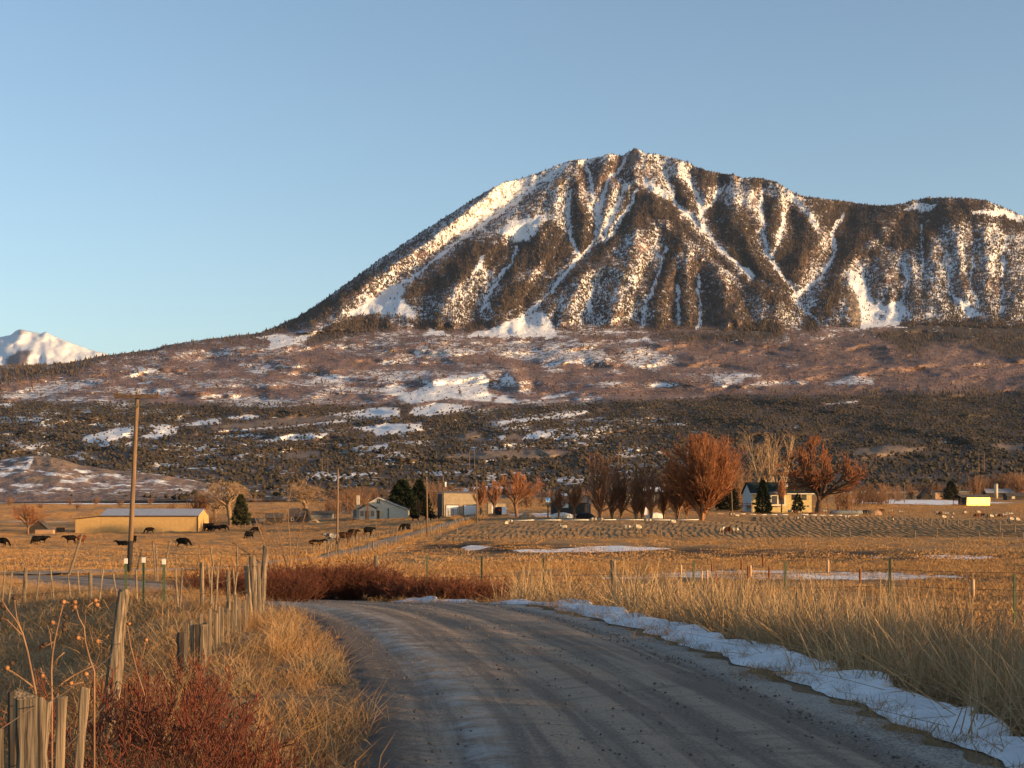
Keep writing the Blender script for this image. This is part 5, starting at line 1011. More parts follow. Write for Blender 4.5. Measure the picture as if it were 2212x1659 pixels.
for i, (x, vt, Y, w, mt_) in enumerate([(1130, 634, 16.6, 12, WOODD), (1155, 623, 17, 3.6, WOODL), (1190, 619.5, 17.3, 4, WOODL), (1222, 625, 17.4, 4, WOODD), (1243, 613, 17.8, 4, WOOD), (1252, 624, 17.2, 8, WOOD), (1272, 624, 18, 3.6, WOODL), (1298, 609, 18.3, 3.6, WOODL), (1335, 613, 18.8, 3.6, WOODL), (1352, 606, 19.2, 3.4, WOODL), (1378, 607, 19.6, 3.2, WOODL), (1410, 608, 20, 3.2, WOODL), (1442, 602, 20.5, 2.6, WOODL), (1458, 595, 20.8, 3, WOODL), (1482, 599, 21.2, 3.2, WOODL), (1512, 600, 21.8, 3, WOODL), (1530, 594, 22.2, 3, WOODL), (1578, 592, 23.2, 3, WOODL), (1608, 578, 24, 3.2, WOODL)]):
    fpost(x / 6.192 + random.uniform(-.6, .8), vt, Y, w, mt_, 10 + i, x / 6.192, w < 7)
for i, (ut, vt, Y, w, mt_, ub, fl_) in enumerate([(266, 545, 25, 5.6, WOOD, 261, False), (252, 556.5, 25.6, 7.5, WOOD, 256, False), (246.5, 566, 25.2, 5, WOODL, 251, False), (259, 563, 24.8, 3.4, WOODL, 258, True)]): fpost(ut, vt, Y, w, mt_, 60 + i, ub, fl_)
wl = [(x + .03, y) for x, y in FENCE_L]
for hgt in (.35, .62, .9): wire(fl, [(x, y, gz(x, y) + hgt) for x, y in wl], .03)
# -- the fence that turns left from the corner posts
f2 = tag(empty('field_fence', (0, 0, 0)), 'wire fence of thin uneven posts running left from the corner', 'fence')
A2, B2 = Vector((-4.3, 25.4, 0)), Vector((-17.5, 41, 0))
for i, (x, vt, kind) in enumerate([(1468, 572, 0), (1442, 568, 0), (1412, 570, 1), (1350, 571, 0), (1312, 568, 0), (1283, 564, 0), (1250, 562, 2), (1130, 568, 0), (1085, 570, 0), (1008, 559.5, 9), (895, 558, 9), (842, 570, 0), (773, 559, 9), (700, 574, 0), (640, 568, 0), (560, 572, 1), (480, 570, 0), (420, 574, 0), (310, 566, 0), (245, 572, 0), (160, 568, 1), (75, 571, 0), (30, 569, 0)]):
    u = x / 6.192; t = np.linspace(0, 1, 400); X2 = A2.x + (B2.x - A2.x) * t; Y2 = A2.y + (B2.y - A2.y) * t; j = int(np.argmin(np.abs(512 + X2 / Y2 * F - u))); x2, y2 = float(X2[j]), float(Y2[j]); p = at(u, vt, y2); z0 = gz(x2, y2)
    if kind == 9: t_post(f2, (x2, y2, z0 - .1), p, STEEL, .014, .09, False)
    else: rough_post(f2, (x2 + random.uniform(-.12, .12), y2, z0 - .1), p, .017 + .022 * (kind > 0), .015 + .02 * (kind > 0), (WOODL, WOOD, WOOD)[kind], 80 + i)
for hgt in (.3, .55, .8, 1.0): wire(f2, [(A2.x + (B2.x - A2.x) * t, A2.y + (B2.y - A2.y) * t, gz(A2.x + (B2.x - A2.x) * t, A2.y + (B2.y - A2.y) * t) + hgt) for t in np.linspace(0, 1, 14)], .02)
# -- stakes on the far side of the road
f3 = tag(empty('roadside_fence', (0, 0, 0)), 'ragged stake fence on the far side of the road at left', 'fence')
far_line = catmull([(-3.9, 44.5), (-8, 49), (-12, 57), (-18, 68), (-27, 82), (-44, 98)], 8)
fl_x, fl_y = [p[0] for p in far_line], [p[1] for p in far_line]
for i, (u, vt, ln, w) in enumerate([(82, 534, -14, .085), (97.5, 546, 4, .03), (122, 551, -6, .03), (142, 549, -8, .06), (153, 541, 3, .05), (156, 546, 2, .045), (170, 541, -9, .05), (184, 546, 3, .03), (199, 551, 3, .03), (210.5, 546, 7, .05), (222, 552, -4, .03), (237, 546, 1, .05), (66, 549, -7, .035), (53, 551, -5, .03), (42, 553, -4, .03), (34, 552, 0, .028), (24, 554, -3, .03), (14, 552, 1, .028), (5, 555, -2, .03), (110, 553, 5, .028), (133, 555, -3, .028), (176, 554, 0, .028)]):
    uu = 512 + np.array(fl_x) / np.array(fl_y) * F; j = int(np.argmin(np.abs(uu - u))); x, y = fl_x[j], fl_y[j]; x = (u - 512) / F * y; p = at(u, vt, y); q = at(u + ln, 0, y); rough_post(f3, (q.x, y, gz(q.x, y) - .1), p, w * .72, w * .65, WOOD, 120 + i)
# -- wire fence with steel posts on the right
f4 = tag(empty('wire_fence', (0, 0, 0)), 'wire fence of green steel and wooden posts right of road', 'fence')
pts4 = [(8.7 - 1.582 * i, 26 + 2.246 * i) for i in range(-3, 9)]; tops = {0: 574, 1: 558, 2: 562, 3: 561, 4: 560.5, 5: 558, 6: 556, 7: 555, 8: 555.5}
for n_, i in enumerate(range(-3, 9)):
    x, y = pts4[n_]; z0 = gz(x, y); zt = at(0, tops[i], y).z if i in tops else z0 + 1.25
    if i in (4, 8): rough_post(f4, (x + .06, y, z0 - .1), (x - .02, y, zt), .075, .07, WOOD, 200 + i)
    else: t_post(f4, (x, y, z0 - .1), (x + random.uniform(-.02, .02), y, zt), STEEL, .019)
for hgt in (.42, .78, 1.08): wire(f4, [(x, y - .04, gz(x, y) + hgt) for x, y in pts4], .015, .0045)
# -- farm fences far off
def line_fence(name, label, pts, n, h, w, mat, wires=(.5, .9), lean=.06, seed=1):
    root = tag(empty(name, (0, 0, 0)), label, 'fence'); rd = random.Random(seed); L = [0]
    for a, b_ in zip(pts[:-1], pts[1:]): L.append(L[-1] + math.dist(a, b_))
    b0 = MB(); b0.prism([(-w, -w * .9), (w, -w), (w * .9, w), (-w, w * .85)], -.1, 1.0, 'z'); me = b0.me('post'); me.materials.append(mat); P_ = []
    for i in range(n):
        l = L[-1] * i / (n - 1); x = float(np.interp(l, L, [p[0] for p in pts])); y = float(np.interp(l, L, [p[1] for p in pts])); z = gz(x, y); P_.append((x, y, z)); hh = h * rd.uniform(.85, 1.15)
        o = link('post', me, root); o.location = (x, y, z); o.scale = (1, 1, hh); o.rotation_euler = (rd.gauss(0, lean), rd.gauss(0, lean), rd.uniform(0, 3))
    for q in wires: wire(root, [(x, y, z + h * q) for x, y, z in P_], .01, .006)
    return root
XY = lambda u, Y: ((u - 512) / F * Y, Y)
line_fence('field_fence', 'long low post fence along the near edge of the sheep field', [XY(498, 205), XY(700, 200), XY(1045, 196)], 27, 1.15, .05, WOOD, seed=2)
line_fence('lane_fence', 'picket fence on the left bank of the farm lane', [(-20.5, 150), (-20.6, 222), (-17.8, 268), (-15.6, 312)], 34, 1.25, .05, WOODL, (.4, .8), .09, 3)
line_fence('lane_fence', 'pale wire fence on the right bank of the farm lane', [(-13.8, 228), (-11.2, 268), (-8.9, 312), (-6, 352)], 40, 1.2, .05, WOODL, (.4, .8), .05, 4)
line_fence('lane_fence', 'dark leaning posts beside the lane near second pole', [(-14.6, 118), (-14.6, 150), (-14.2, 185), (-13.4, 215)], 16, 1.3, .05, WOOD, (.5, .85), .1, 5)
line_fence('paddock_fence', 'thin post fence separating sheep field from paddock at right', [XY(858, 345), XY(905, 300), XY(950, 268), XY(1040, 245)], 30, 1.35, .05, WOOD, (.5, .9), .05, 6)
line_fence('paddock_fence', 'distant fence line above the sheep field on the right', [XY(840, 372), XY(930, 372), XY(1040, 366)], 32, 1.2, .05, WOOD, (.5, .9), .04, 7)
line_fence('pasture_fence', 'short pole rail fence beside the lone pine', [XY(206, 368), XY(228, 368), XY(256, 372)], 10, 1.3, .08, WOOD, (.45, .85), .03, 8)
def rail_gate(name, label, u0, u1, v_top, Y, h, n):
    a, b_ = XY(u0, Y), XY(u1, Y); z = gz(*a); root = tag(empty(name, (a[0], a[1], z)), label, 'gate'); L = b_[0] - a[0]
    for i in range(n + 1): q = MB(); q.tube([(L * i / n, 0, -.1), (L * i / n, 0, h * (1.06 if i else 1.15))], .09, 6); q.build('post', WOODL, root)
    for k in range(n):
        for zz in (h * .93,): q = MB(); q.tube([(L * k / n - .1, -.1, zz), (L * (k + 1) / n + .1, -.1, zz)], .07, 6); q.build('rail', WOODL, root)
        q = MB(); q.tube([(L * k / n, .1, h * .1), (L * (k + 1) / n, .1, h * .85)], .03, 5); q.build('brace', RUST, root)
    return root
rail_gate('rail_gate', 'pale wooden brace frame in the middle of the right fence', 947, 969, 520, 262, 1.5, 2)
rail_gate('rail_gate', 'pale wooden brace frame near the right edge', 1000, 1030, 531, 226, 1.5, 2)
rail_gate('rail_gate', 'pale wooden brace frame far at left of the right fence', 922, 940.5, 520, 268, 1.6, 2)
rail_gate('lane_gate', 'low wooden rail at the lane fence corner', 440, 457, 530, 234, 1.1, 1)
q = tag(empty('metal_gate', on(453, 388)), 'dark metal rail gate before the workshop doors', 'gate')
for i in range(6): b_ = MB(); b_.tube([(-1.1, 0, .3 + i * .28), (1.3, 0, .45 + i * .28)], .045, 5); b_.build('rail', TAR, q)
for x_ in (-1.1, .1, 1.3): b_ = MB(); b_.tube([(x_, 0.05, 0), (x_ - .1, .05, 2.2)], .06, 5); b_.build('post', TAR, q)

def pole(u, v_top, Y, label, u_top=None, arm=None, r=.14, foot=True, extra=None, vb=None):
    b0 = on(u, Y, 0); top = at(u if u_top is None else u_top, v_top, Y) - b0; root = empty('utility_pole', b0); q = MB(); q.tube([(0, 0, -.3), tuple(top * .35), tuple(top * .7), tuple(top)], [r, r * .92, r * .84, r * .75], 12); q.build('pole', POLE, root, True)
    if foot: q = MB(); q.tube([(0, 0, -.3), tuple(top * .19)], [r * 1.06, r * 1.03], 12); q.build('tarred_foot', TAR, root, True)
    if arm:
        z = top.z - .18; q = MB(); q.box(top.x - arm / 2, top.x + arm / 2, -r - .11, -r + .03, z - .085, z + .085); a_ = q.build('crossarm', M('crossarm_wood', (.13, .085, .055), (.08, .055, .04), 6, .85), root)
        for sx_ in (-.96, -.86, .86, .96): q = MB(); q.tube([(top.x + sx_ * arm / 2, -r - .03, z + .06), (top.x + sx_ * arm / 2, -r - .03, z + .09), (top.x + sx_ * arm / 2, -r - .03, z + .19), (top.x + sx_ * arm / 2, -r - .03, z + .23)], [.02, .05, .055, .03], 8); q.build('insulator', CERAM, a_, True)
        for sx_ in (-1, 1): q = MB(); q.tube([(top.x + sx_ * arm * .27, -r - .03, z - .05), (top.x, -r, z - .55)], .018, 5); q.build('brace', STEEL, a_)
        q = MB(); q.tube([(top.x, 0, top.z), (top.x, 0, top.z + .16)], [.045, .02], 6); q.build('pole_pin', CERAM, root)
    return tag(root, label, 'utility pole'), b0 + top
_, TP1 = pole(129, 393, 73, 'tall near utility pole with wooden crossarm at left', 137.5, 2.15, .125)
_, TP2 = pole(337, 468.5, 150, 'second utility pole above the red shrubs, no crossarm', 338, None, .12, True)
_, TP3 = pole(427.5, 477, 225, 'third utility pole beside the lane, before the junipers', 426.5, None, .13, False)
_, TP4 = pole(477, 480, 300, 'fourth utility pole at right edge of the lane', 476.5, None, .14, False)
p5, TP5 = pole(443.5, 475.5, 376, 'utility pole with transformer at the workshop corner', 443, None, .17, False)
q = MB(); q.tube([(.45, -.1, TP5.z - p5.location.z - 2.9), (.45, -.1, TP5.z - p5.location.z - 1.6)], .26, 10); q.build('transformer', WHITE, p5, True)
pole(732.5, 478.5, 330, 'slim pale pole right of the huge willow', 731, None, .13, False)
pole(904.5, 482, 780, 'far utility pole standing behind the snowy field', 904.5, 2.4, .2, False)
for sx_, lab in ((-.95, 'upper power line from left crossarm end to second pole'), (.95, 'upper power line from right crossarm end to second pole')):
    wr = tag(empty('power_line', (0, 0, 0)), lab, 'wire'); a_ = TP1 + Vector((sx_, -.1, -.05)); wire(wr, [a_ - Vector((30, 24, -1)), a_, TP2 + Vector((sx_ * .1, 0, -.1))], .9, .008, TAR, 'cable')
wr = tag(empty('service_wire', (0, 0, 0)), 'sagging service wire from third pole to farmhouse', 'wire'); wire(wr, [TP3 - Vector((0, 0, 1.9)), at(388, 507, 398)], 1.1, .02, TAR, 'cable')
wr = tag(empty('service_wire', (0, 0, 0)), 'wire sagging between transformer pole and fourth pole', 'wire'); wire(wr, [TP5 - Vector((0, 0, .5)), TP4 - Vector((0, 0, .4))], .5, .02, TAR, 'cable')
def pylon(u, Y, h, lab, lattice=False):
    x = (u - 512) / F * Y; v = HZ; P_ = on_foot(np.array([float(u)]), np.array([455.0]))
    vv = np.linspace(v0_of(np.array(u * 1.0)) - 1, 400, 200); Xs, Ys, Zs, _d = on_foot(np.full(200, float(u)), vv); j = int(np.argmin(np.abs(Ys - Y))); root = empty('pylon', (Xs[j], Ys[j], Zs[j] - 1)); w = 3.2
    for s_ in (-1, 1): q = MB(); q.tube([(s_ * w, 0, 0), (s_ * (w if not lattice else .5), 0, h)], [.45, .32], 5); q.build('leg', POLE, root)
    for k in ((.9,) if not lattice else (.25, .45, .65, .85, .98)): q = MB(); ww = w * 1.7 if not lattice else w * (1.2 - k) + 1.5; q.tube([(-ww, 0, h * k), (ww, 0, h * k)], .3, 4); q.build('crossarm', POLE, root)
    return tag(root, lab, 'pylon')
for u, Y, h, lab in [(261.5, 1900, 24, 'two-legged power pylon far behind the left cottonwoods'), (325, 1700, 22, 'power pylon just left of the second utility pole'), (472, 1900, 23, 'two-legged power pylon above the workshop'), (592, 1800, 25, 'power pylon left of the lattice tower'), (981.5, 1750, 24, 'two-legged power pylon on the hillside at right')]: pylon(u, Y, h, lab)
pylon(620, 1850, 34, 'dim lattice power tower behind the poplars', True)
for nm, lab, a, b_, Ya, Yb in [('irrigation_pipe', 'long white irrigation pipe under the poplar row', 507, 699, 298, 297), ('irrigation_pipe', 'white irrigation pipe right of the huge willow', 714, 788, 352, 350), ('irrigation_pipe', 'white irrigation pipe below the broad russet tree', 800, 859, 350, 352)]:
    root = tag(empty(nm, (0, 0, 0)), lab, 'pipe'); n = 7; pp = [on(a + (b_ - a) * i / n, Ya + (Yb - Ya) * i / n, .16) for i in range(n + 1)]
    for i in range(n): q = MB(); q.tube([pp[i], pp[i].lerp(pp[i + 1], .985)], .075, 8); q.build('pipe_section', WHITE, root, True)
# ------------------------------------------------------------------ buildings
def wallmat(name, a, b_, step=0.0, horiz=True, rough=.7, metal=0.0, depth=.02):
    m, nt, bs = new_mat(name); N = NT(nt); co = N.obj(); n = N.noise(co, 1.3, 4); N.put(bs.inputs['Base Color'], N.mix(N.ramp(n, .3, .7), a, b_)); bs.inputs['Roughness'].default_value = rough; bs.inputs['Metallic'].default_value = metal
    if step:
        w = N.n('ShaderNodeTexWave', wave_type='BANDS', bands_direction='Z' if horiz else 'X', wave_profile='SAW' if horiz else 'SIN'); N.put(w.inputs['Vector'], co); w.inputs['Scale'].default_value = .314 / step; N.bump(w.outputs['Fac'], .8, depth, bs)
    return m
CREAM = wallmat('cream_siding', (.70, .61, .48), (.62, .54, .42), .2); TANW = wallmat('tan_metal_siding', (.52, .33, .135), (.47, .29, .115), .3, False, .55); GREYS = wallmat('grey_siding', (.20, .21, .21), (.15, .155, .16), .2); SHOPW = wallmat('bare_metal_siding', (.40, .31, .20), (.31, .235, .15), .25, False, .5)
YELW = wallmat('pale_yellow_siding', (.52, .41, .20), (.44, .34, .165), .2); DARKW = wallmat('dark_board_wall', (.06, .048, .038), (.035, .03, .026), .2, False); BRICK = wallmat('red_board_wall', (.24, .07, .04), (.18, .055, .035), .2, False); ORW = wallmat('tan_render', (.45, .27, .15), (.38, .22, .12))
ROOFG = wallmat('galvanised_roof', (.42, .42, .44), (.34, .34, .37), .3, False, .5, .2); ROOFD = wallmat('dark_green_roof', (.018, .028, .024), (.012, .018, .016), .25, True, .9); ROOFB = wallmat('brown_shingle_roof', (.10, .085, .075), (.065, .056, .05), .2, True, .95); ROOFT = wallmat('grey_shingle_roof', (.22, .18, .15), (.15, .125, .105), .2, True, .9)
TRIM = M('white_trim', (.72, .68, .60), (.64, .60, .52), 4, .6); TRIMD = M('dark_trim', (.06, .03, .022), None, 4, .6); PANE = M('window_glass', (.03, .035, .045), (.05, .05, .06), 2, .12, spec=.6); BLACKM = M('black_steel', (.012, .012, .013), (.02, .018, .016), 3, .6); BRIGHT = M('white_door', (.78, .78, .79), (.70, .70, .72), 2, .5); GLINT_PANE = M('painted_glint_pane', (.72, .55, .30), (.62, .45, .22), 2, .3)  # last pane: the sun's reflection painted as a bright cream colour
m, nt, bs = new_mat('bright_metal_wall'); N = NT(nt); co = N.obj(); w = N.n('ShaderNodeTexWave', wave_type='BANDS', bands_direction='X', wave_profile='SIN'); N.put(w.inputs['Vector'], co); w.inputs['Scale'].default_value = .5; w.inputs['Distortion'].default_value = 2.0
N.put(bs.inputs['Base Color'], (.80, .58, .20)); bs.inputs['Metallic'].default_value = 1.0; bs.inputs['Roughness'].default_value = .55; N.bump(N.math('ADD', N.math('MULTIPLY', w.outputs['Fac'], .5), N.noise(co, .7, 3)), .35, .12, bs); MIRROR = m
def roof_slab(b_, p, q, r_, s_, t=.14):
    """a slab from the quad p q r s, t thick upward"""
    p, q, r_, s_ = map(Vector, (p, q, r_, s_)); n = (q - p).cross(s_ - p).normalized(); n = n if n.z > 0 else -n; up = [x + n * t for x in (p, q, r_, s_)]; b_.mesh([p, q, r_, s_] + up, [(0, 3, 2, 1), (4, 5, 6, 7), (0, 1, 5, 4), (1, 2, 6, 5), (2, 3, 7, 6), (3, 0, 4, 7)])
def window(root, x, z, w, h, y=0.0, trim=TRIM, bars=1, pane=PANE, name='window', rot=None):
    f = MB(); t = .09; f.box(x - w / 2 - t, x + w / 2 + t, y - .07, y - .003, z + h / 2, z + h / 2 + t); f.box(x - w / 2 - t, x + w / 2 + t, y - .09, y - .003, z - h / 2 - t, z - h / 2); f.box(x - w / 2 - t, x - w / 2, y - .07, y - .004, z - h / 2, z + h / 2); f.box(x + w / 2, x + w / 2 + t, y - .07, y - .004, z - h / 2, z + h / 2)
    for i in range(bars): xx = x - w / 2 + w * (i + 1) / (bars + 1); f.box(xx - .04, xx + .04, y - .06, y - .005, z - h / 2, z + h / 2)
    o = f.build(name, trim, root); edges = [x - w / 2 + w * i / (bars + 1) for i in range(bars + 2)]
    for i in range(bars + 1): g_ = MB(); g_.box(edges[i] + .02, edges[i + 1] - .02, y - .03, y - .006, z - h / 2 + .005, z + h / 2 - .005); g_.build('pane', pane, o)
    return o
def gable_front(b_, x0, x1, zl, zr, xp, zp, y0, y1): b_.prism([(x0, -.5), (x1, -.5), (x1, zr), (xp, zp), (x0, zl)], y0, y1, 'y')
# -- white farmhouse
k = .01808; fh = empty('farmhouse', on(352.5, 400)); hx = lambda x: (x - 112) * k; hz = lambda y: (812 - y) * k
q = MB(); gable_front(q, hx(215), hx(915), hz(640), hz(668), hx(490), hz(495), 0, 9); q.build('wall', CREAM, fh)
q = MB(); roof_slab(q, (hx(490), -.45, hz(488)), (hx(930), -.45, hz(662)), (hx(930), 9.4, hz(662)), (hx(490), 9.4, hz(488))); roof_slab(q, (hx(490), -.45, hz(488)), (hx(196), -.45, hz(650)), (hx(196), 9.4, hz(650)), (hx(490), 9.4, hz(488))); rf = q.build('roof', ROOFT, fh)
q = MB(); q.tube([(hx(490), -.48, hz(486)), (hx(932), -.48, hz(660))], .11, 4); q.build('fascia', TRIM, rf); q = MB(); q.tube([(hx(490), -.48, hz(486)), (hx(350), -.48, hz(562))], .11, 4); q.build('fascia', TRIM, rf)
pr = MB(); gable_front(pr, hx(220), hx(470), hz(655), hz(655), hx(342), hz(585), -1.7, -.003); po = pr.build('porch', CREAM, fh); q = MB(); roof_slab(q, (hx(340), -2.1, hz(574)), (hx(186), -2.1, hz(645)), (hx(186), .2, hz(645)), (hx(340), .2, hz(574)), .1); roof_slab(q, (hx(340), -2.1, hz(574)), (hx(488), -2.1, hz(640)), (hx(488), .2, hz(640)), (hx(340), .2, hz(574)), .1); q.build('porch_roof', ROOFT, po)
for x0, x1 in ((235, 290), (390, 445)): window(po, hx((x0 + x1) / 2), hz(718), (x1 - x0) * k, 1.45, -1.7, TRIM, 0, M('porch_screen', (.34, .22, .14), None, 3, .7), 'porch_window')
q = MB(); q.box(hx(305), hx(365), -1.76, -1.703, hz(808), hz(676)); q.build('porch_door', M('porch_screen_door', (.24, .17, .12), None, 3, .7), po)
window(fh, hx(492), hz(545), .95, 1.0, 0); window(fh, hx(538), hz(716), .8, 1.4, 0, TRIM, 0, GLINT_PANE)
q = MB(); q.box(hx(468), hx(512), -.08, -.003, hz(808), hz(672)); q.build('side_door', M('brown_door', (.16, .10, .065), None, 3, .7), fh)
q = MB(); q.box(hx(708), hx(738), -.18, -.003, hz(728), hz(695)); q.build('meter_box', TRIM, fh); q = MB(); q.box(hx(630), hx(650), -.15, -.003, hz(800), hz(640)); q.build('conduit', GREYS, fh)
q = MB(); q.prism([(hx(115), -.5), (hx(214), -.5), (hx(214), hz(645)), (hx(115), hz(668))], .6, 7, 'y'); q.build('side_wing', GREYS, fh)
q = MB(); q.box(hx(172), hx(215), -.2, .6, -.3, hz(452)); ch_ = q.build('chimney', M('chimney_block', (.55, .46, .36), (.44, .37, .29), 3, .8), fh); q = MB(); q.box(hx(168), hx(219), -.26, .66, hz(452), hz(444)); q.build('chimney_cap', GREYS, ch_)
tag(fh, 'cream farmhouse with two gables and a tall chimney', 'house')
# -- workshop
wsr = empty('workshop', on(442.5, 388), .17); q = MB(); q.prism([(0, -.6), (0, 6.1), (9.2, 6.0), (9.2, -.6)], 0, 10, 'y'); q.build('wall', SHOPW, wsr); q = MB(); roof_slab(q, (-.2, -.2, 6.12), (9.4, -.2, 6.02), (9.4, 10.2, 6.5), (-.2, 10.2, 6.6), .12); q.build('roof', ROOFT, wsr)
q = MB(); q.box(-.10, -.004, .02, 9.9, -.5, 5.95); q.build('dark_side_sheet', DARKW, wsr)  # dark sheet covering the left side wall
for x0, x1, lab in ((1.0, 4.2, 'l'), (5.6, 8.9, 'r')):
    q = MB(); q.box(x0 - .12, x1 + .12, -.10, -.003, 2.95, 3.1); q.box(x0 - .12, x0, -.10, -.004, -.3, 2.95); q.box(x1, x1 + .12, -.10, -.004, -.3, 2.95); d_ = q.build('garage_door', TRIMD, wsr)
    for i in range(5): q = MB(); q.box(x0 + .005, x1 - .005, -.07, -.006, -.1 + i * .61, .48 + i * .61); q.build('door_panel', BRIGHT, d_)
tag(wsr, 'grey metal workshop with two white garage doors', 'workshop')
an = empty('shed', on(488, 384), .1); q = MB(); q.box(0, 4.6, 0, 4, -.4, 3.0); q.build('wall', SHOPW, an); q = MB(); q.box(-.1, 4.8, -.2, 4.2, 3.0, 3.18); q.build('roof', ROOFT, an); q = MB(); q.box(.9, 2.2, -.06, -.003, -.1, 2.4); q.build('door', TRIM, an); tag(an, 'low pale shed attached right of the workshop', 'shed')
sg = empty('sign_board', on(499.5, 362)); q = MB(); q.box(-1.1, .55, 0, .25, 0, 2.0); q.build('dark_panel', BLACKM, sg); q = MB(); q.box(.56, 1.75, -.02, .2, .35, 2.0); q.build('white_panel', BRIGHT, sg); q = MB(); q.tube([(0.05, -.05, 1.25), (0.05, -.02, 1.25)], .3, 8); q.build('red_disc', M('red_sign', (.55, .03, .025), None, 3, .5), sg); tag(sg, 'white and dark panel with red disc by the lane end', 'sign')
# -- tan barn
k = .02984; bn = empty('barn', on(75.2, 360)); bx_ = lambda x: (x - 605) * k; bz_ = lambda y: (752 - y) * k
q = MB(); q.box(bx_(812), bx_(1597), 0, 12, -.6, bz_(616)); q.build('wall', TANW, bn)
q = MB(); q.prism([(0, -.6), (bx_(811), -.6), (bx_(811), bz_(620)), (0, bz_(643))], .02, 11.9, 'y'); q.build('lean_to_wall', TANW, bn)
q = MB(); roof_slab(q, (-.15, -.2, bz_(641)), (bx_(809), -.2, bz_(618)), (bx_(809), 12, bz_(618)), (-.15, 12, bz_(641)), .12); q.build('lean_to_roof', TRIMD, bn)
q = MB(); roof_slab(q, (bx_(805), -.35, bz_(615)), (bx_(1602), -.35, bz_(615)), (bx_(1602), 6, bz_(560)), (bx_(805), 6, bz_(560)), .1); roof_slab(q, (bx_(805), 12.3, bz_(615)), (bx_(1602), 12.3, bz_(615)), (bx_(1602), 6, bz_(560)), (bx_(805), 6, bz_(560)), .1); rf = q.build('roof', ROOFG, bn)
q = MB(); q.prism([(0.05, bz_(616)), (6, bz_(562)), (11.95, bz_(616))], bx_(813), bx_(1596), 'x'); q.build('gable_end', TANW, bn)
q = MB(); q.box(bx_(806), bx_(1601), -.42, -.33, bz_(618) - .02, bz_(612)); q.build('fascia', TRIMD, rf)
for x_ in (1583,): q = MB(); q.box(bx_(x_), bx_(x_ + 9), -.05, -.003, -.4, bz_(617)); q.build('downpipe', TRIMD, bn)
q = MB(); q.box(-.06, .0 - .003, 0, .2, -.4, bz_(646)); q.build('corner_trim', TRIMD, bn); tag(bn, 'long tan metal barn with grey roof and lean-to', 'barn')
def simple(name, label, cat, u, Y, w, d, wall_h, ridge, mw, mr, rz=0.0, along=True, over=.3, wins=(), chim=None):
    """a gabled house: ridge along x (along) or towards us"""
    r = empty(name, on(u, Y), rz); q = MB()
    if along: q.prism([(0, -.8), (d, -.8), (d, wall_h), (d / 2, ridge - .05), (0, wall_h)], -w / 2, w / 2, 'x')
    else: q.prism([(-w / 2, -.8), (w / 2, -.8), (w / 2, wall_h), (0, ridge - .05), (-w / 2, wall_h)], 0, d, 'y')
    q.build('wall', mw, r); q = MB(); o = over
    if along:
        e = (ridge - wall_h) / (d / 2) * o
        for y0 in (-o, d + o): roof_slab(q, (-w / 2 - o, y0, wall_h - e), (w / 2 + o, y0, wall_h - e), (w / 2 + o, d / 2, ridge), (-w / 2 - o, d / 2, ridge), .12)
    else:
        e = (ridge - wall_h) / (w / 2) * o
        for x0 in (-w / 2 - o, w / 2 + o): roof_slab(q, (x0, -o, wall_h - e), (0, -o, ridge), (0, d + o, ridge), (x0, d + o, wall_h - e), .12)
    rf = q.build('roof', mr, r)
    for x, z, ww, hh, pm in wins: window(r, x, z, ww, hh, 0, TRIM, 1 if ww > .9 else 0, pm)
    if chim: q = MB(); q.box(chim[0] - .35, chim[0] + .35, d * .4, d * .4 + .7, wall_h, ridge + chim[1]); q.build('chimney', ORW, rf)
    return tag(r, label, cat)
# -- gabled house on the right
rh = empty('gabled_house', on(752, 388), .13); W_ = 16.0
q = MB(); q.prism([(0, -1), (8, -1), (8, 5.1), (4, 7.7), (0, 5.1)], 0, W_, 'x'); q.build('wall', YELW, rh); q = MB()
for y0 in (-.45, 8.45): roof_slab(q, (-.5, y0, 4.82), (W_ + .5, y0, 4.82), (W_ + .5, 4, 7.78), (-.5, 4, 7.78), .15)
rf = q.build('roof', ROOFD, rh); q = MB(); q.box(-.55, W_ + .55, -.56, -.46, 4.72, 4.95); q.build('fascia', TRIM, rf); q = MB(); q.box(9.4, 10.1, 1.5, 2.2, 5.6, 7.6); q.build('chimney', TRIM, rf)
q = MB(); q.prism([(.02, -.8), (7.98, -.8), (7.98, 5.05), (4, 7.55), (.02, 5.05)], -.12, -.003, 'x'); q.build('gable_end', M('shade_grey_siding', (.45, .46, .47), (.38, .39, .40), 3, .7), rh)  # white end wall greyed, its shade mixed into the colour
bay = MB(); bay.box(4.6, 8.6, -1.3, -.003, 1.7, 4.6); bo = bay.build('bay', CREAM, rh); q = MB(); roof_slab(q, (4.3, -1.8, 4.6), (8.9, -1.8, 4.6), (8.9, .05, 5.25), (4.3, .05, 5.25), .12); q.build('bay_roof', ROOFT, bo); window(bo, 5.6, 3.2, 1.2, 2.0, -1.3, TRIMD); window(bo, 7.5, 3.2, 1.2, 2.0, -1.3, TRIMD)
for x in (11.2, 14.0): window(rh, x, 3.9, 1.0, 1.2, 0, TRIMD, 1)
window(rh, 1.8, 3.6, 1.0, 1.4, 0, TRIM, 1); q = MB(); q.box(10.9, 15.5, -.09, -.003, -.4, 2.1); gd = q.build('garage_door', YELW, rh)
for i in range(5): q = MB(); q.box(11.2 + i * .86, 11.8 + i * .86, -.12, -.094, 1.45, 1.8); q.build('pane', PANE, gd)
q = MB(); q.box(-3.2, -.15, -1.2, 5, 1.7, 1.9); q.box(-3.2, -.15, -1.3, -1.2, 2.2, 2.35); q.build('deck', BRICK, rh)
for x in (-3, -1.6, -.3): q = MB(); q.box(x - .08, x + .08, -1.2, -1.04, -.8, 2.6); q.build('deck_post', WOOD, rh)
tag(rh, 'gabled yellow house with dark green roof and garage', 'house')
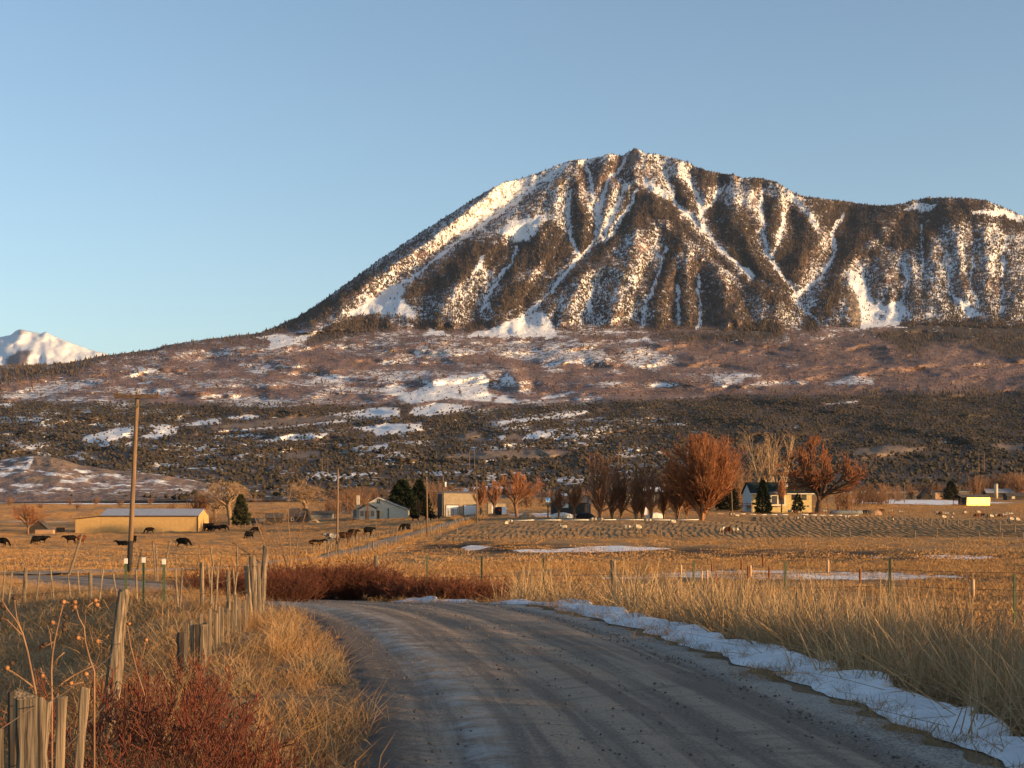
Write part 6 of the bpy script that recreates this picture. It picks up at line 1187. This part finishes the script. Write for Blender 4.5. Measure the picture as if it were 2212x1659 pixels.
# -- house behind the poplars
ch2 = simple('long_house', 'long low house with snowy grey roof behind the poplars', 'house', 628, 345, 17.8, 9, 5.2, 6.6, M('shade_dimmed_grey_wall', (.11, .105, .10), (.08, .077, .073), 1, .8), ROOFB, .0, True, .5, [(-6, 3.9, 1.1, 1.2, PANE), (1.2, 3.9, 1.5, 1.3, TRIM), (5.6, 3.7, 1.0, 1.5, TRIM), (-3, 3.9, 1.0, 1.2, PANE)])  # grey wall darkened, the trees' shade is put into its colour
q = MB(); q.box(-8.6, 8.6, -.35, -.003, -.8, 2.6); q.build('lower_wall', M('shade_dimmed_brown_wall', (.24, .15, .085), (.17, .105, .06), 1, .8), ch2); q = MB(); roof_slab(q, (2.0, -.3, 5.42), (8.2, -.3, 5.42), (8.2, 3.6, 6.5), (2.4, 3.6, 6.5), .06); q.build('roof_snow', SNOW, ch2); q = MB(); q.box(3.4, 4.4, -.42, -.353, -.3, 2.0); q.build('door', BRIGHT, ch2)  # lower wall's brown is darkened for the same tree shade
simple('outbuilding', 'low dark outbuilding behind the small russet trees', 'shed', 573, 362, 10.5, 6, 2.9, 4.4, DARKW, ROOFB, 0, True, .3, [(-2, 2.2, 1.6, .9, TRIM)])
# -- bright shed on the right
ss = empty('field_shed', on(966.5, 690), .37); q = MB(); q.box(0, 13.0, 0, 6, -.5, 4.0); q.build('wall', DARKW, ss); q = MB(); q.mesh([(0.02, -.12, .05), (12.98, -.12, .05), (12.98, -.52 + .1, 3.95), (.02, -.52 + .1, 3.95), (.02, -.02, .05), (12.98, -.02, .05), (12.98, -.02, 3.95), (.02, -.02, 3.95)], [(0, 1, 2, 3), (4, 7, 6, 5), (0, 4, 5, 1), (3, 2, 6, 7), (0, 3, 7, 4), (1, 5, 6, 2)]); mw_ = q.build('metal_cladding', MIRROR, ss)
mw_.data.transform(Matrix.Identity(4)); q = MB(); roof_slab(q, (-3.2, -.7, 4.0), (13.4, -.7, 4.0), (13.4, 3, 5.3), (-3.2, 3, 5.3), .12); roof_slab(q, (-3.2, 6.6, 4.0), (13.4, 6.6, 4.0), (13.4, 3, 5.3), (-3.2, 3, 5.3), .12); q.build('roof', ROOFB, ss)
for y in (.2, 5.6): q = MB(); q.box(-3.0, -2.8, y, y + .2, -.5, 4.0); q.build('post', DARKW, ss)
tag(ss, 'field shed with a wall of dazzling sunlit metal', 'shed')
si = empty('silo', on(996, 905)); q = MB(); q.tube([(0, 0, -.5), (0, 0, 8.6)], 1.15, 16); q.build('shell', M('silo_concrete', (.52, .42, .30), (.44, .35, .25), 2, .8), si, True); q = MB(); q.tube([(0, 0, 8.6), (0, 0, 9.0), (0, 0, 9.3)], [1.2, .8, .1], 16); q.build('dome', GREYS, si, True); tag(si, 'round pale silo at the far right', 'silo')
simple('far_barn', 'grey roofed barn behind the round silo', 'barn', 1000, 930, 17, 9, 3, 5.4, DARKW, ROOFG); simple('far_house', 'square orange lit house among the far trees', 'house', 940, 880, 5.6, 5, 4.2, 5.0, ORW, ROOFB, .1, True, .2); simple('far_house', 'dark roofed A-frame house left of the square one', 'house', 926, 890, 7.5, 7, 1.6, 5.0, DARKW, ROOFB, 0, False, .3); simple('far_house', 'brown house at the right picture edge', 'house', 1017, 840, 11, 7, 2.4, 4.2, DARKW, ROOFB, 0, True, .3, [(-2, 1.4, 1.6, 1.2, GLINT_PANE)]); simple('far_house', 'red brick house at the far right edge', 'house', 1023, 960, 6, 6, 4.4, 5.6, BRICK, ROOFB); simple('far_shed', 'orange roofed low shed among far trees', 'shed', 918, 980, 8, 6, 2.4, 3.6, ORW, ORW)
simple('far_house', 'white house with pale roof among far thickets', 'house', 871, 930, 6.5, 5, 2.6, 4.2, CREAM, BRIGHT)
for u, w, lab, pm in [(870.2, 3.0, 'largest of the tiny red huts', GLINT_PANE), (877.8, 2.2, 'middle tiny hut with bright gable', GLINT_PANE), (883.8, 1.6, 'smallest tiny hut, on the right', GLINT_PANE)]: simple('red_hut', lab, 'hut', u, 820, w, 3, 1.7, 2.9, BRICK, TRIM if w < 2.9 else BRICK, .1, False, .15, [(0, .95, w * .3, .9, pm)])
simple('far_barn', 'long grey building far behind the lane trees', 'barn', 344, 520, 11, 6, 2.5, 4.0, GREYS, ROOFT); simple('cabin', 'small grey log cabin with shingle roof by cottonwoods', 'cabin', 296.5, 405, 4.4, 4.6, 1.6, 3.7, DARKW, ROOFB, 0, True, .25, [(-1.1, .8, .6, .7, PANE)], (1.0, .3)); simple('shed', 'dark collapsed shed left of the grey cabin', 'shed', 274, 402, 4.2, 3.5, 1.7, 2.9, DARKW, ROOFB, .1)
simple('shed', 'dark triangular shed at the far left', 'shed', 38.5, 352, 5.6, 4, .5, 3.0, DARKW, ROOFB, .05, False, .2); simple('brick_pen', 'low tan wall in front of the triangular shed', 'pen', 44, 346, 4.1, 1.5, .85, .95, ORW, ORW, 0, True, .02); simple('shed', 'low grey sheds right of the woodpile', 'shed', 322, 440, 6, 4, 1.5, 2.3, GREYS, ROOFB)
fp = empty('cattle_feeder', on(60.5, 350)); q = MB(); q.box(-1, 1, 0, .12, .4, 1.5); q.build('panel', BLACKM, fp)
for x in (-.9, .9): q = MB(); q.box(x - .05, x + .05, .13, .23, -.1, 1.45); q.build('leg', BLACKM, fp)
tag(fp, 'black panel on legs left of the tan barn', 'panel')
ft = empty('feed_trailer', on(206, 366)); q = MB(); q.prism([(-1.9, .7), (1.6, .7), (1.9, 1.9), (-2.1, 1.9)], -1, 1, 'y'); q.build('hopper', BLACKM, ft)
for x in (-1.2, 1.0):
    for y in (-1.1, .95): q = MB(); q.tube([(x, y, .42), (x, y + .18, .42)], .42, 14); q.build('wheel', BLACKM, ft)
tag(ft, 'black feed trailer behind the three black cows', 'trailer')
tk = empty('water_tank', on(548, 312)); q = MB(); q.tube([(0, 0, 2.6), (0, 0, 2.7), (0, 0, 4.25), (0, 0, 4.35)], [.3, .5, .5, .25], 20); q.build('tank', M('polished_steel', (.80, .78, .74), (.74, .72, .68), 2, .25, metal=1.0), tk, True); q = MB(); q.tube([(0, 0, -.2), (0, 0, 2.7)], .16, 8); q.build('post', WOOD, tk); tag(tk, 'shiny silver tank on a post before the poplars', 'tank')
fu = empty('fuel_tank', on(258.5, 382)); q = MB(); q.tube([(-1.9, 0, 1.6), (-1.8, 0, 1.6), (1.4, 0, 1.6), (1.5, 0, 1.6)], [.3, .62, .62, .3], 14); q.build('tank', M('dull_steel_tank', (.07, .072, .075), None, 3, .5), fu, True)
for x in (-1.4, 1.0): q = MB(); q.box(x - .08, x + .08, -.4, .4, -.1, 1.1); q.build('leg', BLACKM, fu)
tag(fu, 'dark horizontal fuel tank on legs near the cabin', 'tank')
wp = empty('wood_pile', on(313.5, 396)); LOG = M('split_log', (.44, .33, .21), (.28, .20, .125), 3, .9); rd = random.Random(4)
for i in range(44):
    a = rd.uniform(0, 3.14); x, y = rd.gauss(0, .85), rd.gauss(0, .5); z = max(.1, 1.45 - abs(x) * .9 - abs(y) * .5) * rd.uniform(.3, 1); L = rd.uniform(.5, 1.0); q = MB(); dx, dy = math.cos(a) * L, math.sin(a) * L * .5; q.tube([(x - dx, y - dy, z - rd.uniform(-.2, .2)), (x + dx, y + dy, z)], rd.uniform(.07, .13), 5); q.build('log', LOG, wp)
tag(wp, 'heap of pale split logs under the brown cottonwood', 'wood pile')
JUNK = [(562, 322, 2.6, 'white tarp covered stack under the russet trees', WHITE), (585, 318, 2.2, 'dark machinery heap left of the poplar row', BLACKM), (527, 322, 1.8, 'pale stone heap beside the fan shaped tree', ORW), (655, 318, 2.0, 'low white object between the poplars', WHITE), (866, 372, 1.8, 'dark hay feeder right of the long tarp', BLACKM), (876, 366, 1.5, 'low pale feed trough in the paddock', ORW), (417, 392, .9, 'small white tank under the smaller evergreen', WHITE), (427, 398, .7, 'blue grey barrel right of the evergreen', GREYS)]
for u, Y, s_, lab, mt_ in JUNK:
    rd = random.Random(int(u)); q = MB(); V = []; n = 10
    for i in range(4):
        for j in range(n): a = 6.283 * j / n; rr_ = (1, .96, .75, .3)[i] * s_ * rd.uniform(.85, 1.1); V.append((math.cos(a) * rr_, math.sin(a) * rr_ * .6, (-.1, .3, .62, .78)[i] * min(s_, 1.5) * rd.uniform(.95, 1.05)))
    q.mesh(V, [(i * n + j, i * n + (j + 1) % n, (i + 1) * n + (j + 1) % n, (i + 1) * n + j) for i in range(3) for j in range(n)] + [tuple(3 * n + j for j in range(n))]); o = q.build(lab.split()[1] if False else 'farm_clutter', mt_, None); o.location = on(u, Y); tag(o, lab, 'farm clutter')
tp_ = empty('tarp_roll', on(846, 364)); q = MB(); q.tube([(-3.9, 0, .45), (-3.7, 0, .5), (-1, 0, .55), (1.5, 0, .5), (3.8, 0, .52), (4.0, 0, .45)], [.3, .55, .6, .56, .58, .3], 12); q.build('cover', GREYS, tp_, True)
for x in (-2.5, 0, 2.5): q = MB(); q.tube([(x, -.62, .1), (x, -.45, .95), (x, 0, 1.15), (x, .45, .95)], .03, 5); q.build('strap', BLACKM, tp_)
tag(tp_, 'long grey covered roll below the broad russet tree', 'roll')

# ------------------------------------------------------------------ the sheep field: mown rows, each a low swath falling to the right
rows_, cols_ = 34, []; tt = np.linspace(0, 1, rows_)
for i in range(-4, 158):
    for s_, h_ in ((0.0, .085), (.45, .05), (.93, .0), (.96, .0)): cols_.append((i + s_, h_))
ci = np.array([c_[0] for c_ in cols_]); chh = np.array([c_[1] for c_ in cols_]); x0 = (-3 + ci * .98)[None]; t = tt[:, None]
Yg = 204 + t * np.where(x0 < 42, 92, np.maximum(60, 135 - .25 * np.maximum(0, x0 - 60)))
Xg = x0 + 22 * (t ** 1.25) * (.35 + x0 / 90) - 2 * np.sin(t * 2.2) - 3 + .18 * np.sin(Yg * .3 + np.floor(ci)[None] * 1.3); Zg = ground_z(Xg, Yg) + .09 + chh[None] * (1 + .4 * fbm(Xg / 3, Yg / 6, 2, 5)); edge_ = sstep(0, .05, t) * sstep(0, .05, 1 - t); Zg = Zg - .2 * (1 - edge_)
fm = M('mown_stubble', (.36, .215, .098), (.26, .155, .070), .5, .95, .05, (1, .25, 1), .06, detail=6)
tag(link('sheep_field', np_mesh('sheep_field', np.stack([Xg.ravel(), Yg.ravel(), Zg.ravel()], -1), grid_quads(*Xg.shape)), None, fm), 'brown mown field with parallel curving rows', 'field', kind='structure')

# ------------------------------------------------------------------ animals
def skin_mesh(name, joints, edges, sub=2):
    me = bpy.data.meshes.new(name); me.from_pydata([j[0] for j in joints], edges, []); o = bpy.data.objects.new(name, me); COL.objects.link(o); sk = o.modifiers.new('skin', 'SKIN'); sk.use_smooth_shade = True; sb = o.modifiers.new('sub', 'SUBSURF'); sb.levels = sb.render_levels = sub
    for i, j in enumerate(joints): r = j[1]; me.skin_vertices[0].data[i].radius = r if isinstance(r, tuple) else (r, r)
    me.skin_vertices[0].data[0].use_root = True; dg_ = bpy.context.evaluated_depsgraph_get(); dg_.update(); out = bpy.data.meshes.new_from_object(o.evaluated_get(dg_)); bpy.data.objects.remove(o); out.name = name; return out
def beast(pose, sheep=False):
    J, E = [], []
    def chain(pts, start=None):
        prev = start
        for p, r in pts:
            J.append((p, r)); i = len(J) - 1
            if prev is not None: E.append((prev, i))
            prev = i
        return prev
    lie = pose == 'lying'; dz = -.62 if lie else 0
    if not sheep:
        chain([((-.1, 0, .95 + dz), (.38, .43)), ((.35, 0, .95 + dz), (.36, .43)), ((.68, 0, 1.06 + dz), (.24, .31))]); J_f = 1; ch_i = 2; chain([((-.5, 0, .99 + dz), (.35, .39)), ((-.78, 0, 1.06 + dz), (.23, .27))], 0); hip = 3; rump = 4
        if pose == 'grazing': nk = [((.95, 0, .85), .16), ((1.13, 0, .5), .125), ((1.2, 0, .33), .12), ((1.3, 0, .12), .085)]
        elif pose == 'lying': nk = [((.92, 0, .62), .16), ((1.1, 0, .75), .13), ((1.24, 0, .7), .115), ((1.46, 0, .6), .08)]
        else: nk = [((.93, 0, 1.15), .19), ((1.1, 0, 1.2), .155), ((1.22, 0, 1.17), .13), ((1.43, 0, 1.0), .09)]
        hd_ = chain(nk, ch_i); head = len(J) - 2
        for s_ in (-1, 1):
            hx0, hy0, hz0 = J[head][0]; chain([((hx0 - .1, s_ * .16, hz0 + .08), .035), ((hx0 - .14, s_ * .25, hz0 + .06), .025)], head)
            if lie: chain([((.5, s_ * .3, .18), .1), ((.72, s_ * .34, .09), .06), ((.5, s_ * .32, .06), .05)], J_f); chain([((-.4, s_ * .36, .2), .15), ((-.15, s_ * .42, .1), .08), ((-.5, s_ * .4, .06), .055)], hip)
            else: st = .06 * s_; chain([((.45, s_ * .19, .68), .12), ((.46 + st, s_ * .18, .42), .07), ((.44 + st, s_ * .18, .12), .05), ((.48 + st, s_ * .18, .02), .062)], J_f); chain([((-.46, s_ * .21, .72), .165), ((-.52 - st, s_ * .2, .58), .11), ((-.7 - st, s_ * .19, .42), .068), ((-.64 - st, s_ * .19, .12), .05), ((-.6 - st, s_ * .19, .02), .06)], hip)
        chain([((-.95, 0, 1.05 + dz), .03), ((-.99, 0, max(.7 + dz, .15)), .022), ((-.99, 0, max(.45 + dz, .08)), .035)], rump)
    else:
        dz = -.27 if lie else 0; chain([((0, 0, .55 + dz), (.235, .25)), ((.25, 0, .55 + dz), (.22, .235)), ((.42, 0, .6 + dz), .15)]); chain([((-.27, 0, .56 + dz), (.225, .23)), ((-.42, 0, .56 + dz), .13)], 0); hip = 3
        nk = [((.52, 0, .42), .1), ((.6, 0, .25), .078), ((.66, 0, .1), .05)] if pose == 'grazing' else [((.5, 0, .72 + dz), .1), ((.6, 0, .8 + dz), .08), ((.74, 0, .72 + dz), .05)]
        chain(nk, 2); head = len(J) - 2
        for s_ in (-1, 1):
            hx0, hy0, hz0 = J[head][0]; chain([((hx0 - .04, s_ * .09, hz0 + .04), .022), ((hx0 - .06, s_ * .15, hz0 + .02), .016)], head)
            if not lie: chain([((.24, s_ * .11, .34), .06), ((.25 + .03 * s_, s_ * .11, .17), .033), ((.25 + .03 * s_, s_ * .11, .02), .034)], 1); chain([((-.27, s_ * .12, .36), .075), ((-.31, s_ * .11, .2), .036), ((-.28, s_ * .11, .02), .034)], hip)
    me = skin_mesh('body', J, E, 1 if sheep else 2); return me
COWM = {c: M('cow_' + c, a, b_, 4, .9, spec=.04) for c, a, b_ in [('black', (.005, .0045, .0045), (.009, .008, .0075)), ('red', (.13, .035, .015), (.09, .026, .012)), ('brown', (.045, .022, .013), (.03, .015, .01)), ('pied', (.012, .011, .011), (.40, .36, .32))]}
WOOL = M('wool', (.58, .47, .33), (.42, .33, .22), 9, .98, .02, spec=.05); FACE = M('dark_face', (.035, .025, .02), (.055, .038, .028), 4, .8); WOOLB = M('brown_wool', (.11, .045, .026), (.075, .032, .02), 9, .98, .02, spec=.05)
BODY = {p: beast(p) for p in ('grazing', 'standing', 'lying')}; SBODY = {p: beast(p, True) for p in ('grazing', 'standing', 'lying')}
ANM = {}
def body_mesh(kind, pose, col):
    key = (kind, pose, col)
    if key not in ANM:
        if kind == 'cow': me = BODY[pose].copy(); me.materials.clear(); me.materials.append(COWM[col])
        else:
            me = SBODY[pose].copy(); me.materials.clear(); me.materials.append(WOOL if col == 'white' else WOOLB); me.materials.append(FACE); lim = .30 if pose != 'lying' else -.1
            for p in me.polygons:
                c = p.center
                if c.z < lim and abs(c.x) < .5 or c.x > .53: p.material_index = 1
        ANM[key] = me
    return ANM[key]
def y_at(u, v, lo=60, hi=900):
    Y = np.geomspace(lo, hi, 900); X = (u - 512) / F * Y; Z = ground_z(X, Y); vv = HZ - (Z - HC) / Y * F; i = np.where(vv > v)[0]; j = i[-1] if len(i) else 0; return float(Y[min(j, 899)])
def animal(kind, pose, col, u, v, face, label, s=1.0, lim=(60, 460)):
    Y = min(max(y_at(u, v, *lim), lim[0]), lim[1]); p = on(u, Y); r = empty(kind, p, face, s); link('body', body_mesh(kind, pose, col), r); return tag(r, label, kind, 'black and brown cows in the pasture' if kind == 'cow' else 'sheep grazing in the field')
R_, L_, C_, B_ = 0.0, math.pi, -math.pi / 2, math.pi / 2
r4 = lambda x, y: (x / 8.044, 437.5 + y / 8.044); r5 = lambda x, y: (250 + x / 8.044, 437.5 + y / 8.044); r6 = lambda x, y: (500 + x / 8.044, 412.5 + y / 8.044); r7 = lambda x, y: (749 + x / 8.044, 412.5 + y / 8.044); q4 = lambda x, y: (850 + x / 12.713, 465 + y / 12.713); q3 = lambda x, y: (725 + x / 14.747, 420 + y / 14.747)
for (x, y), pose, col, fc, lab in [(r4(12, 882), 'grazing', 'black', R_, 'black cow grazing cut off by the left edge'), (r4(290, 865), 'grazing', 'black', C_ - .3, 'black cow grazing toward us, left of a pair'), (r4(335, 857), 'standing', 'black', R_ + .5, 'black cow standing right of the facing one'), (r4(568, 855), 'standing', 'black', L_ + .5, 'black cow standing alone left of the red one'), (r4(652, 855), 'standing', 'red', B_ - .3, 'reddish cow behind the leaning stake'), (r4(990, 868), 'lying', 'black', L_, 'black cow lying left of the near pole'), (r4(1076, 858), 'standing', 'black', B_, 'black cow seen from behind right of the pole'), (r4(1205, 775), 'grazing', 'brown', L_, 'brown cow grazing before the tan barn wall'), (r4(1470, 888), 'grazing', 'black', R_ - .2, 'black cow grazing right beside a small frame'),
    (r4(1690, 755), 'grazing', 'black', L_, 'black cow at left of the three by the trailer'), (r4(1742, 756), 'grazing', 'black', L_ + .4, 'middle black cow of the three by the trailer'), (r4(1795, 752), 'grazing', 'black', R_, 'black cow at right of the three by the trailer'), (r4(2003, 822), 'grazing', 'black', C_ - .5, 'black cow grazing below the other, facing us'), (r4(2060, 775), 'grazing', 'black', L_, 'black cow grazing sideways below the pine'),
    (r5(530, 867), 'lying', 'black', R_, 'black cow resting left of the second pole'), (r5(662, 850), 'standing', 'pied', L_, 'patchy cow left of the second pole'), (r5(758, 846), 'standing', 'brown', R_, 'brown cow right of the second pole'), (r5(824, 815), 'standing', 'black', R_ + .9, 'black cow behind the lane pickets, lower one'), (r5(952, 788), 'standing', 'black', R_ + .7, 'black cow behind the lane pickets, middle one'), (r5(1250, 760), 'grazing', 'black', L_ + .6, 'black cow behind the lane pickets, farthest up'), (r5(1328, 675), 'standing', 'black', L_, 'black cow standing before the dark evergreens'), (r5(1436, 668), 'standing', 'black', R_, 'black cow half behind the third pole'), (r5(1492, 655), 'lying', 'black', R_, 'black cow right of the third pole by the bank')]: animal('cow', pose, col, x, y, fc, lab, random.uniform(1.08, 1.2))
SH = [(r6(47, 915), 'grazing', 'white', B_ - .6, 'sheep at the left field end, front of a pair'), (r6(76, 900), 'grazing', 'white', R_, 'sheep at the left field end, rear of a pair'), (r6(515, 935), 'lying', 'white', L_, 'sheep lying alone in the left part of the rows'), (r6(750, 882), 'standing', 'white', R_, 'sheep just below the pipe, left one'), (r6(808, 886), 'grazing', 'white', R_ - .4, 'sheep just below the pipe, right one'), (r6(1020, 950), 'grazing', 'white', R_, 'dark faced sheep of the middle pair, left'), (r6(1112, 953), 'grazing', 'white', L_, 'dark faced sheep of the middle pair, right'), (r6(1190, 892), 'grazing', 'white', R_, 'single sheep under the poplar row'), (r6(1393, 906), 'grazing', 'white', L_, 'sheep grazing near the willow'), (r6(1852, 836), 'standing', 'white', C_, 'sheep right of the willow base'), (r6(1902, 838), 'lying', 'white', R_, 'sheep lying right of the willow base'), (r6(1800, 975), 'grazing', 'white', L_ + .4, 'white sheep left of the brown one'), (r6(1830, 978), 'grazing', 'brown', R_, 'dark brown sheep between two white ones in the rows'), (r6(1886, 976), 'grazing', 'white', R_, 'white sheep right of the brown one'),
    (q3(348, 1338), 'standing', 'white', R_, 'sheep behind the pipe before the spruce, left'), (q3(406, 1338), 'grazing', 'white', R_, 'sheep behind the pipe before the spruce, right'), (q3(612, 1352), 'grazing', 'brown', L_, 'dark sheep at the pipe left of the garage'), (r7(322, 813), 'standing', 'white', B_, 'white sheep leftmost of the group by the garage'), (r7(343, 815), 'standing', 'white', B_, 'white sheep second in the group by the garage'), (r7(374, 819), 'grazing', 'brown', L_, 'brown sheep in the group by the garage'), (r7(406, 813), 'grazing', 'white', R_, 'white sheep rightmost of the garage group'), (r7(390, 868), 'standing', 'white', B_, 'sheep in the rows, left of two'), (r7(440, 866), 'standing', 'white', B_, 'sheep in the rows, right of two'), (r7(500, 825), 'lying', 'brown', R_, 'dark sheep lying below the broad russet tree'), (r7(556, 808), 'grazing', 'white', L_, 'sheep under the broad tree, left'), (r7(606, 808), 'standing', 'white', R_, 'sheep under the broad tree, right'), (r7(782, 860), 'standing', 'white', R_, 'white sheep alone in the right rows'), (r7(1150, 880), 'standing', 'white', C_, 'sheep near the fence bend seen head on'), (r7(1075, 806), 'standing', 'brown', L_, 'dark sheep at the paddock trough'), (r7(1136, 808), 'standing', 'white', R_, 'pale sheep right of the paddock trough'), (r7(1216, 815), 'grazing', 'white', R_, 'sheep alone in the paddock'),
    (q4(1115, 642), 'standing', 'white', L_, 'sheep with raised head left of paddock cluster'), (q4(1158, 642), 'grazing', 'brown', L_, 'dark sheep second in the paddock cluster'), (q4(1188, 640), 'grazing', 'white', R_, 'sheep third in the paddock cluster'), (q4(1218, 646), 'standing', 'white', R_, 'sheep fourth in the paddock cluster'), (q4(1306, 647), 'standing', 'white', B_, 'sheep seen from behind right of the cluster'), (q4(1190, 696), 'grazing', 'white', L_, 'dark faced sheep behind the brace frame'), (q4(1292, 692), 'standing', 'white', B_, 'sheep behind the brace frame, right'), (q4(1466, 632), 'grazing', 'white', L_, 'sheep alone between the two paddock clusters'), (q4(1636, 630), 'standing', 'white', L_, 'white sheep below the dazzling shed, rear'), (q4(1616, 676), 'grazing', 'brown', L_, 'dark sheep below the dazzling shed, left'), (q4(1686, 662), 'grazing', 'brown', R_, 'dark sheep below the dazzling shed, right'), (q4(1735, 681), 'standing', 'white', C_, 'sheep facing us below the dazzling shed'), (q4(1796, 686), 'grazing', 'white', L_, 'dark legged sheep right of the facing one'), (q4(1845, 668), 'standing', 'white', B_, 'sheep turned away near the right cluster'), (q4(1920, 671), 'grazing', 'brown', L_, 'brown sheep of the right cluster'), (q4(1952, 662), 'standing', 'white', R_, 'white sheep behind the brown one at right'), (q4(1996, 656), 'standing', 'white', R_, 'white sheep at right end of the cluster'), (q4(2046, 634), 'lying', 'white', R_, 'sheep lying farthest right in the paddock'), (q4(2050, 726), 'grazing', 'white', L_, 'sheep near the right edge, left of two'), (q4(2128, 731), 'grazing', 'white', L_, 'sheep near the right edge, right of two')]
for (x, y), pose, col, fc, lab in SH: animal('sheep', pose, col, x, y, fc, lab, random.uniform(1.15, 1.35))
